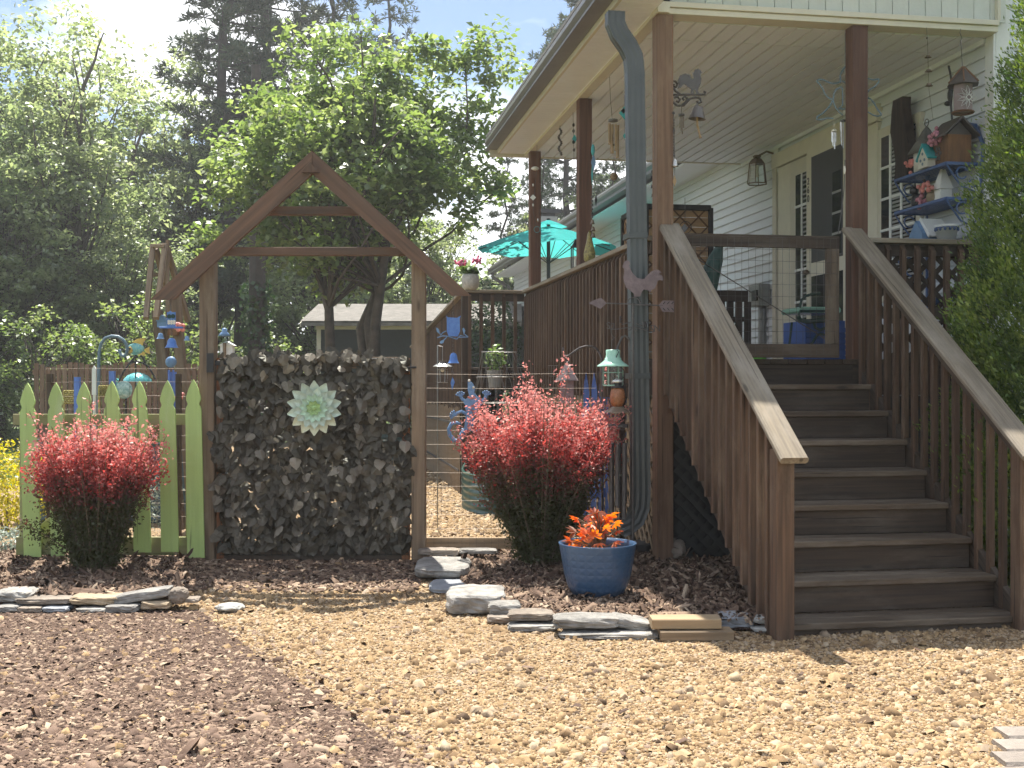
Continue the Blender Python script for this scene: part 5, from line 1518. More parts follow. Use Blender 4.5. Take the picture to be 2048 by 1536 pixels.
# grey blue shepherd hook, fish, glass dome, glass plate
Zf = lambda pts: zp(pts, 8.53, 180, 640)
YS = 9.7
hk3 = thing('shepherd_hook', 'grey blue shepherd hook standing behind the green pickets', 'garden hook', V(at(197, 0, YS).x, YS, 0))
MB().tube([V(at(195, 0, YS).x, YS, 0)] + [at(x, y, YS) for x, y in Zf([(140, 1400), (150, 700), (160, 520), (190, 400), (260, 310), (370, 275), (480, 285), (570, 340), (620, 420), (640, 500), (620, 580), (575, 620), (530, 600), (510, 550), (500, 500)])], .014, 8).build('pole', 'greyblue', hk3, True)
YI = 9.75
fish = thing('fish_ornament', 'turquoise metal fish with golden fins on an iron stake', 'garden ornament', V(at(275, 0, YI).x, YI, 0))
M['fishskin'] = mk('turquoise fish scales', (.06, .32, .42), rough=.3, metal=.3, var=.4, scale=55, c2=(.35, .55, .40), bump=.5, bscale=90)
c = at(*Zf([(780, 495)])[0], YI); k = YI / F
MB().ball(c, (17.5 * k, 5 * k, 12 * k), 16, 10).build('body', 'fishskin', fish, True)
MB().ball(at(*Zf([(690, 510)])[0], YI - .012), (6 * k, 3.5 * k, 7 * k), 12, 8).build('face', 'gold', fish, True)
MB().ball(at(*Zf([(682, 490)])[0], YI - .03), .008).build('eye', 'black', fish)
for q in ([(720, 385), (790, 330), (860, 308), (960, 320), (920, 370), (900, 440), (820, 400)], [(925, 500), (1020, 455), (1010, 510), (1030, 580), (960, 560)], [(800, 590), (900, 530), (950, 570), (940, 610)]):
    b = MB(); outline(b, Zf(q), YI, .006); b.build('fin', 'gold', fish)
MB().tube([c + V(0, 0, -12 * k), V(c.x, YI, 0)], .006, 6).build('stake', 'black', fish)
arch = thing('iron_arch', 'black wrought iron arch under the turquoise fish', 'garden ornament', V(at(272, 0, YI - .1).x, YI - .1, 0))
b = MB()
for q in ([(470, 1200), (500, 1030), (560, 900), (640, 790), (730, 670), (770, 620)], [(640, 770), (700, 730), (800, 705), (900, 735), (990, 790), (1060, 900), (1115, 1010)], [(860, 605), (900, 640), (940, 730)]):
    b.tube([at(x, y, YI - .1) for x, y in Zf(q)], .008, 6)
b.tube([at(*Zf([(470, 1200)])[0], YI - .1), V(at(235, 0, YI - .1).x, YI - .1, 0)], .008, 6)
b.build('arch', 'black', arch)
YD = 9.85
dome = thing('glass_toadstool', 'turquoise crackled glass dome on a stake behind the pickets', 'garden ornament', V(at(276, 0, YD).x, YD, 0))
c = at(*Zf([(810, 1050)])[0], YD); k = YD / F
MB().lathe([(28 * k, 0), (26.5 * k, 5 * k), (20 * k, 12 * k), (11 * k, 16.5 * k), (0.001, 18 * k)], c, 24, cap=False).build('dome', 'aqua', dome, True)
MB().tube([c + V(0, 0, 16 * k), V(c.x, YD, 0)], .012, 8).build('stem', 'silver', dome)
M['plate'] = mk('pale etched glass plate', (.50, .64, .58), rough=.2, var=.4, scale=35, c2=(.12, .26, .22), bump=.3)
plate = thing('glass_plate_flower', 'round pale etched glass disc behind the pickets', 'garden ornament', V(at(250, 0, 9.65).x, 9.65, 0))
c = at(*Zf([(600, 1190)])[0], 9.65); k = 9.65 / F
MB().lathe([(.001, 0), (14 * k, .004), (18 * k, .02), (18 * k, .026), (.001, .012)], c, 28, Euler((R(90), 0, R(-8))).to_matrix(), cap=False).build('disc', 'plate', plate, True)
MB().tube([c + V(0, .02, 0), V(c.x, 9.67, 0)], .008, 6).build('stake', 'black', plate)
MB().lathe([(.001, 0), (15 * k, .004), (15 * k, .02)], at(*Zf([(470, 1120)])[0], 9.75), 20, Euler((R(90), 0, R(-40))).to_matrix(), cap=False).build('second_disc', 'aqua', plate, True)

# solar lantern, cloches, raised beds
YQ = 10.0
sol = thing('solar_lantern', 'silver hexagonal solar lantern hanging beside the right arbor post', 'lantern', at(885, 790, YQ))
c = at(885, 733, YQ); k = YQ / F
MB().lathe([(19.5 * k, 0), (10 * k, 6 * k), (8 * k, 8 * k)], c, 6).build('roof', 'silver', sol)
MB().lathe([(8.5 * k, 8 * k), (9 * k, 10 * k), (8 * k, 11.5 * k)], c, 12).build('cap', 'darkroof', sol)
MB().ball(c + V(0, 0, -7 * k), 4 * k).build('bulb', 'bulb', sol, True)
b = MB()
for i in range(6):
    a = 6.28 * i / 6; b.tube([c + V(11 * k * math.cos(a), 11 * k * math.sin(a), 0), c + V(9 * k * math.cos(a), 9 * k * math.sin(a), -32 * k)], .002, 4)
for zz in (-6, -32): b.torus(c + V(0, 0, zz * k), 10.5 * k, .0025, (1, 0, 0), (0, 1, 0), 12, 4)
b.tube([c + V(0, 0, 11 * k), c + V(0, 0, 40 * k), c + V(-10 * k, 0, 42 * k)], .003, 4).tube([c + V(-10 * k, 0, 42 * k), V(c.x - 10 * k, YQ, 0)], .006, 5); b.build('cage', 'steel', sol)
YR = 10.6
clo = thing('wire_cloche', 'tall conical wire cloche standing behind the red barberry', 'wire cloche', V(at(1000, 0, YR).x, YR, 0))
b = MB(); ct = at(998, 704, YR); cb = at(1004, 860, YR); k = YR / F
for i in range(18):
    a0 = 6.28 * i / 18
    for sg in (1, -1):
        a1 = a0 + sg * .5
        b.tube([ct + V(35 * k * math.cos(a0), 35 * k * math.sin(a0), 0), cb + V(72 * k * math.cos(a1), 72 * k * math.sin(a1), 0)], .0022, 3)
for t in (0, .32, .65, 1): b.torus(ct.lerp(cb, t), (35 + 37 * t) * k, .003, (1, 0, 0), (0, 1, 0), 20, 4)
b.build('wire_cone', 'steel', clo)
MB().lathe([(12 * k, -18 * k), (17 * k, 17 * k), (17.5 * k, 17 * k), (15 * k, 10 * k)], at(990, 757, YR), 16).build('inner_bucket', 'greypanel', clo)
sq = thing('wire_plant_cage', 'small square wire cage leaning by the deck balusters', 'wire cage', V(at(1104, 0, 10.9).x, 10.9, 0))
b = MB()
for i in range(5):
    x = 1094 + i * 5.2; b.tube(PX(10.9, (x + 4, 731), (x, 800)), .0022, 3)
for y in (731, 752, 775): b.tube(PX(10.9, (1096, y), (1116, y)), .0022, 3)
b.tube(PX(10.9, (1094, 800), (1092, 1000)), .004, 3); b.build('wires', 'steel', sq)
def rbed(name, label, cx, cy, hx, hy, h, mat, n=44, ribs=7):
    t = thing(name, label, 'raised bed', (cx, cy, 0))
    r = min(hx, hy); prof = []
    for i in range(n):
        a = 2 * math.pi * i / n
        e = .55
        X = hx * math.copysign(abs(math.cos(a)) ** e, math.cos(a)); Yy = hy * math.copysign(abs(math.sin(a)) ** e, math.sin(a))
        prof.append((X, Yy))
    vs, fs = [], []
    m = ribs * 4
    for j in range(m + 1):
        off = .014 * math.sin(j / 4 * 2 * math.pi)
        for X, Yy in prof:
            d = math.hypot(X, Yy); vs.append((cx + X * (1 + off / d), cy + Yy * (1 + off / d), h * j / m))
    for j in range(m):
        for i in range(n):
            fs.append((j * n + i, j * n + (i + 1) % n, (j + 1) * n + (i + 1) % n, (j + 1) * n + i))
    b = MB().add(vs, fs); b.build('panel', mat, t, True)
    MB().tube([(cx + X, cy + Yy, h) for X, Yy in prof + prof[:1]], .012, 5).build('rim', mat, t)
    MB().add([(cx + X * .97, cy + Yy * .97, h - .07) for X, Yy in prof], [tuple(range(n))]).build('soil', 'soil', t)
    return t
rbed('raised_bed', 'long green corrugated raised bed right of the garden path', .38, 13.0, .92, 1.75, .46, 'bedgreen')
rbed('raised_bed', 'dark green corrugated raised bed farther back by the reed screen', -2.35, 20.2, 1.05, 1.0, .62, 'bedgreen')
rbed('raised_bed', 'slate blue corrugated raised bed behind the green pickets', -3.75, 11.2, .95, .5, .82, 'bedblue', ribs=9)

# small pieces stuck in the wire fence
bs = thing('slat_bundle', 'bundle of blue painted slats standing between the trellis posts', 'slats', V(at(342, 0, 9.95).x, 9.95, 0))
for i in range(4):
    x = at(335.5 + i * 4.4, 0, 9.95).x
    MB().box((x, 9.95, .05), (x + .016, 9.965, at(0, 740 + (i % 2) * 4, 9.95).z)).build('slat', 'bluewood', bs)
MB().ball(at(342, 724, 9.95), (.05, .03, .05), 10, 6).tube([at(342, 735, 9.955), at(342, 724, 9.955)], .012, 5).build('flower_head', 'paleblue', bs, True)
ws = MB(); outline(ws, [(185, 790), (185, 738), (189, 731), (193, 738), (193, 790)], 9.1, .015); ws.tube([at(189, 790, 9.107), V(at(189, 0, 9.107).x, 9.107, 0)], .012, 5)
single('white_stake', 'weathered white wooden stake in the low wire fence', 'stake', ws, 'white', V(at(189, 0, 9.1).x, 9.1, 0))
M['straw'] = mk('yellow woven straw', (.42, .36, .12), rough=.8, var=.5, scale=60, bump=.5)
for lab, x0, x1, y0, y1, Y in (('left yellow woven panel behind the second green picket', 128, 152, 782, 806, 9.5), ('right yellow woven panel behind the third green picket', 198, 216, 772, 792, 9.5)):
    wv = thing('woven_panel', lab, 'woven panel', V(at((x0 + x1) / 2, 0, Y).x, Y, 0))
    a, b = at(x0, y1, Y), at(x1, y0, Y)
    pm_ = MB()
    for i in range(7):
        z = a.z + (b.z - a.z) * i / 6
        pm_.tube([(a.x + (b.x - a.x) * t / 8, Y + .008 * (-1) ** (t + i), z) for t in range(9)], .008, 4)
    pm_.build('weave', 'straw', wv)
    MB().tube([(a.x, Y, 0), (a.x, Y, b.z)], .01, 5).build('stake', 'straw', wv)
    MB().tube([(b.x, Y, 0), (b.x, Y, b.z)], .01, 5).build('stake', 'straw', wv)
# brown slat fence at the back left
YFar = 21.0
sf = thing('slat_fence', 'long brown slat fence at the edge of the woods', 'fence', at(200, 900, YFar))
x = at(68, 0, YFar).x; i = 0
while x < at(420, 0, YFar).x:
    h = at(0, 727 + 4 * math.sin(i * .7) + RND.uniform(-2, 3), YFar).z
    MB().box((x, YFar, 0), (x + .085, YFar + .018, h)).build('slat', 'fencewood', sf)
    x += .103; i += 1
MB().bar(at(66, 790, YFar + .04), at(420, 790, YFar + .04), .04, .09).build('rail', 'fencewood', sf)
MB().bar(at(66, 745, YFar + .04), at(420, 745, YFar + .04), .04, .09).build('rail', 'fencewood', sf)
# far small lamp left of the gate
YX = 13.0
lp = thing('post_lamp', 'small aqua solar lamp on a post seen over the gate', 'lamp', V(at(449, 0, YX).x, YX, 0))
c = at(449, 672, YX); k = YX / F
MB().lathe([(13 * k, 0), (8 * k, 6 * k), (5 * k, 9 * k), (5.5 * k, 14 * k), (2 * k, 16 * k)], c, 16).build('shade', 'paleblue', lp, True)
MB().lathe([(6 * k, -14 * k), (8 * k, -2 * k), (7 * k, 0)], c, 12).build('globe', 'glass', lp)
MB().tube([c + V(0, 0, -14 * k), V(c.x, YX, 0)], .02, 6).build('post', 'weathered', lp)
wbx = MB(); a = at(455, 700, YX + .1); wbx.box(a + V(-.07, -.05, -.1), a + V(.07, .05, .05)); wbx.prism([(-.09, .05), (.09, .05), (0, .1)], a + V(0, .07, 0), (1, 0, 0), (0, 0, 1), .14)
wbx.tube([a, V(a.x, a.y, 0)], .02, 5)
single('white_birdhouse', 'small white birdhouse on a post behind the gate', 'birdhouse', wbx, 'white', V(a.x, a.y, 0))

# ------------------------------------------------------------------ shed and far roof
shed = thing('garden_shed', 'dark shed with shingled roof under the big tree', 'shed', at(800, 800, 27))
def S(px, py, Y): return at(px, py, Y)
YSh = 27.0
x0, x1 = S(636, 0, YSh).x, S(1003, 0, YSh).x
zt, zb_ = S(0, 655, YSh).z, 0
MB().box((x0, YSh, 0), (x1, YSh + 4.2, zt)).build('wall', 'shedwall', shed)
pl = MB()
for i in range(12):
    z = .1 + i * .19
    if z < zt - .1: pl.box((x0 + .05, YSh - .02, z), (x1, YSh, z + .17), 0)
pl.build('siding_boards', 'shedwall', shed)
MB().box((x0 - .03, YSh - .03, 0), (x0 + .07, YSh + .02, zt)).build('corner_trim', 'trim', shed)
MB().box((x0 - .05, YSh - .05, zt - .05), (x1 + .1, YSh - .021, zt + .09)).build('fascia', 'trim', shed)
rz_ = S(0, 617, YSh + 2.1).z
roof_ = MB(); roof_.prism([(-.38, zt + .02), (2.1, rz_), (2.1, rz_ + .08), (-.38, zt + .10)], (x0 - .33, YSh, 0), (0, 1, 0), (0, 0, 1), (x1 - x0) + .8); roof_.build('roof', 'shedroof', shed)
for i in range(9):
    t = i / 9
    y_ = YSh - .38 + 2.48 * t; z_ = zt + .105 + (rz_ - zt - .02) * t
    MB().bar((x0 - .34, y_ + .13, z_ + .055), (x1 + .48, y_ + .13, z_ + .055), .28, .014, Vector((0, -(rz_ - zt) / 2.48, 1)), 0).build('shingle_course', 'shedroof', shed)
MB().prism([(-.38, zt + .0), (2.1, rz_ - .03), (2.1, rz_ + .06), (-.38, zt + .09)], (x0 - .36, YSh, 0), (0, 1, 0), (0, 0, 1), .03).build('rake_trim', 'trim', shed)
roof2 = MB(); roof2.prism([(2.1, rz_), (4.6, zt + .02), (4.6, zt + .10), (2.1, rz_ + .08)], (x0 - .33, YSh, 0), (0, 1, 0), (0, 0, 1), (x1 - x0) + .8); roof2.build('roof', 'shedroof', shed)
YCp = 38.0
cp = thing('carport', 'low white roofed shelter far behind the gate', 'carport', at(560, 800, YCp))
a, b = S(455, 700, YCp), S(650, 670, YCp)
MB().prism([(a.x, a.z), (b.x, a.z + .15), (b.x, b.z), (a.x + .6, b.z - .1)], (0, YCp, 0), (1, 0, 0), (0, 0, 1), -3.0).build('roof', 'white', cp)
MB().box((a.x + .1, YCp + .1, 0), (b.x - .1, YCp + 2.6, a.z - .01)).build('wall', 'greypanel', cp)

# ------------------------------------------------------------------ things on the porch and deck
# turquoise parasol on the rear deck
YU = 18.6
um = thing('patio_umbrella', 'open turquoise patio umbrella on the rear deck', 'umbrella', V(at(1097, 0, YU).x, YU, FL))
c = at(1097, 497, YU); k = YU / F
n8 = 8; top = at(1097, 452, YU); R8 = 143 * k
cv = MB(); vs = [top]; fs = []
rings = []
for j, t in enumerate((.0, .35, .7, 1.0)):
    ring = []
    for i in range(n8 * 4):
        a = 2 * math.pi * i / (n8 * 4) + .2
        sag = 1 - .035 * t * (1 - abs(math.cos(a * 4 - .8))) * 1.6
        z = top.z + (c.z - top.z) * (t ** 1.25) - .05 * t * (1 - abs(math.cos(a * 4 - .8)))
        ring.append(V(c.x + R8 * t * sag * math.cos(a), YU + R8 * t * sag * math.sin(a), z))
    rings.append(ring)
vs = [v for r in rings[1:] for v in r]; vs = [top] + vs
m_ = n8 * 4
for i in range(m_): fs.append((0, 1 + i, 1 + (i + 1) % m_))
for j in range(2):
    for i in range(m_): fs.append((1 + j * m_ + i, 1 + (j + 1) * m_ + i, 1 + (j + 1) * m_ + (i + 1) % m_, 1 + j * m_ + (i + 1) % m_))
MB().add(vs, fs).build('canopy', 'canvas', um)
MB().lathe([(38 * k, -2 * k), (20 * k, 6 * k), (2 * k, 12 * k)], top, 8, cap=False).build('vent', 'canvas', um)
MB().tube([V(c.x, YU, FL), top + V(0, 0, .12)], .03, 8).build('pole', 'black', um)
rb_ = MB()
for i in range(8):
    a = 2 * math.pi * i / 8 + .2
    e = V(c.x + R8 * .97 * math.cos(a), YU + R8 * .97 * math.sin(a), c.z - .03)
    rb_.tube([top + V(0, 0, -.03), e], .008, 4); rb_.tube([V(c.x, YU, c.z - .25), top.lerp(e, .5) + V(0, 0, -.02)], .007, 4)
rb_.build('ribs', 'black', um)
# geranium pot on the rail corner
g0 = at(941, 580, 13.42); k = 13.42 / F
gp = thing('geranium_pot', 'round cement pot standing on the deck rail corner', 'plant pot', g0)
MB().lathe([(11 * k, 0), (16 * k, 5 * k), (18 * k, 15 * k), (17 * k, 26 * k), (15 * k, 31 * k), (13 * k, 31 * k), (12 * k, 26 * k)], g0, 20).build('pot_body', 'concretepot', gp, True)
M['geraniumleaf'] = leaf('geranium leaf', [(.05, .11, .02), (.12, .20, .04)], trans=.4)
n = 260
pos = np.array(g0)[None] + np.stack([rng.normal(0, 8.5 * k, n), rng.normal(0, 8 * k, n), (33 + rng.uniform(0, 13, n)) * k], 1)
ge = grow('geranium', None, raw_mesh('foliage', leaves(pos - np.array(g0), rng.normal(size=(n, 3)) + [0, 0, 1], rng.uniform(.03, .06, n), .9), 4, 'geraniumleaf', rng.random(n)), 'pink flowering geranium in the cement pot on the deck rail', 'plant', g0, crown='foliage')
ORG[ge] = Vector((0, 0, 0))
for q, (px, py) in enumerate(((922, 526), (954, 521))):
    b = MB(); cc = at(px, py, 13.42) - g0; gg = random.Random(q)
    for i in range(26): b.ball(cc + V(gg.gauss(0, 5 * k), gg.gauss(0, 4 * k), gg.gauss(0, 3.5 * k)), 2.6 * k, 6, 4)
    b.tube([cc, V(cc.x * .3, 0, 30 * k)], .004, 4)
    b.build('bloom', 'pink', ge, True)
# gourd hen and black lantern on the side rail
p = ha(1179, 527, AL + .02)
gd = thing('gourd_ornament', 'mottled yellow gourd shaped bird figure on the porch rail', 'ornament', (p.x, p.y, RZ), 'H')
k = 10.3 / F
M['gourd'] = mk('mottled gourd', (.42, .36, .10), rough=.45, var=.6, scale=45, c2=(.10, .07, .03), bump=.2)
MB().lathe([(7 * k, 0), (11.5 * k, 8 * k), (12 * k, 20 * k), (9 * k, 34 * k), (6 * k, 46 * k), (5.5 * k, 54 * k), (3.5 * k, 61 * k), (1 * k, 66 * k)], (p.x, p.y, RZ), 18).build('body', 'gourd', gd, True)
p = ha(1152, 538, AL + .02)
bl_ = thing('black_lantern', 'black square candle lantern on the porch rail by the gourd', 'lantern', (p.x, p.y, RZ), 'H')
k = 10.9 / F
o = V(p.x, p.y, RZ)
MB().box(o + V(-9 * k, -9 * k, 0), o + V(9 * k, 9 * k, 4 * k)).build('base', 'black', bl_)
for sx in (-1, 1):
    for sy in (-1, 1): MB().box(o + V(sx * 8 * k - 1.2 * k, sy * 8 * k - 1.2 * k, 4 * k), o + V(sx * 8 * k + 1.2 * k, sy * 8 * k + 1.2 * k, 44 * k)).build('corner_bar', 'black', bl_)
MB().lathe([(14 * k, 44 * k), (6 * k, 54 * k), (4 * k, 60 * k)], o, 4, Euler((0, 0, R(45))).to_matrix()).build('roof', 'black', bl_)
MB().lathe([(4 * k, 4 * k), (4 * k, 20 * k)], o, 10).build('candle', 'cream', bl_)
# folding privacy screen
BS = 12.0
ps = thing('privacy_screen', 'black framed privacy screen with diagonal lattice on honey wood', 'screen', (3.8, BS, FL), 'H')
def panel(p0, p1, z0, z1):
    p0, p1 = Vector(p0), Vector(p1); d = (p1 - p0).normalized(); L = (p1 - p0).length
    nrm = Vector((d.y, -d.x, 0)); o = lambda u, z, w=0: V(*(p0 + d * u)) + nrm * w + V(0, 0, z - p0.z)
    f = MB()
    for (u0, zz0, u1, zz1) in ((0, z0, 0, z1), (L, z0, L, z1)): f.bar(o(u0, zz0), o(u1, zz1), .05, .05, nrm)
    for z in (z0, z1): f.bar(o(0, z), o(L, z), .045, .06, (0, 0, 1))
    f.build('frame', 'black', ps)
    for i in range(16):
        z = z0 + (z1 - z0) * (i + .5) / 16
        MB().bar(o(.02, z, -.012), o(L - .02, z, -.012), .008, (z1 - z0) / 16 - .004, (0, 0, 1), 0).build('slat', 'panelwood', ps)
    lattice(ps, o(.03, z0 + .03, .0) + nrm * .003, (d.x, d.y, 0), L - .06, z1 - z0 - .06, .21, .016, .006, 'birdbrown', 'diagonal_strip')
q0, q1 = hb(1292, 413, BS), hb(1421, 413, BS)
panel((q0.x, BS, FL), (q1.x, BS, FL), FL + .05, q0.z)
q2 = hb(1246, 408, BS + .9)
panel((q2.x, BS + .9, FL), (q0.x - .03, BS + .02, FL), FL + .05, q0.z)
# closed umbrella leaning by the stairs
b = MB(); p0, p1 = at(1402, 610, 8.9), at(1440, 490, 9.0)
b.tube([p0, p0.lerp(p1, .3), p0.lerp(p1, .75), p1], [.075, .085, .06, .025], 9)
single('folded_umbrella', 'folded dark green umbrella leaning behind the left handrail', 'umbrella', b, 'clothgreen', p0, smooth=True)
# dark chair, turquoise chair, blue box, watering can, seen through the wire gate
p = hb(1460, 690, 9.9)
chr_ = thing('porch_chair', 'dark brown wooden chair on the porch behind the wire gate', 'chair', (p.x, p.y, FL), 'H')
kk = 10.3 / F
x0, x1 = hb(1425, 600, 9.9).x, hb(1495, 600, 9.9).x
zt_ = hb(1460, 581, 9.9).z
MB().box((x0, 9.88, zt_ - .10), (x1, 9.92, zt_)).build('top_slat', 'driftwood', chr_)
for i in range(5):
    a = x0 + (x1 - x0) * i / 4
    MB().box((a - .03, 9.885, FL + .02), (a + .03, 9.915, zt_ - .101)).build('back_slat', 'driftwood', chr_)
MB().box((x0, 9.92, FL + .38), (x1, 10.4, FL + .42)).build('seat', 'driftwood', chr_)
for a in (x0 + .03, x1 - .03): MB().box((a - .025, 10.34, FL), (a + .025, 10.39, FL + .38)).build('leg', 'driftwood', chr_)
bx_ = MB(); p, q = hb(1612, 690, 9.6), hb(1690, 640, 9.6)
bx_.box((p.x, 9.6, FL), (q.x, 10.1, hb(1640, 641, 9.6).z))
for i in range(6): bx_.box((p.x - .01, 9.585, FL + .02 + i * .05), (q.x, 9.6, FL + .06 + i * .05))
single('storage_box', 'slatted blue storage box behind the wire gate', 'box', bx_, 'bluebox', (p.x, 9.6, FL), 'H')
tc = thing('garden_chair', 'teal cushioned iron chair behind the right side of the wire gate', 'chair', (p.x, 9.4, FL), 'H')
y_ = 9.25
P_ = lambda px, py: hb(px, py, y_)
c0, c1 = P_(1600, 618), P_(1660, 612)
MB().box((c0.x, y_, c0.z - .03), (c1.x + .1, y_ + .4, c0.z + .02), .02).build('cushion', 'mint', tc)
def bar_(n_, pts, r): MB().tube(pts, r, 6).build(n_, 'clothgreen', tc)
bar_('armrest', [P_(1600, 615), P_(1603, 600), P_(1612, 592), P_(1625, 588), P_(1640, 587)], .011)
bar_('seat_edge', [P_(1597, 632), P_(1600, 640), P_(1612, 643), P_(1660, 640)], .02)
bar_('seat_frame', [P_(1597, 630), P_(1600, 622), P_(1660, 622)], .012)
bar_('scroll', [P_(1628, 645), P_(1630, 655), P_(1640, 660), P_(1655, 655)], .012)
bar_('leg', [P_(1660, 672), P_(1640, 668), P_(1633, 672), P_(1619, 695)], .011)
bar_('leg', [P_(1622, 640) + V(0, .4, 0), P_(1615, 700) + V(0, .4, 0)], .011)
wc = thing('watering_can', 'bright green plastic watering can low behind the wire gate', 'watering can', tuple(hb(1515, 695, 9.3)), 'H')
c = hb(1515, 694, 9.3); k = 9.7 / F; c.z = FL
MB().lathe([(17 * k, 0), (18 * k, 10 * k), (16 * k, 22 * k), (11 * k, 30 * k), (8 * k, 31 * k)], c, 16).build('body', 'greenplastic', wc, True)
MB().tube([c + V(-12 * k, 0, 8 * k), c + V(-24 * k, 0, 20 * k), c + V(-30 * k, 0, 26 * k)], [5 * k, 3.5 * k, 3 * k], 8).build('spout', 'greenplastic', wc)
MB().tube([c + V(8 * k, 0, 30 * k), c + V(20 * k, 0, 32 * k), c + V(22 * k, 0, 12 * k)], 2 * k, 6).build('handle', 'greenplastic', wc)

# dinner bell with rooster bracket on the front post
YRb = 8.42
Z1 = lambda pts: zp(pts, 2.738, 1300, 0)
db = thing('rooster_dinner_bell', 'cast iron dinner bell under a rooster bracket on the porch post', 'bell', at(1395, 275, YRb))
b = MB(); outline(b, Z1([(152, 440), (163, 415), (192, 404), (218, 412), (230, 436), (238, 428), (236, 402), (244, 384), (262, 377), (274, 385), (283, 397), (275, 410), (281, 430), (278, 455), (268, 480), (262, 500), (272, 516), (250, 516), (248, 495), (236, 495), (238, 516), (220, 516), (225, 490), (205, 475), (186, 460), (168, 480), (148, 488), (158, 465)]), YRb, .008); b.build('rooster', 'iron', db)
b = MB()
for q in ([(122, 520), (200, 519), (280, 520), (300, 518), (303, 505), (292, 503)], [(125, 445), (140, 447), (150, 462), (142, 478), (128, 472), (130, 460)], [(128, 480), (140, 500), (165, 517)], [(125, 560), (150, 580), (185, 578), (205, 555), (220, 540), (250, 535), (275, 540), (280, 560), (265, 566), (255, 552)], [(132, 535), (150, 530), (165, 545), (155, 560), (143, 552)], [(175, 575), (195, 560), (205, 540), (190, 528), (178, 540), (186, 550)]):
    b.tube([at(x, y, YRb) for x, y in Z1(q)], .009, 5)
b.build('bracket', 'iron', db)
c = at(1394, 238, YRb); k = YRb / F
MB().lathe([(17.5 * k, 0), (16.5 * k, 1.5 * k), (13 * k, 10 * k), (10 * k, 20 * k), (8.5 * k, 25 * k), (1 * k, 26.5 * k)], c, 24, Euler((0, R(6), 0)).to_matrix(), cap=False).tube([c + V(0, 0, 25 * k), c + V(0, 0, 33 * k)], .006, 5).build('bell', 'bell', db, True)
MB().tube([c + V(0, 0, 6 * k), c + V(1 * k, 0, -12 * k), c + V(5 * k, 0, -30 * k), c + V(7 * k, 0, -38 * k)], [.008, .009, .008, .011], 6).build('pull_cord', 'bamboo', db)
# strings and chimes hanging from the porch ceiling
def strung(name, label, cat, pts, Y, beads, mats=('iron', 'iron'), r=.002):
    """a cord along pts with beads [(px, py, rx, rz, mat, kind)]"""
    t = thing(name, label, cat, at(pts[-1][0], pts[-1][1], Y))
    MB().tube(PX(Y, *pts), r, 4).build('cord', mats[0], t)
    k = Y / F
    for (px, py, rx, rz, mt, kind) in beads:
        c = at(px, py, Y)
        if kind == 'bell': MB().lathe(bellprof(rx * k, rz * k), c, 12, cap=False).build('bell', mt, t, True)
        elif kind == 'tube': MB().tube([c, c + V(0, 0, -rz * k)], rx * k, 8).build('tube', mt, t)
        elif kind == 'disc': MB().lathe([(rx * k, 0), (rx * k, rz * k)], c, 16).build('disc', mt, t)
        elif kind == 'dia':
            b = MB(); outline(b, [(px, py - rz), (px + rx, py), (px, py + rz), (px - rx, py)], Y, .003); b.build('pendant', mt, t)
        elif kind == 'ring': b = MB(); b.torus(c, rx * k, .0025); b.build('ring', mt, t)
        else: MB().ball(c, (rx * k, rx * k, rz * k), 8, 5).build('bead', mt, t, True)
    return t
strung('bell_chain', 'small silver bell on a long chain right of the front post', 'bell chain', [(1347, 222), (1348, 270), (1350, 320), (1349, 372)], 8.3,
       [(1350, 333, 7, 16, 'silver', 'bell'), (1349, 362, 4, 12, 'bamboo', 'dia'), (1347, 226, 3, 3, 'iron', 'bead'), (1348, 262, 2.5, 6, 'iron', 'bead')] + [(1348, 240 + i * 5.5, 1.6, 2.4, 'iron', 'bead') for i in range(14)])
strung('wind_chime', 'small metal tube chime left of the dinner bell', 'wind chime', [(1363, 212), (1363, 232)], 8.8,
       [(1363, 232, 6, 4, 'iron', 'disc')] + [(1360 + i * 2.4, 234, .9, 22 + 6 * (i % 3), 'bronze', 'tube') for i in range(4)])
bt = [(1219, 247, 2.6, 42), (1224, 249, 3.2, 58), (1232, 249, 3.0, 52), (1235, 250, 3.2, 66)]
t = strung('bamboo_wind_chime', 'bamboo wind chime hanging left of the downspout', 'wind chime', [(1219, 152), (1221, 200), (1225, 243)], 10.0, [(1226, 243, 9.5, 4, 'greyroof', 'disc'), (1226, 290, 3, 3, 'black', 'bead')] + [(x, y, r, L, 'bamboo', 'tube') for x, y, r, L in bt])
strung('spiral_chain', 'twisted metal spinner hanging at the far end of the porch beam', 'spinner', [(1120, 250), (1120, 312)], 11.9, [(1120 + 3 * math.sin(i * .9), 258 + i * 3.2, 2.4, 2.2, 'iron', 'bead') for i in range(17)])
strung('bead_string', 'dark beaded charm string left of the middle porch post', 'hanging ornament', [(1146, 224), (1148, 320)], 11.2, [(1147, 250, 2.5, 4, 'black', 'bead'), (1147, 262, 3, 6, 'iron', 'dia'), (1149, 278, 5, 9, 'teal', 'dia'), (1147, 284, 3, 4, 'black', 'bead'), (1148, 300, 2.5, 3.5, 'iron', 'bead')])
strung('star_ornament', 'coloured glass star peeking out left of the downspout', 'hanging ornament', [(1249, 190), (1249, 280)], 9.6, [(1251, 226, 13, 16, 'teal', 'dia'), (1247, 222, 5, 6, 'coral', 'dia'), (1249, 272, 3, 6, 'teal', 'dia')])
strung('teal_windsock', 'teal ribbon windsock beside the middle porch post', 'windsock', [(1183, 275), (1186, 360)], 10.45, [(1186, 300, 4, 12, 'teal', 'bead'), (1187, 325, 5, 18, 'paleblue', 'dia'), (1184, 350, 2, 22, 'teal', 'dia'), (1192, 400, 2.5, 14, 'black', 'dia')])
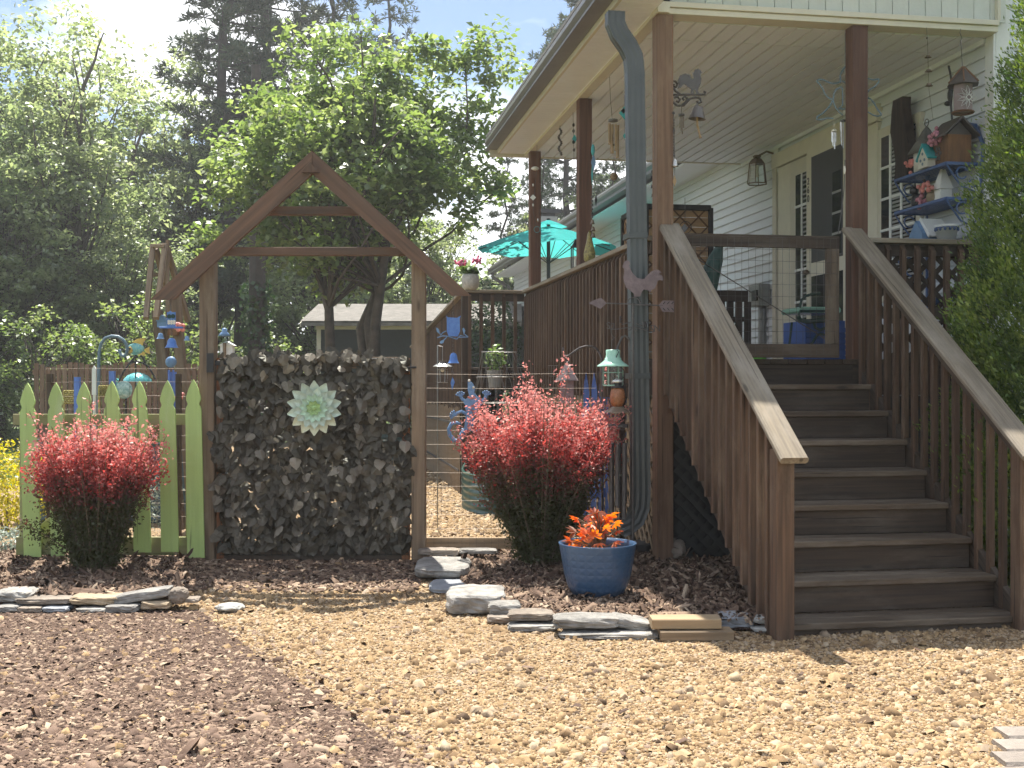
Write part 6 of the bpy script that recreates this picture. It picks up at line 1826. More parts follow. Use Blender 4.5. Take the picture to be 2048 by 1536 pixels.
strung('bell_string', 'string of small bronze bells beside the middle porch post', 'bell string', [(1184, 380), (1184, 500)], 10.4, [(1184, 394 + i * 8, 2.4, 2.8, 'iron', 'bead') for i in range(6)] + [(1185, 448, 5, 9, 'bronze', 'bell'), (1186, 462, 5.5, 9, 'bronze', 'bell'), (1186, 475, 6, 10, 'bronze', 'bell')])
strung('star_mobile', 'pale bird and star mobile in front of the far porch post', 'mobile', [(1074, 288), (1074, 330), (1066, 420), (1076, 470)], 12.9, [(1070, 337, 8, 4, 'white', 'bead'), (1066, 370, 1.5, 3, 'white', 'bead'), (1066, 395, 6, 6, 'white', 'dia'), (1066, 410, 1.5, 3, 'white', 'bead'), (1076, 440, 1.5, 4, 'silver', 'bead'), (1074, 459, 6, 7, 'teal', 'ring')])
strung('disc_ornament', 'pinkish round disc hanging behind the bamboo chime', 'hanging ornament', [(1228, 310), (1228, 345)], 12.6, [(1228, 353, 9, 8, 'lattice', 'dia'), (1228, 353, 8, 8, 'lattice', 'bead')])
strung('bell_cluster', 'cluster of dark little bells at the left of the front post', 'bell cluster', [(1310, 330), (1306, 410)], 8.6, [(1309, 345, 7, 4, 'darkroof', 'disc')] + [(1303 + (i * 5) % 9, 358 + i * 9, 3, 7, 'black', 'bell') for i in range(7)])
strung('moon_ornament', 'round black moon ornament hanging above the wire gate', 'hanging ornament', [(1370, 395), (1370, 440)], 8.55, [(1371, 455, 12, 0, 'black', 'ring'), (1369, 456, 7, 9, 'iron', 'dia')])
strung('saucer_bells', 'string of three saucer bells under the porch ceiling', 'bell string', [(1853, 55), (1855, 80), (1856, 120), (1858, 180), (1866, 238)], 8.62, [(1856, 115, 7, 5, 'bronze', 'bell'), (1857, 143, 7.5, 5, 'bronze', 'bell'), (1858, 172, 8, 6, 'bronze', 'bell'), (1854, 76, 2, 2.5, 'iron', 'bead')], r=.0015)
strung('hanging_cable', 'grey cable with connector running down the right porch post', 'cable', [(1690, 320), (1689, 345), (1688, 380), (1682, 430), (1676, 468)], 8.25, [(1689, 340, 2.5, 9, 'bulb', 'bead')], r=.003)
# blue wire star with small chimes
YBw = 8.75
Zb = lambda pts: zp(pts, 8.53, 1620, 140)
bw = thing('wire_star_mobile', 'blue wire flower mobile hanging behind the right porch post', 'mobile', at(1690, 240, YBw))
b = MB()
for q in ([(120, 170), (220, 165), (300, 205), (380, 232), (460, 225), (530, 200)], [(105, 185), (170, 250), (220, 330), (260, 420), (320, 480), (395, 510)], [(395, 510), (410, 580), (450, 660), (500, 720), (560, 770)], [(400, 500), (410, 400), (450, 330), (540, 290)], [(120, 800), (115, 845), (180, 850), (300, 820), (400, 830)], [(120, 800), (220, 740), (320, 640), (390, 520)],
          [(520, 200), (515, 100), (545, 20), (600, -60)], [(540, 180), (600, 220), (700, 300), (800, 260), (900, 145), (980, 145), (1080, 170), (1170, 155)], [(1175, 155), (1170, 210), (1110, 280), (1010, 340), (965, 400), (958, 460)], [(880, 280), (930, 350), (948, 460), (930, 560), (890, 640)], [(960, 465), (1040, 500), (1100, 580), (1150, 670), (1220, 760)], [(1220, 765), (1160, 790), (1080, 770), (1000, 720), (940, 710), (800, 760), (600, 760)], [(550, 300), (560, 450), (555, 600), (500, 650)], [(480, 660), (580, 670), (700, 660)]):
    b.tube([at(x, y, YBw) for x, y in Zb(q)], .006, 5)
b.tube([at(*Zb([(600, -60)])[0], YBw), V(at(*Zb([(600, -60)])[0], YBw).x, YBw, CE)], .002, 3)
b.build('wire_star', 'greyblue', bw)
for x, y0, n_ in ((410, 1050, 4), (560, 880, 3)):
    c = at(*Zb([(x, y0)])[0], YBw); k = YBw / F / 8.53
    b = MB(); b.lathe([(48 * k, 0), (50 * k, 25 * k), (30 * k, 35 * k)], c, 14).tube([c, c + V(0, 0, 220 * k)], .0015, 3); b.build('chime_cap', 'cream' if n_ == 4 else 'iron', bw)
    b = MB()
    for i in range(n_):
        q = c + V((-36 + 24 * i) * k, (i % 2) * 20 * k, 0); b.tube([q, q + V(0, 0, -(180 + 60 * (i % 3) + (160 if n_ == 3 else 0)) * k)], 9 * k, 6)
    b.build('chime_tubes', 'silver', bw)
# hanging birdhouse with a white flower
YN = 8.62
Zh = lambda pts: zp(pts, 3.338, 1740, 40)
hbh = thing('hanging_birdhouse', 'hexagonal wooden birdhouse with painted white flower hanging from the ceiling', 'birdhouse', at(1925, 232, YN))
c = at(1926, 170, YN); k = YN / F
MB().lathe([(20 * k, -54 * k), (20 * k, 2 * k)], c, 6, Euler((0, 0, R(12))).to_matrix()).build('body', 'lavender', hbh)
MB().lathe([(33 * k, -1 * k), (30 * k, 3 * k), (2 * k, 36 * k)], c, 6, Euler((0, 0, R(12))).to_matrix()).build('roof', 'darkroof', hbh)
b = MB()
for i in range(6):
    a = 6.28 * i / 6 + R(12); b.tube([c + V(32 * k * math.cos(a), 32 * k * math.sin(a), 2 * k), c + V(2 * k * math.cos(a), 2 * k * math.sin(a), 36 * k)], .007, 5)
b.build('roof_ribs', 'birdbrown', hbh)
b = MB(); fcx = at(1938, 194, YN - 19 * k)
for i in range(11):
    a = 6.28 * i / 11; u = V(math.cos(a), 0, math.sin(a)); w_ = V(-math.sin(a), 0, math.cos(a))
    L_ = 24 * k if u.x < .2 else 15 * k
    b.tube([fcx + u * 4 * k, fcx + u * L_ * .6 + w_ * 3.2 * k, fcx + u * L_, fcx + u * L_ * .6 - w_ * 3.2 * k, fcx + u * 4 * k], .0016, 4)
b.torus(fcx, 4.5 * k, .0022); b.build('painted_flower', 'white', hbh)
b = MB(); b.torus(c + V(0, 0, -55 * k), 20 * k, .009, (1, 0, 0), (0, 1, 0), 18, 5); b.build('bottom_trim', 'birdbrown', hbh)
b = MB(); b.tube(PX(YN, (1925, 134), (1923, 100), (1921, 82)), .003, 4).tube(PX(YN, (1921, 82), (1924, 76), (1920, 66), (1921, 58)), .003, 4); b.build('hanger', 'iron', hbh)
# driftwood plank on the wall by the window
p = ha(1804, 275, 5.0)
b = MB(); yy0, yy1 = ha(1822, 200, 5.0), ha(1788, 200, 5.0)
z1_, z0_ = ha(1805, 197, 5.0).z, ha(1805, 360, 5.0).z
g_ = random.Random(8)
ptsL, ptsR = [], []
for i in range(9):
    t = i / 8; z = z1_ + (z0_ - z1_) * t
    ptsL.append((yy1.y - .05 + .04 * math.sin(t * 6) + g_.uniform(-.012, .012), z)); ptsR.append((yy0.y + .02 + .05 * math.sin(t * 5 + 1) + g_.uniform(-.012, .012), z))
b.prism([(q[0], q[1]) for q in ptsL] + [(q[0], q[1]) for q in ptsR[::-1]], (5.04, 0, 0), (0, 1, 0), (0, 0, 1), -.08)
single('driftwood_plank', 'dark driftwood plank hung on the siding beside the window', 'wall decoration', b, 'driftwood', (5.0, p.y, z0_), 'H')

# blue iron shelf with birdhouses along the house wall
shf = thing('iron_shelf', 'blue wrought iron shelf stand against the siding', 'shelf', (4.95, 8.95, FL), 'H')
s0, s1 = ha(1893, 328, 4.80).y, ha(1790, 330, 4.80).y         # near and far end
SZ = [ha(1885, 329, 4.80).z, ha(1885, 399, 4.80).z, 2.47, 2.05]
for j, z in enumerate(SZ):
    b = MB()
    for q in (((4.80, s0), (4.80, s1)), ((5.08, s0), (5.08, s1)), ((4.80, s0), (5.08, s0)), ((4.80, s1), (5.08, s1))):
        b.bar((q[0][0], q[0][1], z), (q[1][0], q[1][1], z), .018, .026)
    b.build('shelf_frame', 'shelfblue', shf)
    b = MB()
    for i in range(9): b.bar((4.82 + i * .031, s0, z), (4.82 + i * .031, s1, z), .012, .006)
    b.build('shelf_slats', 'shelfblue', shf)
b = MB()
for y in (s0, s1):
    b.tube([(5.09, y, FL), (5.09, y, SZ[0] + .02)], .013, 6)
b.tube([(5.09, s0 - .02, SZ[0] - .05), (5.09, s0 - .03, SZ[0] + .15), (5.09, s0 + .08, SZ[0] + .32), (5.09, (s0 + s1) / 2, SZ[0] + .42), (5.09, s1 - .08, SZ[0] + .32), (5.09, s1, SZ[0])], .018, 6)
b.build('back_arch', 'shelfblue', shf)
b = MB()
for j in range(3):
    z = SZ[j]
    for y in (s0, s1):
        b.tube([(4.80, y, z - .01), (4.84, y, z - .07), (4.92, y, z - .17), (5.05, y, z - .22)], .008, 5)
        b.torus((4.93, y, z - .07), .045, .007, (1, 0, 0), (0, 0, 1), 14, 5, .4, 5.6)
        b.torus((5.02, y, z - .15), .03, .006, (1, 0, 0), (0, 0, 1), 12, 5, -2, 3)
b.build('scroll_brackets', 'shelfblue', shf)
def onshelf(px, j, a=4.93): return V(a, ha(px, 330, a).y, SZ[j] + .014)
c = onshelf(1893, 0); c.y = s0 + .14
bh1 = thing('birdhouse', 'large rust brown gabled birdhouse on the top shelf', 'birdhouse', c, 'H')
MB().box(c + V(-.10, -.11, 0), c + V(.10, .11, .22)).build('body', 'birdbrown', bh1)
MB().prism([(-.15, .20), (0, .34), (.15, .20), (.15, .215), (0, .36), (-.15, .215)], c + V(0, -.15, 0), (1, 0, 0), (0, 0, 1), -.30).prism([(-.10, .221), (.10, .221), (0, .32)], c + V(0, -.11, 0), (1, 0, 0), (0, 0, 1), -.22).build('roof', 'darkroof', bh1)
b = MB(); b.torus(c + V(-.106, .02, .09), .02, .006, (0, 1, 0), (0, 0, 1))
for i in range(6): b.ball(c + V(-.108, .02 + .035 * math.cos(i * 1.05), .09 + .045 * math.sin(i * 1.05)), (.006, .012, .016), 6, 4)
b.build('metal_daisy', 'iron', bh1)
b = MB(); gg = random.Random(1); hy_ = c + V(-.12, .03, .22)
for i in range(40): b.ball(hy_ + V(gg.gauss(0, .02), gg.gauss(0, .035), gg.gauss(0, .032)), .017, 5, 4)
M['hydrangea'] = mk('dusty pink hydrangea', (.55, .24, .29), rough=.7, var=.4, scale=60)
b.build('hydrangea_head', 'hydrangea', bh1, True)
b = MB(); b.tube([c + V(0, 0, .35), c + V(0, .02, .48), c + V(.03, .05, .62), c + V(.02, .06, .74), c + V(-.03, .0, .78)], .009, 5).ball(c + V(0, .03, .56), (.02, .03, .06), 6, 5).ball(c + V(0, .06, .50), (.03, .03, .02)).build('iron_finial', 'black', bh1)
c = onshelf(1822, 0); c.y = s1 - .28
bh2 = thing('birdhouse', 'white birdhouse with grey cone roof on the top shelf', 'birdhouse', c, 'H')
MB().lathe([(.10, 0), (.105, .17)], c, 18).build('body', 'cream', bh2, True)
MB().lathe([(.15, .165), (.09, .26), (.03, .36), (.005, .39)], c, 18).torus(c + V(0, 0, .42), .03, .004, (0, 1, 0), (0, 0, 1)).build('roof', 'greyroof', bh2, True)
b = MB(); gg = random.Random(2)
for i in range(12): b.ball(c + V(-.10 + gg.gauss(0, .012), .06 + gg.gauss(0, .022), .11 + gg.gauss(0, .025)), .017, 5, 4)
b.build('coral_bloom', 'coral', bh2, True)
c = V(4.86, s1 - .52, SZ[0] + .014)
bh3 = thing('birdhouse', 'small white gabled birdhouse with teal roof edge on the top shelf', 'birdhouse', c, 'H')
MB().prism([(-.07, 0), (.07, 0), (.07, .08), (0, .17), (-.07, .08)], c, (0, 1, 0), (0, 0, 1), -.10).build('body', 'cream', bh3)
MB().prism([(-.09, .06), (0, .175), (.09, .06), (.095, .075), (0, .195), (-.095, .075)], c + V(-.11, 0, 0), (0, 1, 0), (0, 0, 1), .13).build('roof', 'teal', bh3)
b = MB()
for dy, dz in ((0, .11), (-.03, .06), (.03, .06), (0, .03)): b.lathe([(.012, 0), (.012, .004)], c + V(-.104, dy, dz), 8, Euler((0, R(90), 0)).to_matrix())
b.build('entry_holes', 'greyblue', bh3)
c = V(4.90, s1 - .18, SZ[1] + .014)
cat_ = thing('cat_figure', 'black cat figure on the middle shelf', 'figurine', c, 'H')
MB().ball(c + V(0, 0, .06), (.05, .055, .07), 10, 7).ball(c + V(-.02, .01, .15), (.038, .04, .036), 10, 6).lathe([(.012, 0), (.001, .03)], c + V(-.02, .03, .175), 5).lathe([(.012, 0), (.001, .03)], c + V(-.02, -.01, .175), 5).build('body', 'black', cat_, True)
MB().tube([c + V(0, -.05, .05), c + V(0, -.12, .06), c + V(0, -.15, .16), c + V(0, -.11, .22)], .012, 6).build('tail', 'black', cat_)
c = V(4.88, s1 - .46, SZ[1] + .014)
ow_ = thing('owl_figure', 'tan owl figure with pink flower on the middle shelf', 'figurine', c, 'H')
MB().ball(c + V(0, 0, .05), (.05, .055, .055), 10, 7).ball(c + V(-.01, 0, .11), (.042, .046, .04), 10, 6).build('body', 'stonetan', ow_, True)
MB().ball(c + V(-.045, .02, .12), .012).ball(c + V(-.045, -.02, .12), .012).build('eyes', 'cream', ow_, True)
b = MB(); gg = random.Random(5)
for i in range(12): b.ball(c + V(-.04 + gg.gauss(0, .01), .10 + gg.gauss(0, .025), .05 + gg.gauss(0, .03)), .02, 5, 4)
b.build('pink_bloom', 'hydrangea', ow_, True)
c = V(4.92, s0 + .26, SZ[1] + .014)
wh = thing('white_steeple_house', 'small white steepled house with red blooms on the middle shelf', 'figurine', c, 'H')
MB().box(c + V(-.05, -.05, 0), c + V(.05, .05, .10)).lathe([(.085, .10), (.004, .30)], c, 4, Euler((0, 0, R(45))).to_matrix()).build('house', 'white', wh)
b = MB(); gg = random.Random(6)
for i in range(14): b.ball(c + V(-.09 + gg.gauss(0, .01), .10 + gg.gauss(0, .05), .13 + gg.gauss(0, .02)), .019, 5, 4)
b.build('red_blooms', 'coral', wh, True)
c = V(4.85, s1 - .50, 2.484)
bh4 = thing('birdhouse', 'pale blue birdhouse with slatted wooden roof on the bottom shelf', 'birdhouse', c, 'H')
MB().prism([(-.10, 0), (.10, 0), (.10, .09), (0, .20), (-.10, .09)], c, (0, 1, 0), (0, 0, 1), -.14).build('body', 'paleblue', bh4)
for i in range(6):
    t = i / 6
    MB().bar(c + V(-.10, .15 - .15 * t, .055 + .16 * t), c + V(.10, .15 - .15 * t, .055 + .16 * t), .03, .012, (0, .7, .7)).build('roof_slat', 'bamboo', bh4)
MB().bar(c + V(-.10, -.14, .06), c + V(-.10, .0, .215), .012, .03, (0, .7, .7)).bar(c + V(0, -.14, .06), c + V(0, .0, .215), .18, .012, (0, .7, .7)).build('roof_side', 'white', bh4)
c = V(4.86, s0 + .1, 2.484)
wp = thing('flower_pot', 'white pot with blue scalloped rim above the porch rail', 'plant pot', c, 'H')
MB().lathe([(.065, 0), (.085, .12), (.09, .12), (.09, .14), (.08, .14), (.075, .10)], c, 20).build('pot_body', 'white', wp, True)
b = MB()
for i in range(14):
    a = 6.28 * i / 14; b.ball(c + V(.0835 * math.cos(a), .0835 * math.sin(a), .105), (.012, .012, .014), 6, 4)
b.torus(c + V(0, 0, .118), .088, .005, (1, 0, 0), (0, 1, 0)); b.build('blue_scallops', 'shelfblue', wp)

# ------------------------------------------------------------------ shrubs
G = np.random.default_rng(21)
M['barberry'] = leaf('barberry leaf', [(.075, .082, .028), (.110, .082, .040), (.16, .062, .052), (.31, .062, .058), (.47, .098, .090), (.56, .24, .22)], trans=.48, gloss=.03, objvar=.05)
M['thuja'] = leaf('arborvitae spray', [(.035, .080, .020), (.090, .155, .028), (.20, .28, .05), (.32, .38, .09)], trans=.35, gloss=.04)
M['yellowshrub'] = leaf('golden shrub leaf', [(.30, .28, .02), (.55, .48, .04), (.66, .58, .10)], trans=.5)
M['silverleaf'] = leaf('silvery leaf', [(.16, .21, .16), (.34, .38, .33)], trans=.3)
def fbm(p, s): return np.array([noise.noise(Vector(q) * s) for q in p])
def barberry(name, label, base, H, W, nshoot, nleaf, seed, skew=0.0, extra=()):
    """vase of arching shoots; old leaves low on a shoot are green, new growth at its tip red"""
    g = np.random.default_rng(seed)
    st = MB(); P, Nn, C, Sz = [], [], [], []
    for i in range(nshoot):
        a = g.uniform(0, 2 * math.pi); q = math.sqrt(g.random())
        top = H * (1.0 - .17 * q ** 2.6) * g.uniform(.72, 1.05)
        top *= 1 + .22 * noise.noise(Vector((math.cos(a) * 1.6 * q, math.sin(a) * 1.6 * q, seed * 1.7)))
        q2 = q * (1 + .28 * noise.noise(Vector((math.cos(a) * 1.8, math.sin(a) * 1.8, seed * 2.3 + 4))))
        tip = np.array([W * .5 * q2 * math.cos(a) + skew * q, W * .42 * q2 * math.sin(a), top * g.uniform(.93, 1.0)])
        if i % 14 == 7: tip = tip * np.array([1.12, 1.1, 1.0]) + np.array([0, 0, .10 * g.random() * H])
        if i < len(extra): tip = np.array(extra[i])
        b0 = np.array([.10 * q * math.cos(a), .08 * q * math.sin(a), 0])
        mid = b0 * .5 + tip * .5 + np.array([-.05 * math.cos(a) * q, -.05 * math.sin(a) * q, .02 * H])
        t = np.linspace(0, 1, 9)[:, None]
        cur = (1 - t) ** 2 * b0 + 2 * t * (1 - t) * mid + t ** 2 * tip
        if i % 3 == 0:
            st.tube([Vector(c) for c in cur], list(np.linspace(.007, .0018, 9)), 4)
        n = int(nleaf * g.uniform(.7, 1.3))
        u = g.random(n) ** .80 * .96 + .04
        pos = (1 - u[:, None]) ** 2 * b0 + 2 * (u * (1 - u))[:, None] * mid + (u ** 2)[:, None] * tip
        pos += g.normal(0, .034, (n, 3)) * (.7 + .45 * (1 - u[:, None]))
        P.append(pos); Nn.append(g.normal(size=(n, 3)) + np.array([0, -.25, .7]))
        hgt = pos[:, 2] / H; rad = np.hypot(pos[:, 0], pos[:, 1]) / (W * .5)
        C.append(.95 * (hgt - .52) * 2.0 + .22 * (rad - .4) + .34 * (u - .6) + .22 * (g.random() - .5) + g.normal(0, .13, n) + .31)
        Sz.append(g.uniform(.013, .034, n))
    P = np.concatenate(P); k = P[:, 2] > .03
    C = np.concatenate(C); C = C + .22 * fbm(P, 5.0)
    me = raw_mesh('foliage', leaves(P[k], np.concatenate(Nn)[k], np.concatenate(Sz)[k], .62, .3, g), 4, 'barberry', np.clip(C[k], 0, 1))
    tm = st.mesh('stems'); tm.materials.append(M['stem'])
    return grow(name, tm, me, label, 'shrub', base, crown='foliage', trunkname='stems')
pb = at(1082, 1118, 8.2); pb.z = .09
barberry('barberry_bush', 'big red tipped barberry bush behind the blue pot', pb, 1.30, 1.24, 400, 135, 4, extra=[(-.42, -.25, .50), (-.45, -.2, .55), (.36, -.2, 1.0), (.2, -.15, 1.46), (.18, -.1, 1.50), (-.46, -.1, .62), (.13, -.1, 1.45)])
pb = at(190, 1135, 7.93); pb.z = .10
barberry('barberry_bush', 'smaller red tipped barberry bush in front of the green pickets', pb, 1.06, .93, 290, 122, 9, extra=[(-.45, -.15, .36), (-.46, -.2, .33), (-.42, -.18, .38), (0.0, -.1, 1.2), (.30, -.1, 1.12), (-.36, -.1, 1.05)])
# evergreen at the right of the stairs
def thuja(base, H, Rr, seed, ncl=1500, per=30):
    g = np.random.default_rng(seed)
    z = H * (1 - np.sqrt(g.random(ncl) * .985)); a = g.uniform(0, 2 * np.pi, ncl)
    prof = Rr * np.clip((1 - z / H), 0, 1) ** .78 * np.clip(.70 + z * .45, 0, 1)
    lump = 1 + .34 * np.array([noise.noise(Vector((math.cos(q) * 2.6, math.sin(q) * 2.6, w * 2.3))) for q, w in zip(a, z)])
    r = prof * lump * (1 - .55 * g.random(ncl) ** 2.2)
    c = np.stack([r * np.cos(a), r * np.sin(a), z], 1)
    out = np.stack([np.cos(a), np.sin(a), np.full(ncl, 1.15)], 1)
    P = np.repeat(c, per, 0) + np.repeat(unit(out), per, 0) * g.uniform(-.10, .11, (ncl * per, 1)) + g.normal(0, .032, (ncl * per, 3))
    tdir = unit(np.repeat(out, per, 0) + g.normal(0, .55, (ncl * per, 3)))
    nrm = unit(np.cross(tdir, g.normal(size=(ncl * per, 3))))
    L = g.uniform(.022, .050, (ncl * per, 1)); w = L * .18
    b = np.cross(nrm, tdir)
    V4 = np.stack([P - tdir * L * .5, P + b * w, P + tdir * L * .5, P - b * w], 1).reshape(-1, 3)
    rr = np.repeat(g.random(ncl), per) * .6 + g.random(ncl * per) * .4
    return raw_mesh('foliage', V4, 4, 'thuja', np.clip(rr, 0, 1))
tm = MB().tube([(0, 0, 0), (.02, 0, 1.5), (0, .02, 4.0)], [.09, .07, .02], 8).mesh('trunk'); tm.materials.append(M['bark'])
tb = h2w((4.90, 6.84, 0))
grow('arborvitae', tm, thuja(tb, 4.9, .96, 5, 2700, 66), 'tall green arborvitae beside the right handrail', 'tree', tb, crown='foliage')
# golden shrub and low silver plant at the left edge
def blob(n, rx, ry, rz, size, g, zb=0.0):
    d = unit(g.normal(size=(n, 3))) * (g.random((n, 1)) ** .33)
    lump = 1 + .35 * fbm(d, 2.5)[:, None]
    p = d * lump * np.array([rx, ry, rz]) + np.array([0, 0, zb])
    return p, d + g.normal(0, .7, (n, 3)) + np.array([0, 0, .5]), g.uniform(.7, 1.3, n) * size
p, nn_, sz = blob(3200, .42, .35, .44, .034, G, .44)
ps_ = at(12, 990, 10.2); ps_.z = 0
tmg = MB().tube([(0, 0, 0), (.02, 0, .4)], [.02, .008], 5).tube([(0, 0, 0), (-.15, 0, .5)], [.015, .006], 5).mesh('stems'); tmg.materials.append(M['stem'])
grow('golden_shrub', tmg, raw_mesh('foliage', leaves(p, nn_, sz, .6, .25, G), 4, 'yellowshrub', G.random(len(p))), 'golden yellow leafed shrub left of the first green picket', 'shrub', ps_, crown='foliage', trunkname='stems')
p, nn_, sz = blob(900, .28, .22, .11, .03, G, .10)
ps_ = at(10, 1055, 8.8); ps_.z = .085
grow('dusty_plant', None, raw_mesh('foliage', leaves(p, nn_, sz, .5, .2, G), 4, 'silverleaf', G.random(len(p))), 'low silvery plant at the foot of the green fence', 'plant', ps_, crown='foliage')
# garden plants in the raised beds
M['herb'] = leaf('garden herb', [(.05, .10, .025), (.12, .19, .05), (.24, .30, .12)], trans=.4)
for lab, pos, (rx, ry, rz), n in (('leafy plants growing in the slate blue raised bed', (-3.75, 11.1, .80), (.8, .4, .16), 1500), ('leafy plants growing in the far dark green bed', (-2.2, 20.2, .6), (.8, .8, .25), 900), ('leafy plants growing in the long green raised bed', (.4, 12.6, .42), (.7, 1.3, .22), 1800)):
    p, nn_, sz = blob(n, rx, ry, rz, .05, G, .05)
    grow('bed_plants', None, raw_mesh('foliage', leaves(p, nn_, sz, .5, .2, G), 4, 'herb', G.random(n)), lab, 'plants', pos, crown='foliage')
p, nn_, sz = blob(160, .10, .1, .12, .045, G, .1)
grow('hanging_plant', None, raw_mesh('foliage', leaves(p, nn_, sz, .5, .2, G), 4, 'herb', G.random(160)), 'small green plant in the bucket under the wire cloche', 'plant', at(992, 738, YR), crown='foliage')
p, nn_, sz = blob(420, .22, .16, .30, .05, G, .30)
grow('silver_stem_plant', None, raw_mesh('foliage', leaves(p, nn_, sz, .32, .2, G), 4, 'silverleaf', G.random(420)), 'pale stalky plant between the green pickets', 'plant', (at(312, 0, 9.8).x, 9.8, .1), crown='foliage')

# ------------------------------------------------------------------ trees
M['mapleleaf'] = leaf('broad tree leaf', [(.080, .125, .035), (.125, .180, .050), (.18, .235, .070), (.26, .30, .12)], trans=.64, gloss=.07, rough=.4)
M['woodleaf'] = leaf('woodland leaf', [(.115, .160, .070), (.18, .230, .100), (.25, .295, .135), (.37, .40, .22)], trans=.68, gloss=.07, rough=.4)
M['pineneedle'] = leaf('pine needles', [(.022, .040, .022), (.040, .064, .032), (.065, .090, .045), (.11, .11, .06)], trans=.25, gloss=.04)
M['ivygreen'] = leaf('ivy on trunk', [(.015, .04, .012), (.04, .085, .02)], trans=.3)
def limb(mb, p0, p1, r0, r1, g, bend=.12, n=6):
    p0, p1 = np.array(p0), np.array(p1); L = np.linalg.norm(p1 - p0)
    off = g.normal(0, bend * L, 3) * [1, 1, .5]
    pts = []
    for i in range(n + 1):
        t = i / n; pts.append(Vector(p0 + (p1 - p0) * t + off * math.sin(math.pi * t) + g.normal(0, .012 * L, 3) * (0 < i < n)))
    mb.tube(pts, list(np.linspace(r0, r1, n + 1)), 6)
    return pts
def broadleaf(H, Rx, Ry, z0, ncl, per, size, mat, seed, stems=1, r0=.2, spread=.5, rc=.42, flat=.5, shape=1.0, spray=None, nl=90, tmin=.2):
    """trunk(s), limbs to leaf clusters, clusters of small leaves spread through an uneven crown"""
    g = np.random.default_rng(seed)
    tr = MB(); C = []
    cz, hz = (z0 + H) / 2, (H - z0) / 2
    while len(C) < ncl:
        d = unit(g.normal(size=(1, 3)))[0] * g.random() ** .42
        lump = 1 + .30 * noise.noise(Vector(d) * 2.0 + Vector((seed, 0, 0))) * 1.6
        p = np.array([Rx * d[0] * lump, Ry * d[1] * lump, cz + hz * d[2] * (lump * .5 + .5)])
        if p[2] < cz: p[:2] *= (1 - .35 * shape * (cz - p[2]) / hz)
        if g.random() < .5 + .5 * noise.noise(Vector(p) * (1.6 / Rx) + Vector((0, seed, 0))) + .35: C.append(p)
    if spray is not None: C += [np.array(q) for q in spray]
    C = np.array(C)
    bases = []
    for s in range(stems):
        a = g.uniform(0, 6.28); e = np.array([spread * math.cos(a) * (stems > 1), spread * math.sin(a) * (stems > 1), 0])
        top = np.array([e[0] * 2.2 + g.normal(0, .15 * Rx), e[1] * 2.2, H * .82])
        bases.append(limb(tr, e * .35, top, r0, r0 * .16, g, .05, 10))
    for i in range(0, len(C), max(1, len(C) // nl)):
        tk = bases[g.integers(len(bases))]
        t = np.clip((C[i][2] - z0 * .3) / H - .16, tmin, .85)
        q = tk[int(t * (len(tk) - 1))]
        limb(tr, q, C[i], r0 * (.34 - .22 * t), .012, g, .10, 5)
    n = len(C) * per
    ctr = np.repeat(C, per, 0)
    off = unit(g.normal(size=(n, 3))) * (g.random((n, 1)) ** .5) * np.array([rc, rc, rc * flat]) * np.repeat(g.uniform(.6, 1.4, (len(C), 1)), per, 0)
    pos = ctr + off; pos[:, 2] -= .10 * rc * (off[:, 0] ** 2 + off[:, 1] ** 2) / rc ** 2
    nrm = g.normal(0, .55, (n, 3)) + np.array([0, 0, 1.0]) + off * .6
    rr = np.repeat(g.random(len(C)), per) * .45 + g.random(n) * .55
    me = raw_mesh('crown', leaves(pos, nrm, g.uniform(.7, 1.35, n) * size, .62, .3, g), 4, mat, np.clip(rr, 0, 1))
    tm = tr.mesh('trunk', smooth=True); tm.materials.append(M['bark'])
    return tm, me
def pine(H, z0, Rb, nwh, per, tuft, seed, r0=.22, size=.2):
    g = np.random.default_rng(seed)
    tr = MB(); tk = limb(tr, (0, 0, 0), (g.normal(0, .2), g.normal(0, .2), H), r0, .03, g, .01, 12)
    P, T = [], []
    for w in range(nwh):
        z = z0 + (H - z0) * (w + g.random() * .6) / nwh
        f = 1 - (z - z0) / (H - z0)
        L0 = Rb * (f ** .8 * .9 + .12)
        for i in range(per):
            a = g.uniform(0, 6.28); L = L0 * g.uniform(.5, 1.15)
            d = np.array([math.cos(a), math.sin(a), g.uniform(-.12, .30)])
            p0 = np.array(tk[min(12, int(z / H * 12))]); p0[2] = z
            p1 = p0 + d * L
            limb(tr, p0, p1, .045 * f + .012, .006, g, .05, 4)
            m = max(4, int(tuft * L / Rb))
            t = g.uniform(.30, 1.03, m)
            c = p0 + (p1 - p0) * t[:, None] + g.normal(0, .16, (m, 3)) * [1, 1, .45]
            P.append(np.repeat(c, 16, 0)); T.append(np.repeat(d[None] + np.array([[0, 0, .5]]), m * 16, 0))
    P = np.concatenate(P); T = np.concatenate(T); n = len(P)
    t = unit(T * .6 + g.normal(0, .75, (n, 3)))
    L = g.uniform(.6, 1.2, (n, 1)) * size; b = unit(np.cross(t, g.normal(size=(n, 3)))) * size * .085
    V4 = np.stack([P, P + t * L * .5 + b, P + t * L, P + t * L * .5 - b], 1).reshape(-1, 3)
    me = raw_mesh('crown', V4, 4, 'pineneedle', np.repeat(g.random(n // 16), 16) * .5 + g.random(n) * .5)
    tm = tr.mesh('trunk', smooth=True); tm.materials.append(M['barkdark'])
    return tm, me
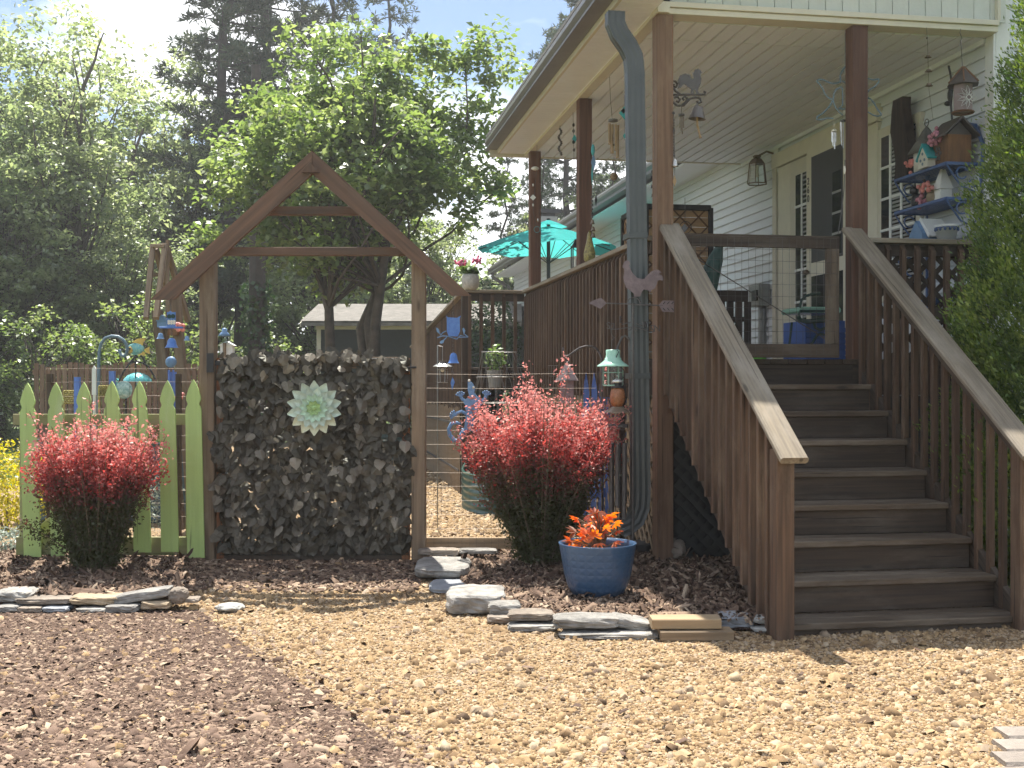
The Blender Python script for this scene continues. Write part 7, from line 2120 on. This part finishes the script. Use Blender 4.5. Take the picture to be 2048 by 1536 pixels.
# the big spreading tree behind the arbor
YM_ = 19.0
def L_(px, py, dy=0.0): return (at(px, py, YM_).x - at(700, 0, YM_).x, dy, at(px, py, YM_).z)
sp_ = [L_(960, 80), L_(955, 95, .3), L_(975, 70), L_(1000, 140), L_(1015, 125, .2), L_(985, 160), L_(660, 70), L_(668, 85, .4), L_(650, 95), L_(870, 95), L_(885, 110, .3), L_(850, 105), L_(1005, 370), L_(990, 385), L_(430, 470), L_(415, 500), L_(400, 460, .2), L_(440, 360), L_(460, 320), L_(940, 110), L_(930, 130), L_(900, 140), L_(990, 290, .3), L_(1000, 220)]
tmM, crM = broadleaf(7.0, 2.55, 2.2, 3.05, 330, 84, .12, 'mapleleaf', 3, stems=4, r0=.13, spread=.62, rc=.42, flat=.62, shape=.55, spray=sp_, nl=46, tmin=.5)
grow('shade_tree', tmM, crM, 'broad bright green tree with several trunks behind the arbor', 'tree', (at(700, 0, YM_).x, YM_, 0))
# woodland edge
woodA = broadleaf(11.4, 2.9, 2.5, 1.6, 290, 66, .165, 'woodleaf', 11, stems=1, r0=.20, rc=.62, flat=.5, shape=.3)
woodB = broadleaf(9.6, 2.5, 2.4, .9, 250, 68, .165, 'woodleaf', 17, stems=2, r0=.16, spread=.4, rc=.6, flat=.5, shape=.2)
GW = 'trees along the woodland edge'
spots = [(-15.0, 31.0, 0, 'A', 1.04, 'tall pale green tree at the left edge of the photo'),
         (-11.5, 29.0, 2.0, 'A', .96, 'tree with a slender forked trunk left of the ladder trellis'),
         (-13.4, 35.5, 4.0, 'A', 1.08, 'tall woodland tree left of the dark pine'),
         (-12.0, 27.0, 1.0, 'B', .80, 'lower leafy tree above the brown slat fence'),
         (-8.9, 27.5, 2.6, 'B', .56, 'bushy young tree behind the ladder trellis'),
         (-10.6, 37.0, 1.5, 'A', 1.05, 'tall tree right beside the dark pine at the woodland edge'),
         (-5.6, 33.0, 5.0, 'B', .86, 'leafy tree behind the left side of the arbor'),
         (-15.0, 26.0, 5.5, 'B', .55, 'low shaded tree at the far left above the lawn'),
         (-2.6, 36.0, .7, 'B', .72, 'leafy tree beyond the shed roof'),
         (1.0, 37.0, 2.2, 'B', .72, 'leafy tree beyond the rear deck'),
         (3.6, 40.0, 2.9, 'B', .9, 'bright leafy tree behind the house roof')]
for X, Y, rz, kd, s, lab in spots:
    tm, cm = woodA if kd == 'A' else woodB
    grow('woodland_tree', tm, cm, lab, 'tree', (X, Y, 0), rz, (s, s, s), GW)
pA = pine(21.0, 3.6, 3.6, 26, 6, 27, 31, .27, .30)
pB = pine(17.0, 4.0, 2.7, 20, 5, 20, 37, .17, .26)
GP = 'tall pines'
for X, Y, rz, kd, s, lab in ((at(466, 0, 36).x, 36, 0, 'A', 1.0, 'tall dark pine with a bare trunk left of the arbor peak'), (at(512, 0, 38).x, 38, 2.2, 'A', 1.04, 'dark thick trunked pine right behind the tall dark pine'), (at(655, 0, 40).x, 40, 1.2, 'B', 1.12, 'thin pine rising above the big spreading tree'),
                             (at(775, 0, 44).x, 44, 4.2, 'B', 1.05, 'sparse pine above the right half of the big tree'), (at(1135, 0, 42).x, 42, .6, 'A', .78, 'pine rising over the porch roof'), (at(1085, 0, 33).x, 33, 3.6, 'B', .50, 'low pine seen between the far porch posts'), (at(1225, 0, 36).x, 36, 5.1, 'B', .56, 'low pine behind the middle porch post'), (at(1010, 0, 36).x, 36, 2.4, 'B', .52, 'low pine left of the far porch post')):
    tm, cm = pA if kd == 'A' else pB
    grow('pine_tree', tm, cm, lab, 'pine tree', (X, Y, 0), rz, (s, s, s), GP)
# sunlit bushes along the foot of the wood
bushM = broadleaf(3.1, 1.35, 1.1, .2, 70, 60, .10, 'mapleleaf', 41, stems=3, r0=.05, spread=.3, rc=.34, flat=.7, shape=.1)
for X, Y, rz, s, lab in ((-14.0, 23.6, .3, .9, 'leafy bush at the left end of the brown slat fence'), (-11.6, 24.2, 1.4, 1.05, 'tall leafy bush behind the left half of the slat fence'), (-9.4, 23.8, 2.9, .95, 'leafy bush behind the grey blue shepherd hook'),
                         (-7.6, 24.4, 4.1, 1.05, 'leafy bush behind the ladder trellis base'), (-5.6, 25.2, 5.2, .8, 'leafy bush left of the shed seen through the arbor'), (-16.2, 24.6, 2.2, 1.1, 'leafy bush at the edge of the lawn')):
    grow('woodland_bush', bushM[0], bushM[1], lab, 'bush', (X, Y, 0), rz, (s, s, s), 'bushes along the woodland edge')
# bare trunks standing in the wood
for i, (px, Y, r, h, lab) in enumerate(((193, 28.6, .15, 6.5, 'dark forked trunk in front of the woods by the slat fence'), (8, 29.5, .11, 5.5, 'thin trunk at the extreme left of the photo'), (150, 33.0, .16, 7, 'straight dark trunk between the two left trees'), (255, 33.5, .13, 6, 'thin leaning trunk behind the fish ornament'))):
    g = np.random.default_rng(70 + i); b = MB(); x = at(px, 0, Y).x
    pts = limb(b, (x, Y, 0), (x - .6 + .3 * i, Y, h + 3.0), r, .015, g, .03, 8)
    for j in range(5): limb(b, pts[3 + j], Vector(pts[3 + j]) + Vector((g.normal(0, .9), g.normal(0, .5), 1.5)), r * .4, .015, g, .1, 5)
    single('bare_trunk', lab, 'tree trunk', b, 'bark', (x, Y, 0), smooth=True)
# dark evergreen by the rear corner of the house
p, nn_, sz = blob(2600, .42, .42, .95, .06, G, 1.6)
tmg = MB().tube([(0, 0, 0), (0, 0, 1.5)], [.06, .03], 6).mesh('trunk'); tmg.materials.append(M['bark'])
grow('corner_shrub', tmg, raw_mesh('foliage', leaves(p, nn_, sz, .5, .25, G), 4, 'ivygreen', G.random(len(p))), 'dark leafy shrub beside the rear house corner behind the geranium', 'shrub', (at(985, 0, 17).x, 17.0, .3), crown='foliage')
# ivy covered trunk seen through the arbor
g = np.random.default_rng(5); n = 1500
a = g.uniform(0, 6.28, n); zz = g.random(n) * 3.4
P = np.stack([.24 * np.cos(a), .24 * np.sin(a), zz], 1) + g.normal(0, .05, (n, 3))
tmg = MB().tube([(0, 0, 0), (.03, 0, 4), (0, 0, 8)], [.2, .17, .1], 8).mesh('trunk'); tmg.materials.append(M['barkdark'])
grow('ivy_trunk', tmg, raw_mesh('foliage', leaves(P, P * [1, 1, 0] + g.normal(0, .3, (n, 3)), g.uniform(.08, .14, n), .8, .2, g), 4, 'ivygreen', g.random(n)), 'ivy covered trunk seen through the arbor left of the shed', 'tree trunk', (at(512, 0, 24).x, 24.0, 0), crown='foliage')
# far woods as one mass
n = 30000
Xw = G.uniform(-34, 22, n); Yw = G.uniform(46, 58, n); top = 6.8 + 2.5 * fbm(np.stack([Xw, Yw * .2, Xw * 0], 1), .16) - .05 * (Xw + 10)
top = np.where(Xw > -6, np.minimum(top, 6.2), top)
Zw = top * G.random(n) ** .8
me = raw_mesh('far_woods', leaves(np.stack([Xw, Yw, Zw], 1), G.normal(0, .6, (n, 3)) + [0, 0, 1], G.uniform(.25, .5, n), .7, .3, G), 4, 'woodleaf', np.clip(G.random(n) * .7, 0, 1))
o = link('far_woods', me, kind='stuff'); o['label'] = 'dense far woods behind the garden'; o['category'] = 'woods'
# undergrowth at the foot of the woodland
n = 26000
Xw = G.uniform(-20, 3, n); Yw = G.uniform(24.5, 34, n)
Zw = (1.5 + 1.1 * fbm(np.stack([Xw, Yw, Xw * 0], 1), .45)) * G.random(n)
k = ~((Xw > at(590, 0, 27).x) & (Yw < 32.5)) & ~((Xw > -16) & (Yw < 24.8))
me = raw_mesh('undergrowth', leaves(np.stack([Xw, Yw, Zw], 1)[k], (G.normal(0, .6, (n, 3)) + [0, 0, 1])[k], G.uniform(.09, .2, n)[k], .6, .3, G), 4, 'woodleaf', G.random(n)[k])
o = link('undergrowth', me, kind='stuff'); o['label'] = 'leafy undergrowth along the foot of the woods'; o['category'] = 'undergrowth'
# short grass on the lawn at the left
n = 9000
Xw = G.uniform(-14, -5.2, n); Yw = G.uniform(15.6, 24, n)
M['grass'] = leaf('lawn grass', [(.06, .11, .02), (.12, .19, .04)], trans=.35)
me = raw_mesh('lawn_grass', leaves(np.stack([Xw, Yw, np.full(n, .02)], 1), G.normal(0, 1, (n, 3)) * [1, 1, .3], G.uniform(.06, .13, n), .25, .1, G), 4, 'grass', G.random(n))
link('lawn_grass', me, kind='stuff')

# ------------------------------------------------------------------ thin haze box added to lift the dark tones of the woods
M['haze'], n_, l_, out_ = nodes('added haze')
pv_ = n_.new('ShaderNodeVolumePrincipled')
pv_.inputs['Density'].default_value = 0.0015
pv_.inputs['Color'].default_value = (0.95, 0.97, 1.0, 1)
pv_.inputs['Anisotropy'].default_value = 0.5
l_.new(pv_.outputs[0], out_.inputs['Volume'])
hz_ = MB().add([(x, y, z) for z in (-1.2, 26.0) for (x, y) in ((-325, -65), (325, -65), (325, 325), (-325, 325))], [(3, 2, 1, 0), (4, 5, 6, 7), (0, 1, 5, 4), (1, 2, 6, 5), (2, 3, 7, 6), (3, 0, 4, 7)])
hm_ = hz_.mesh('haze'); hm_.materials.append(M['haze'])
link('haze', hm_, kind='stuff')
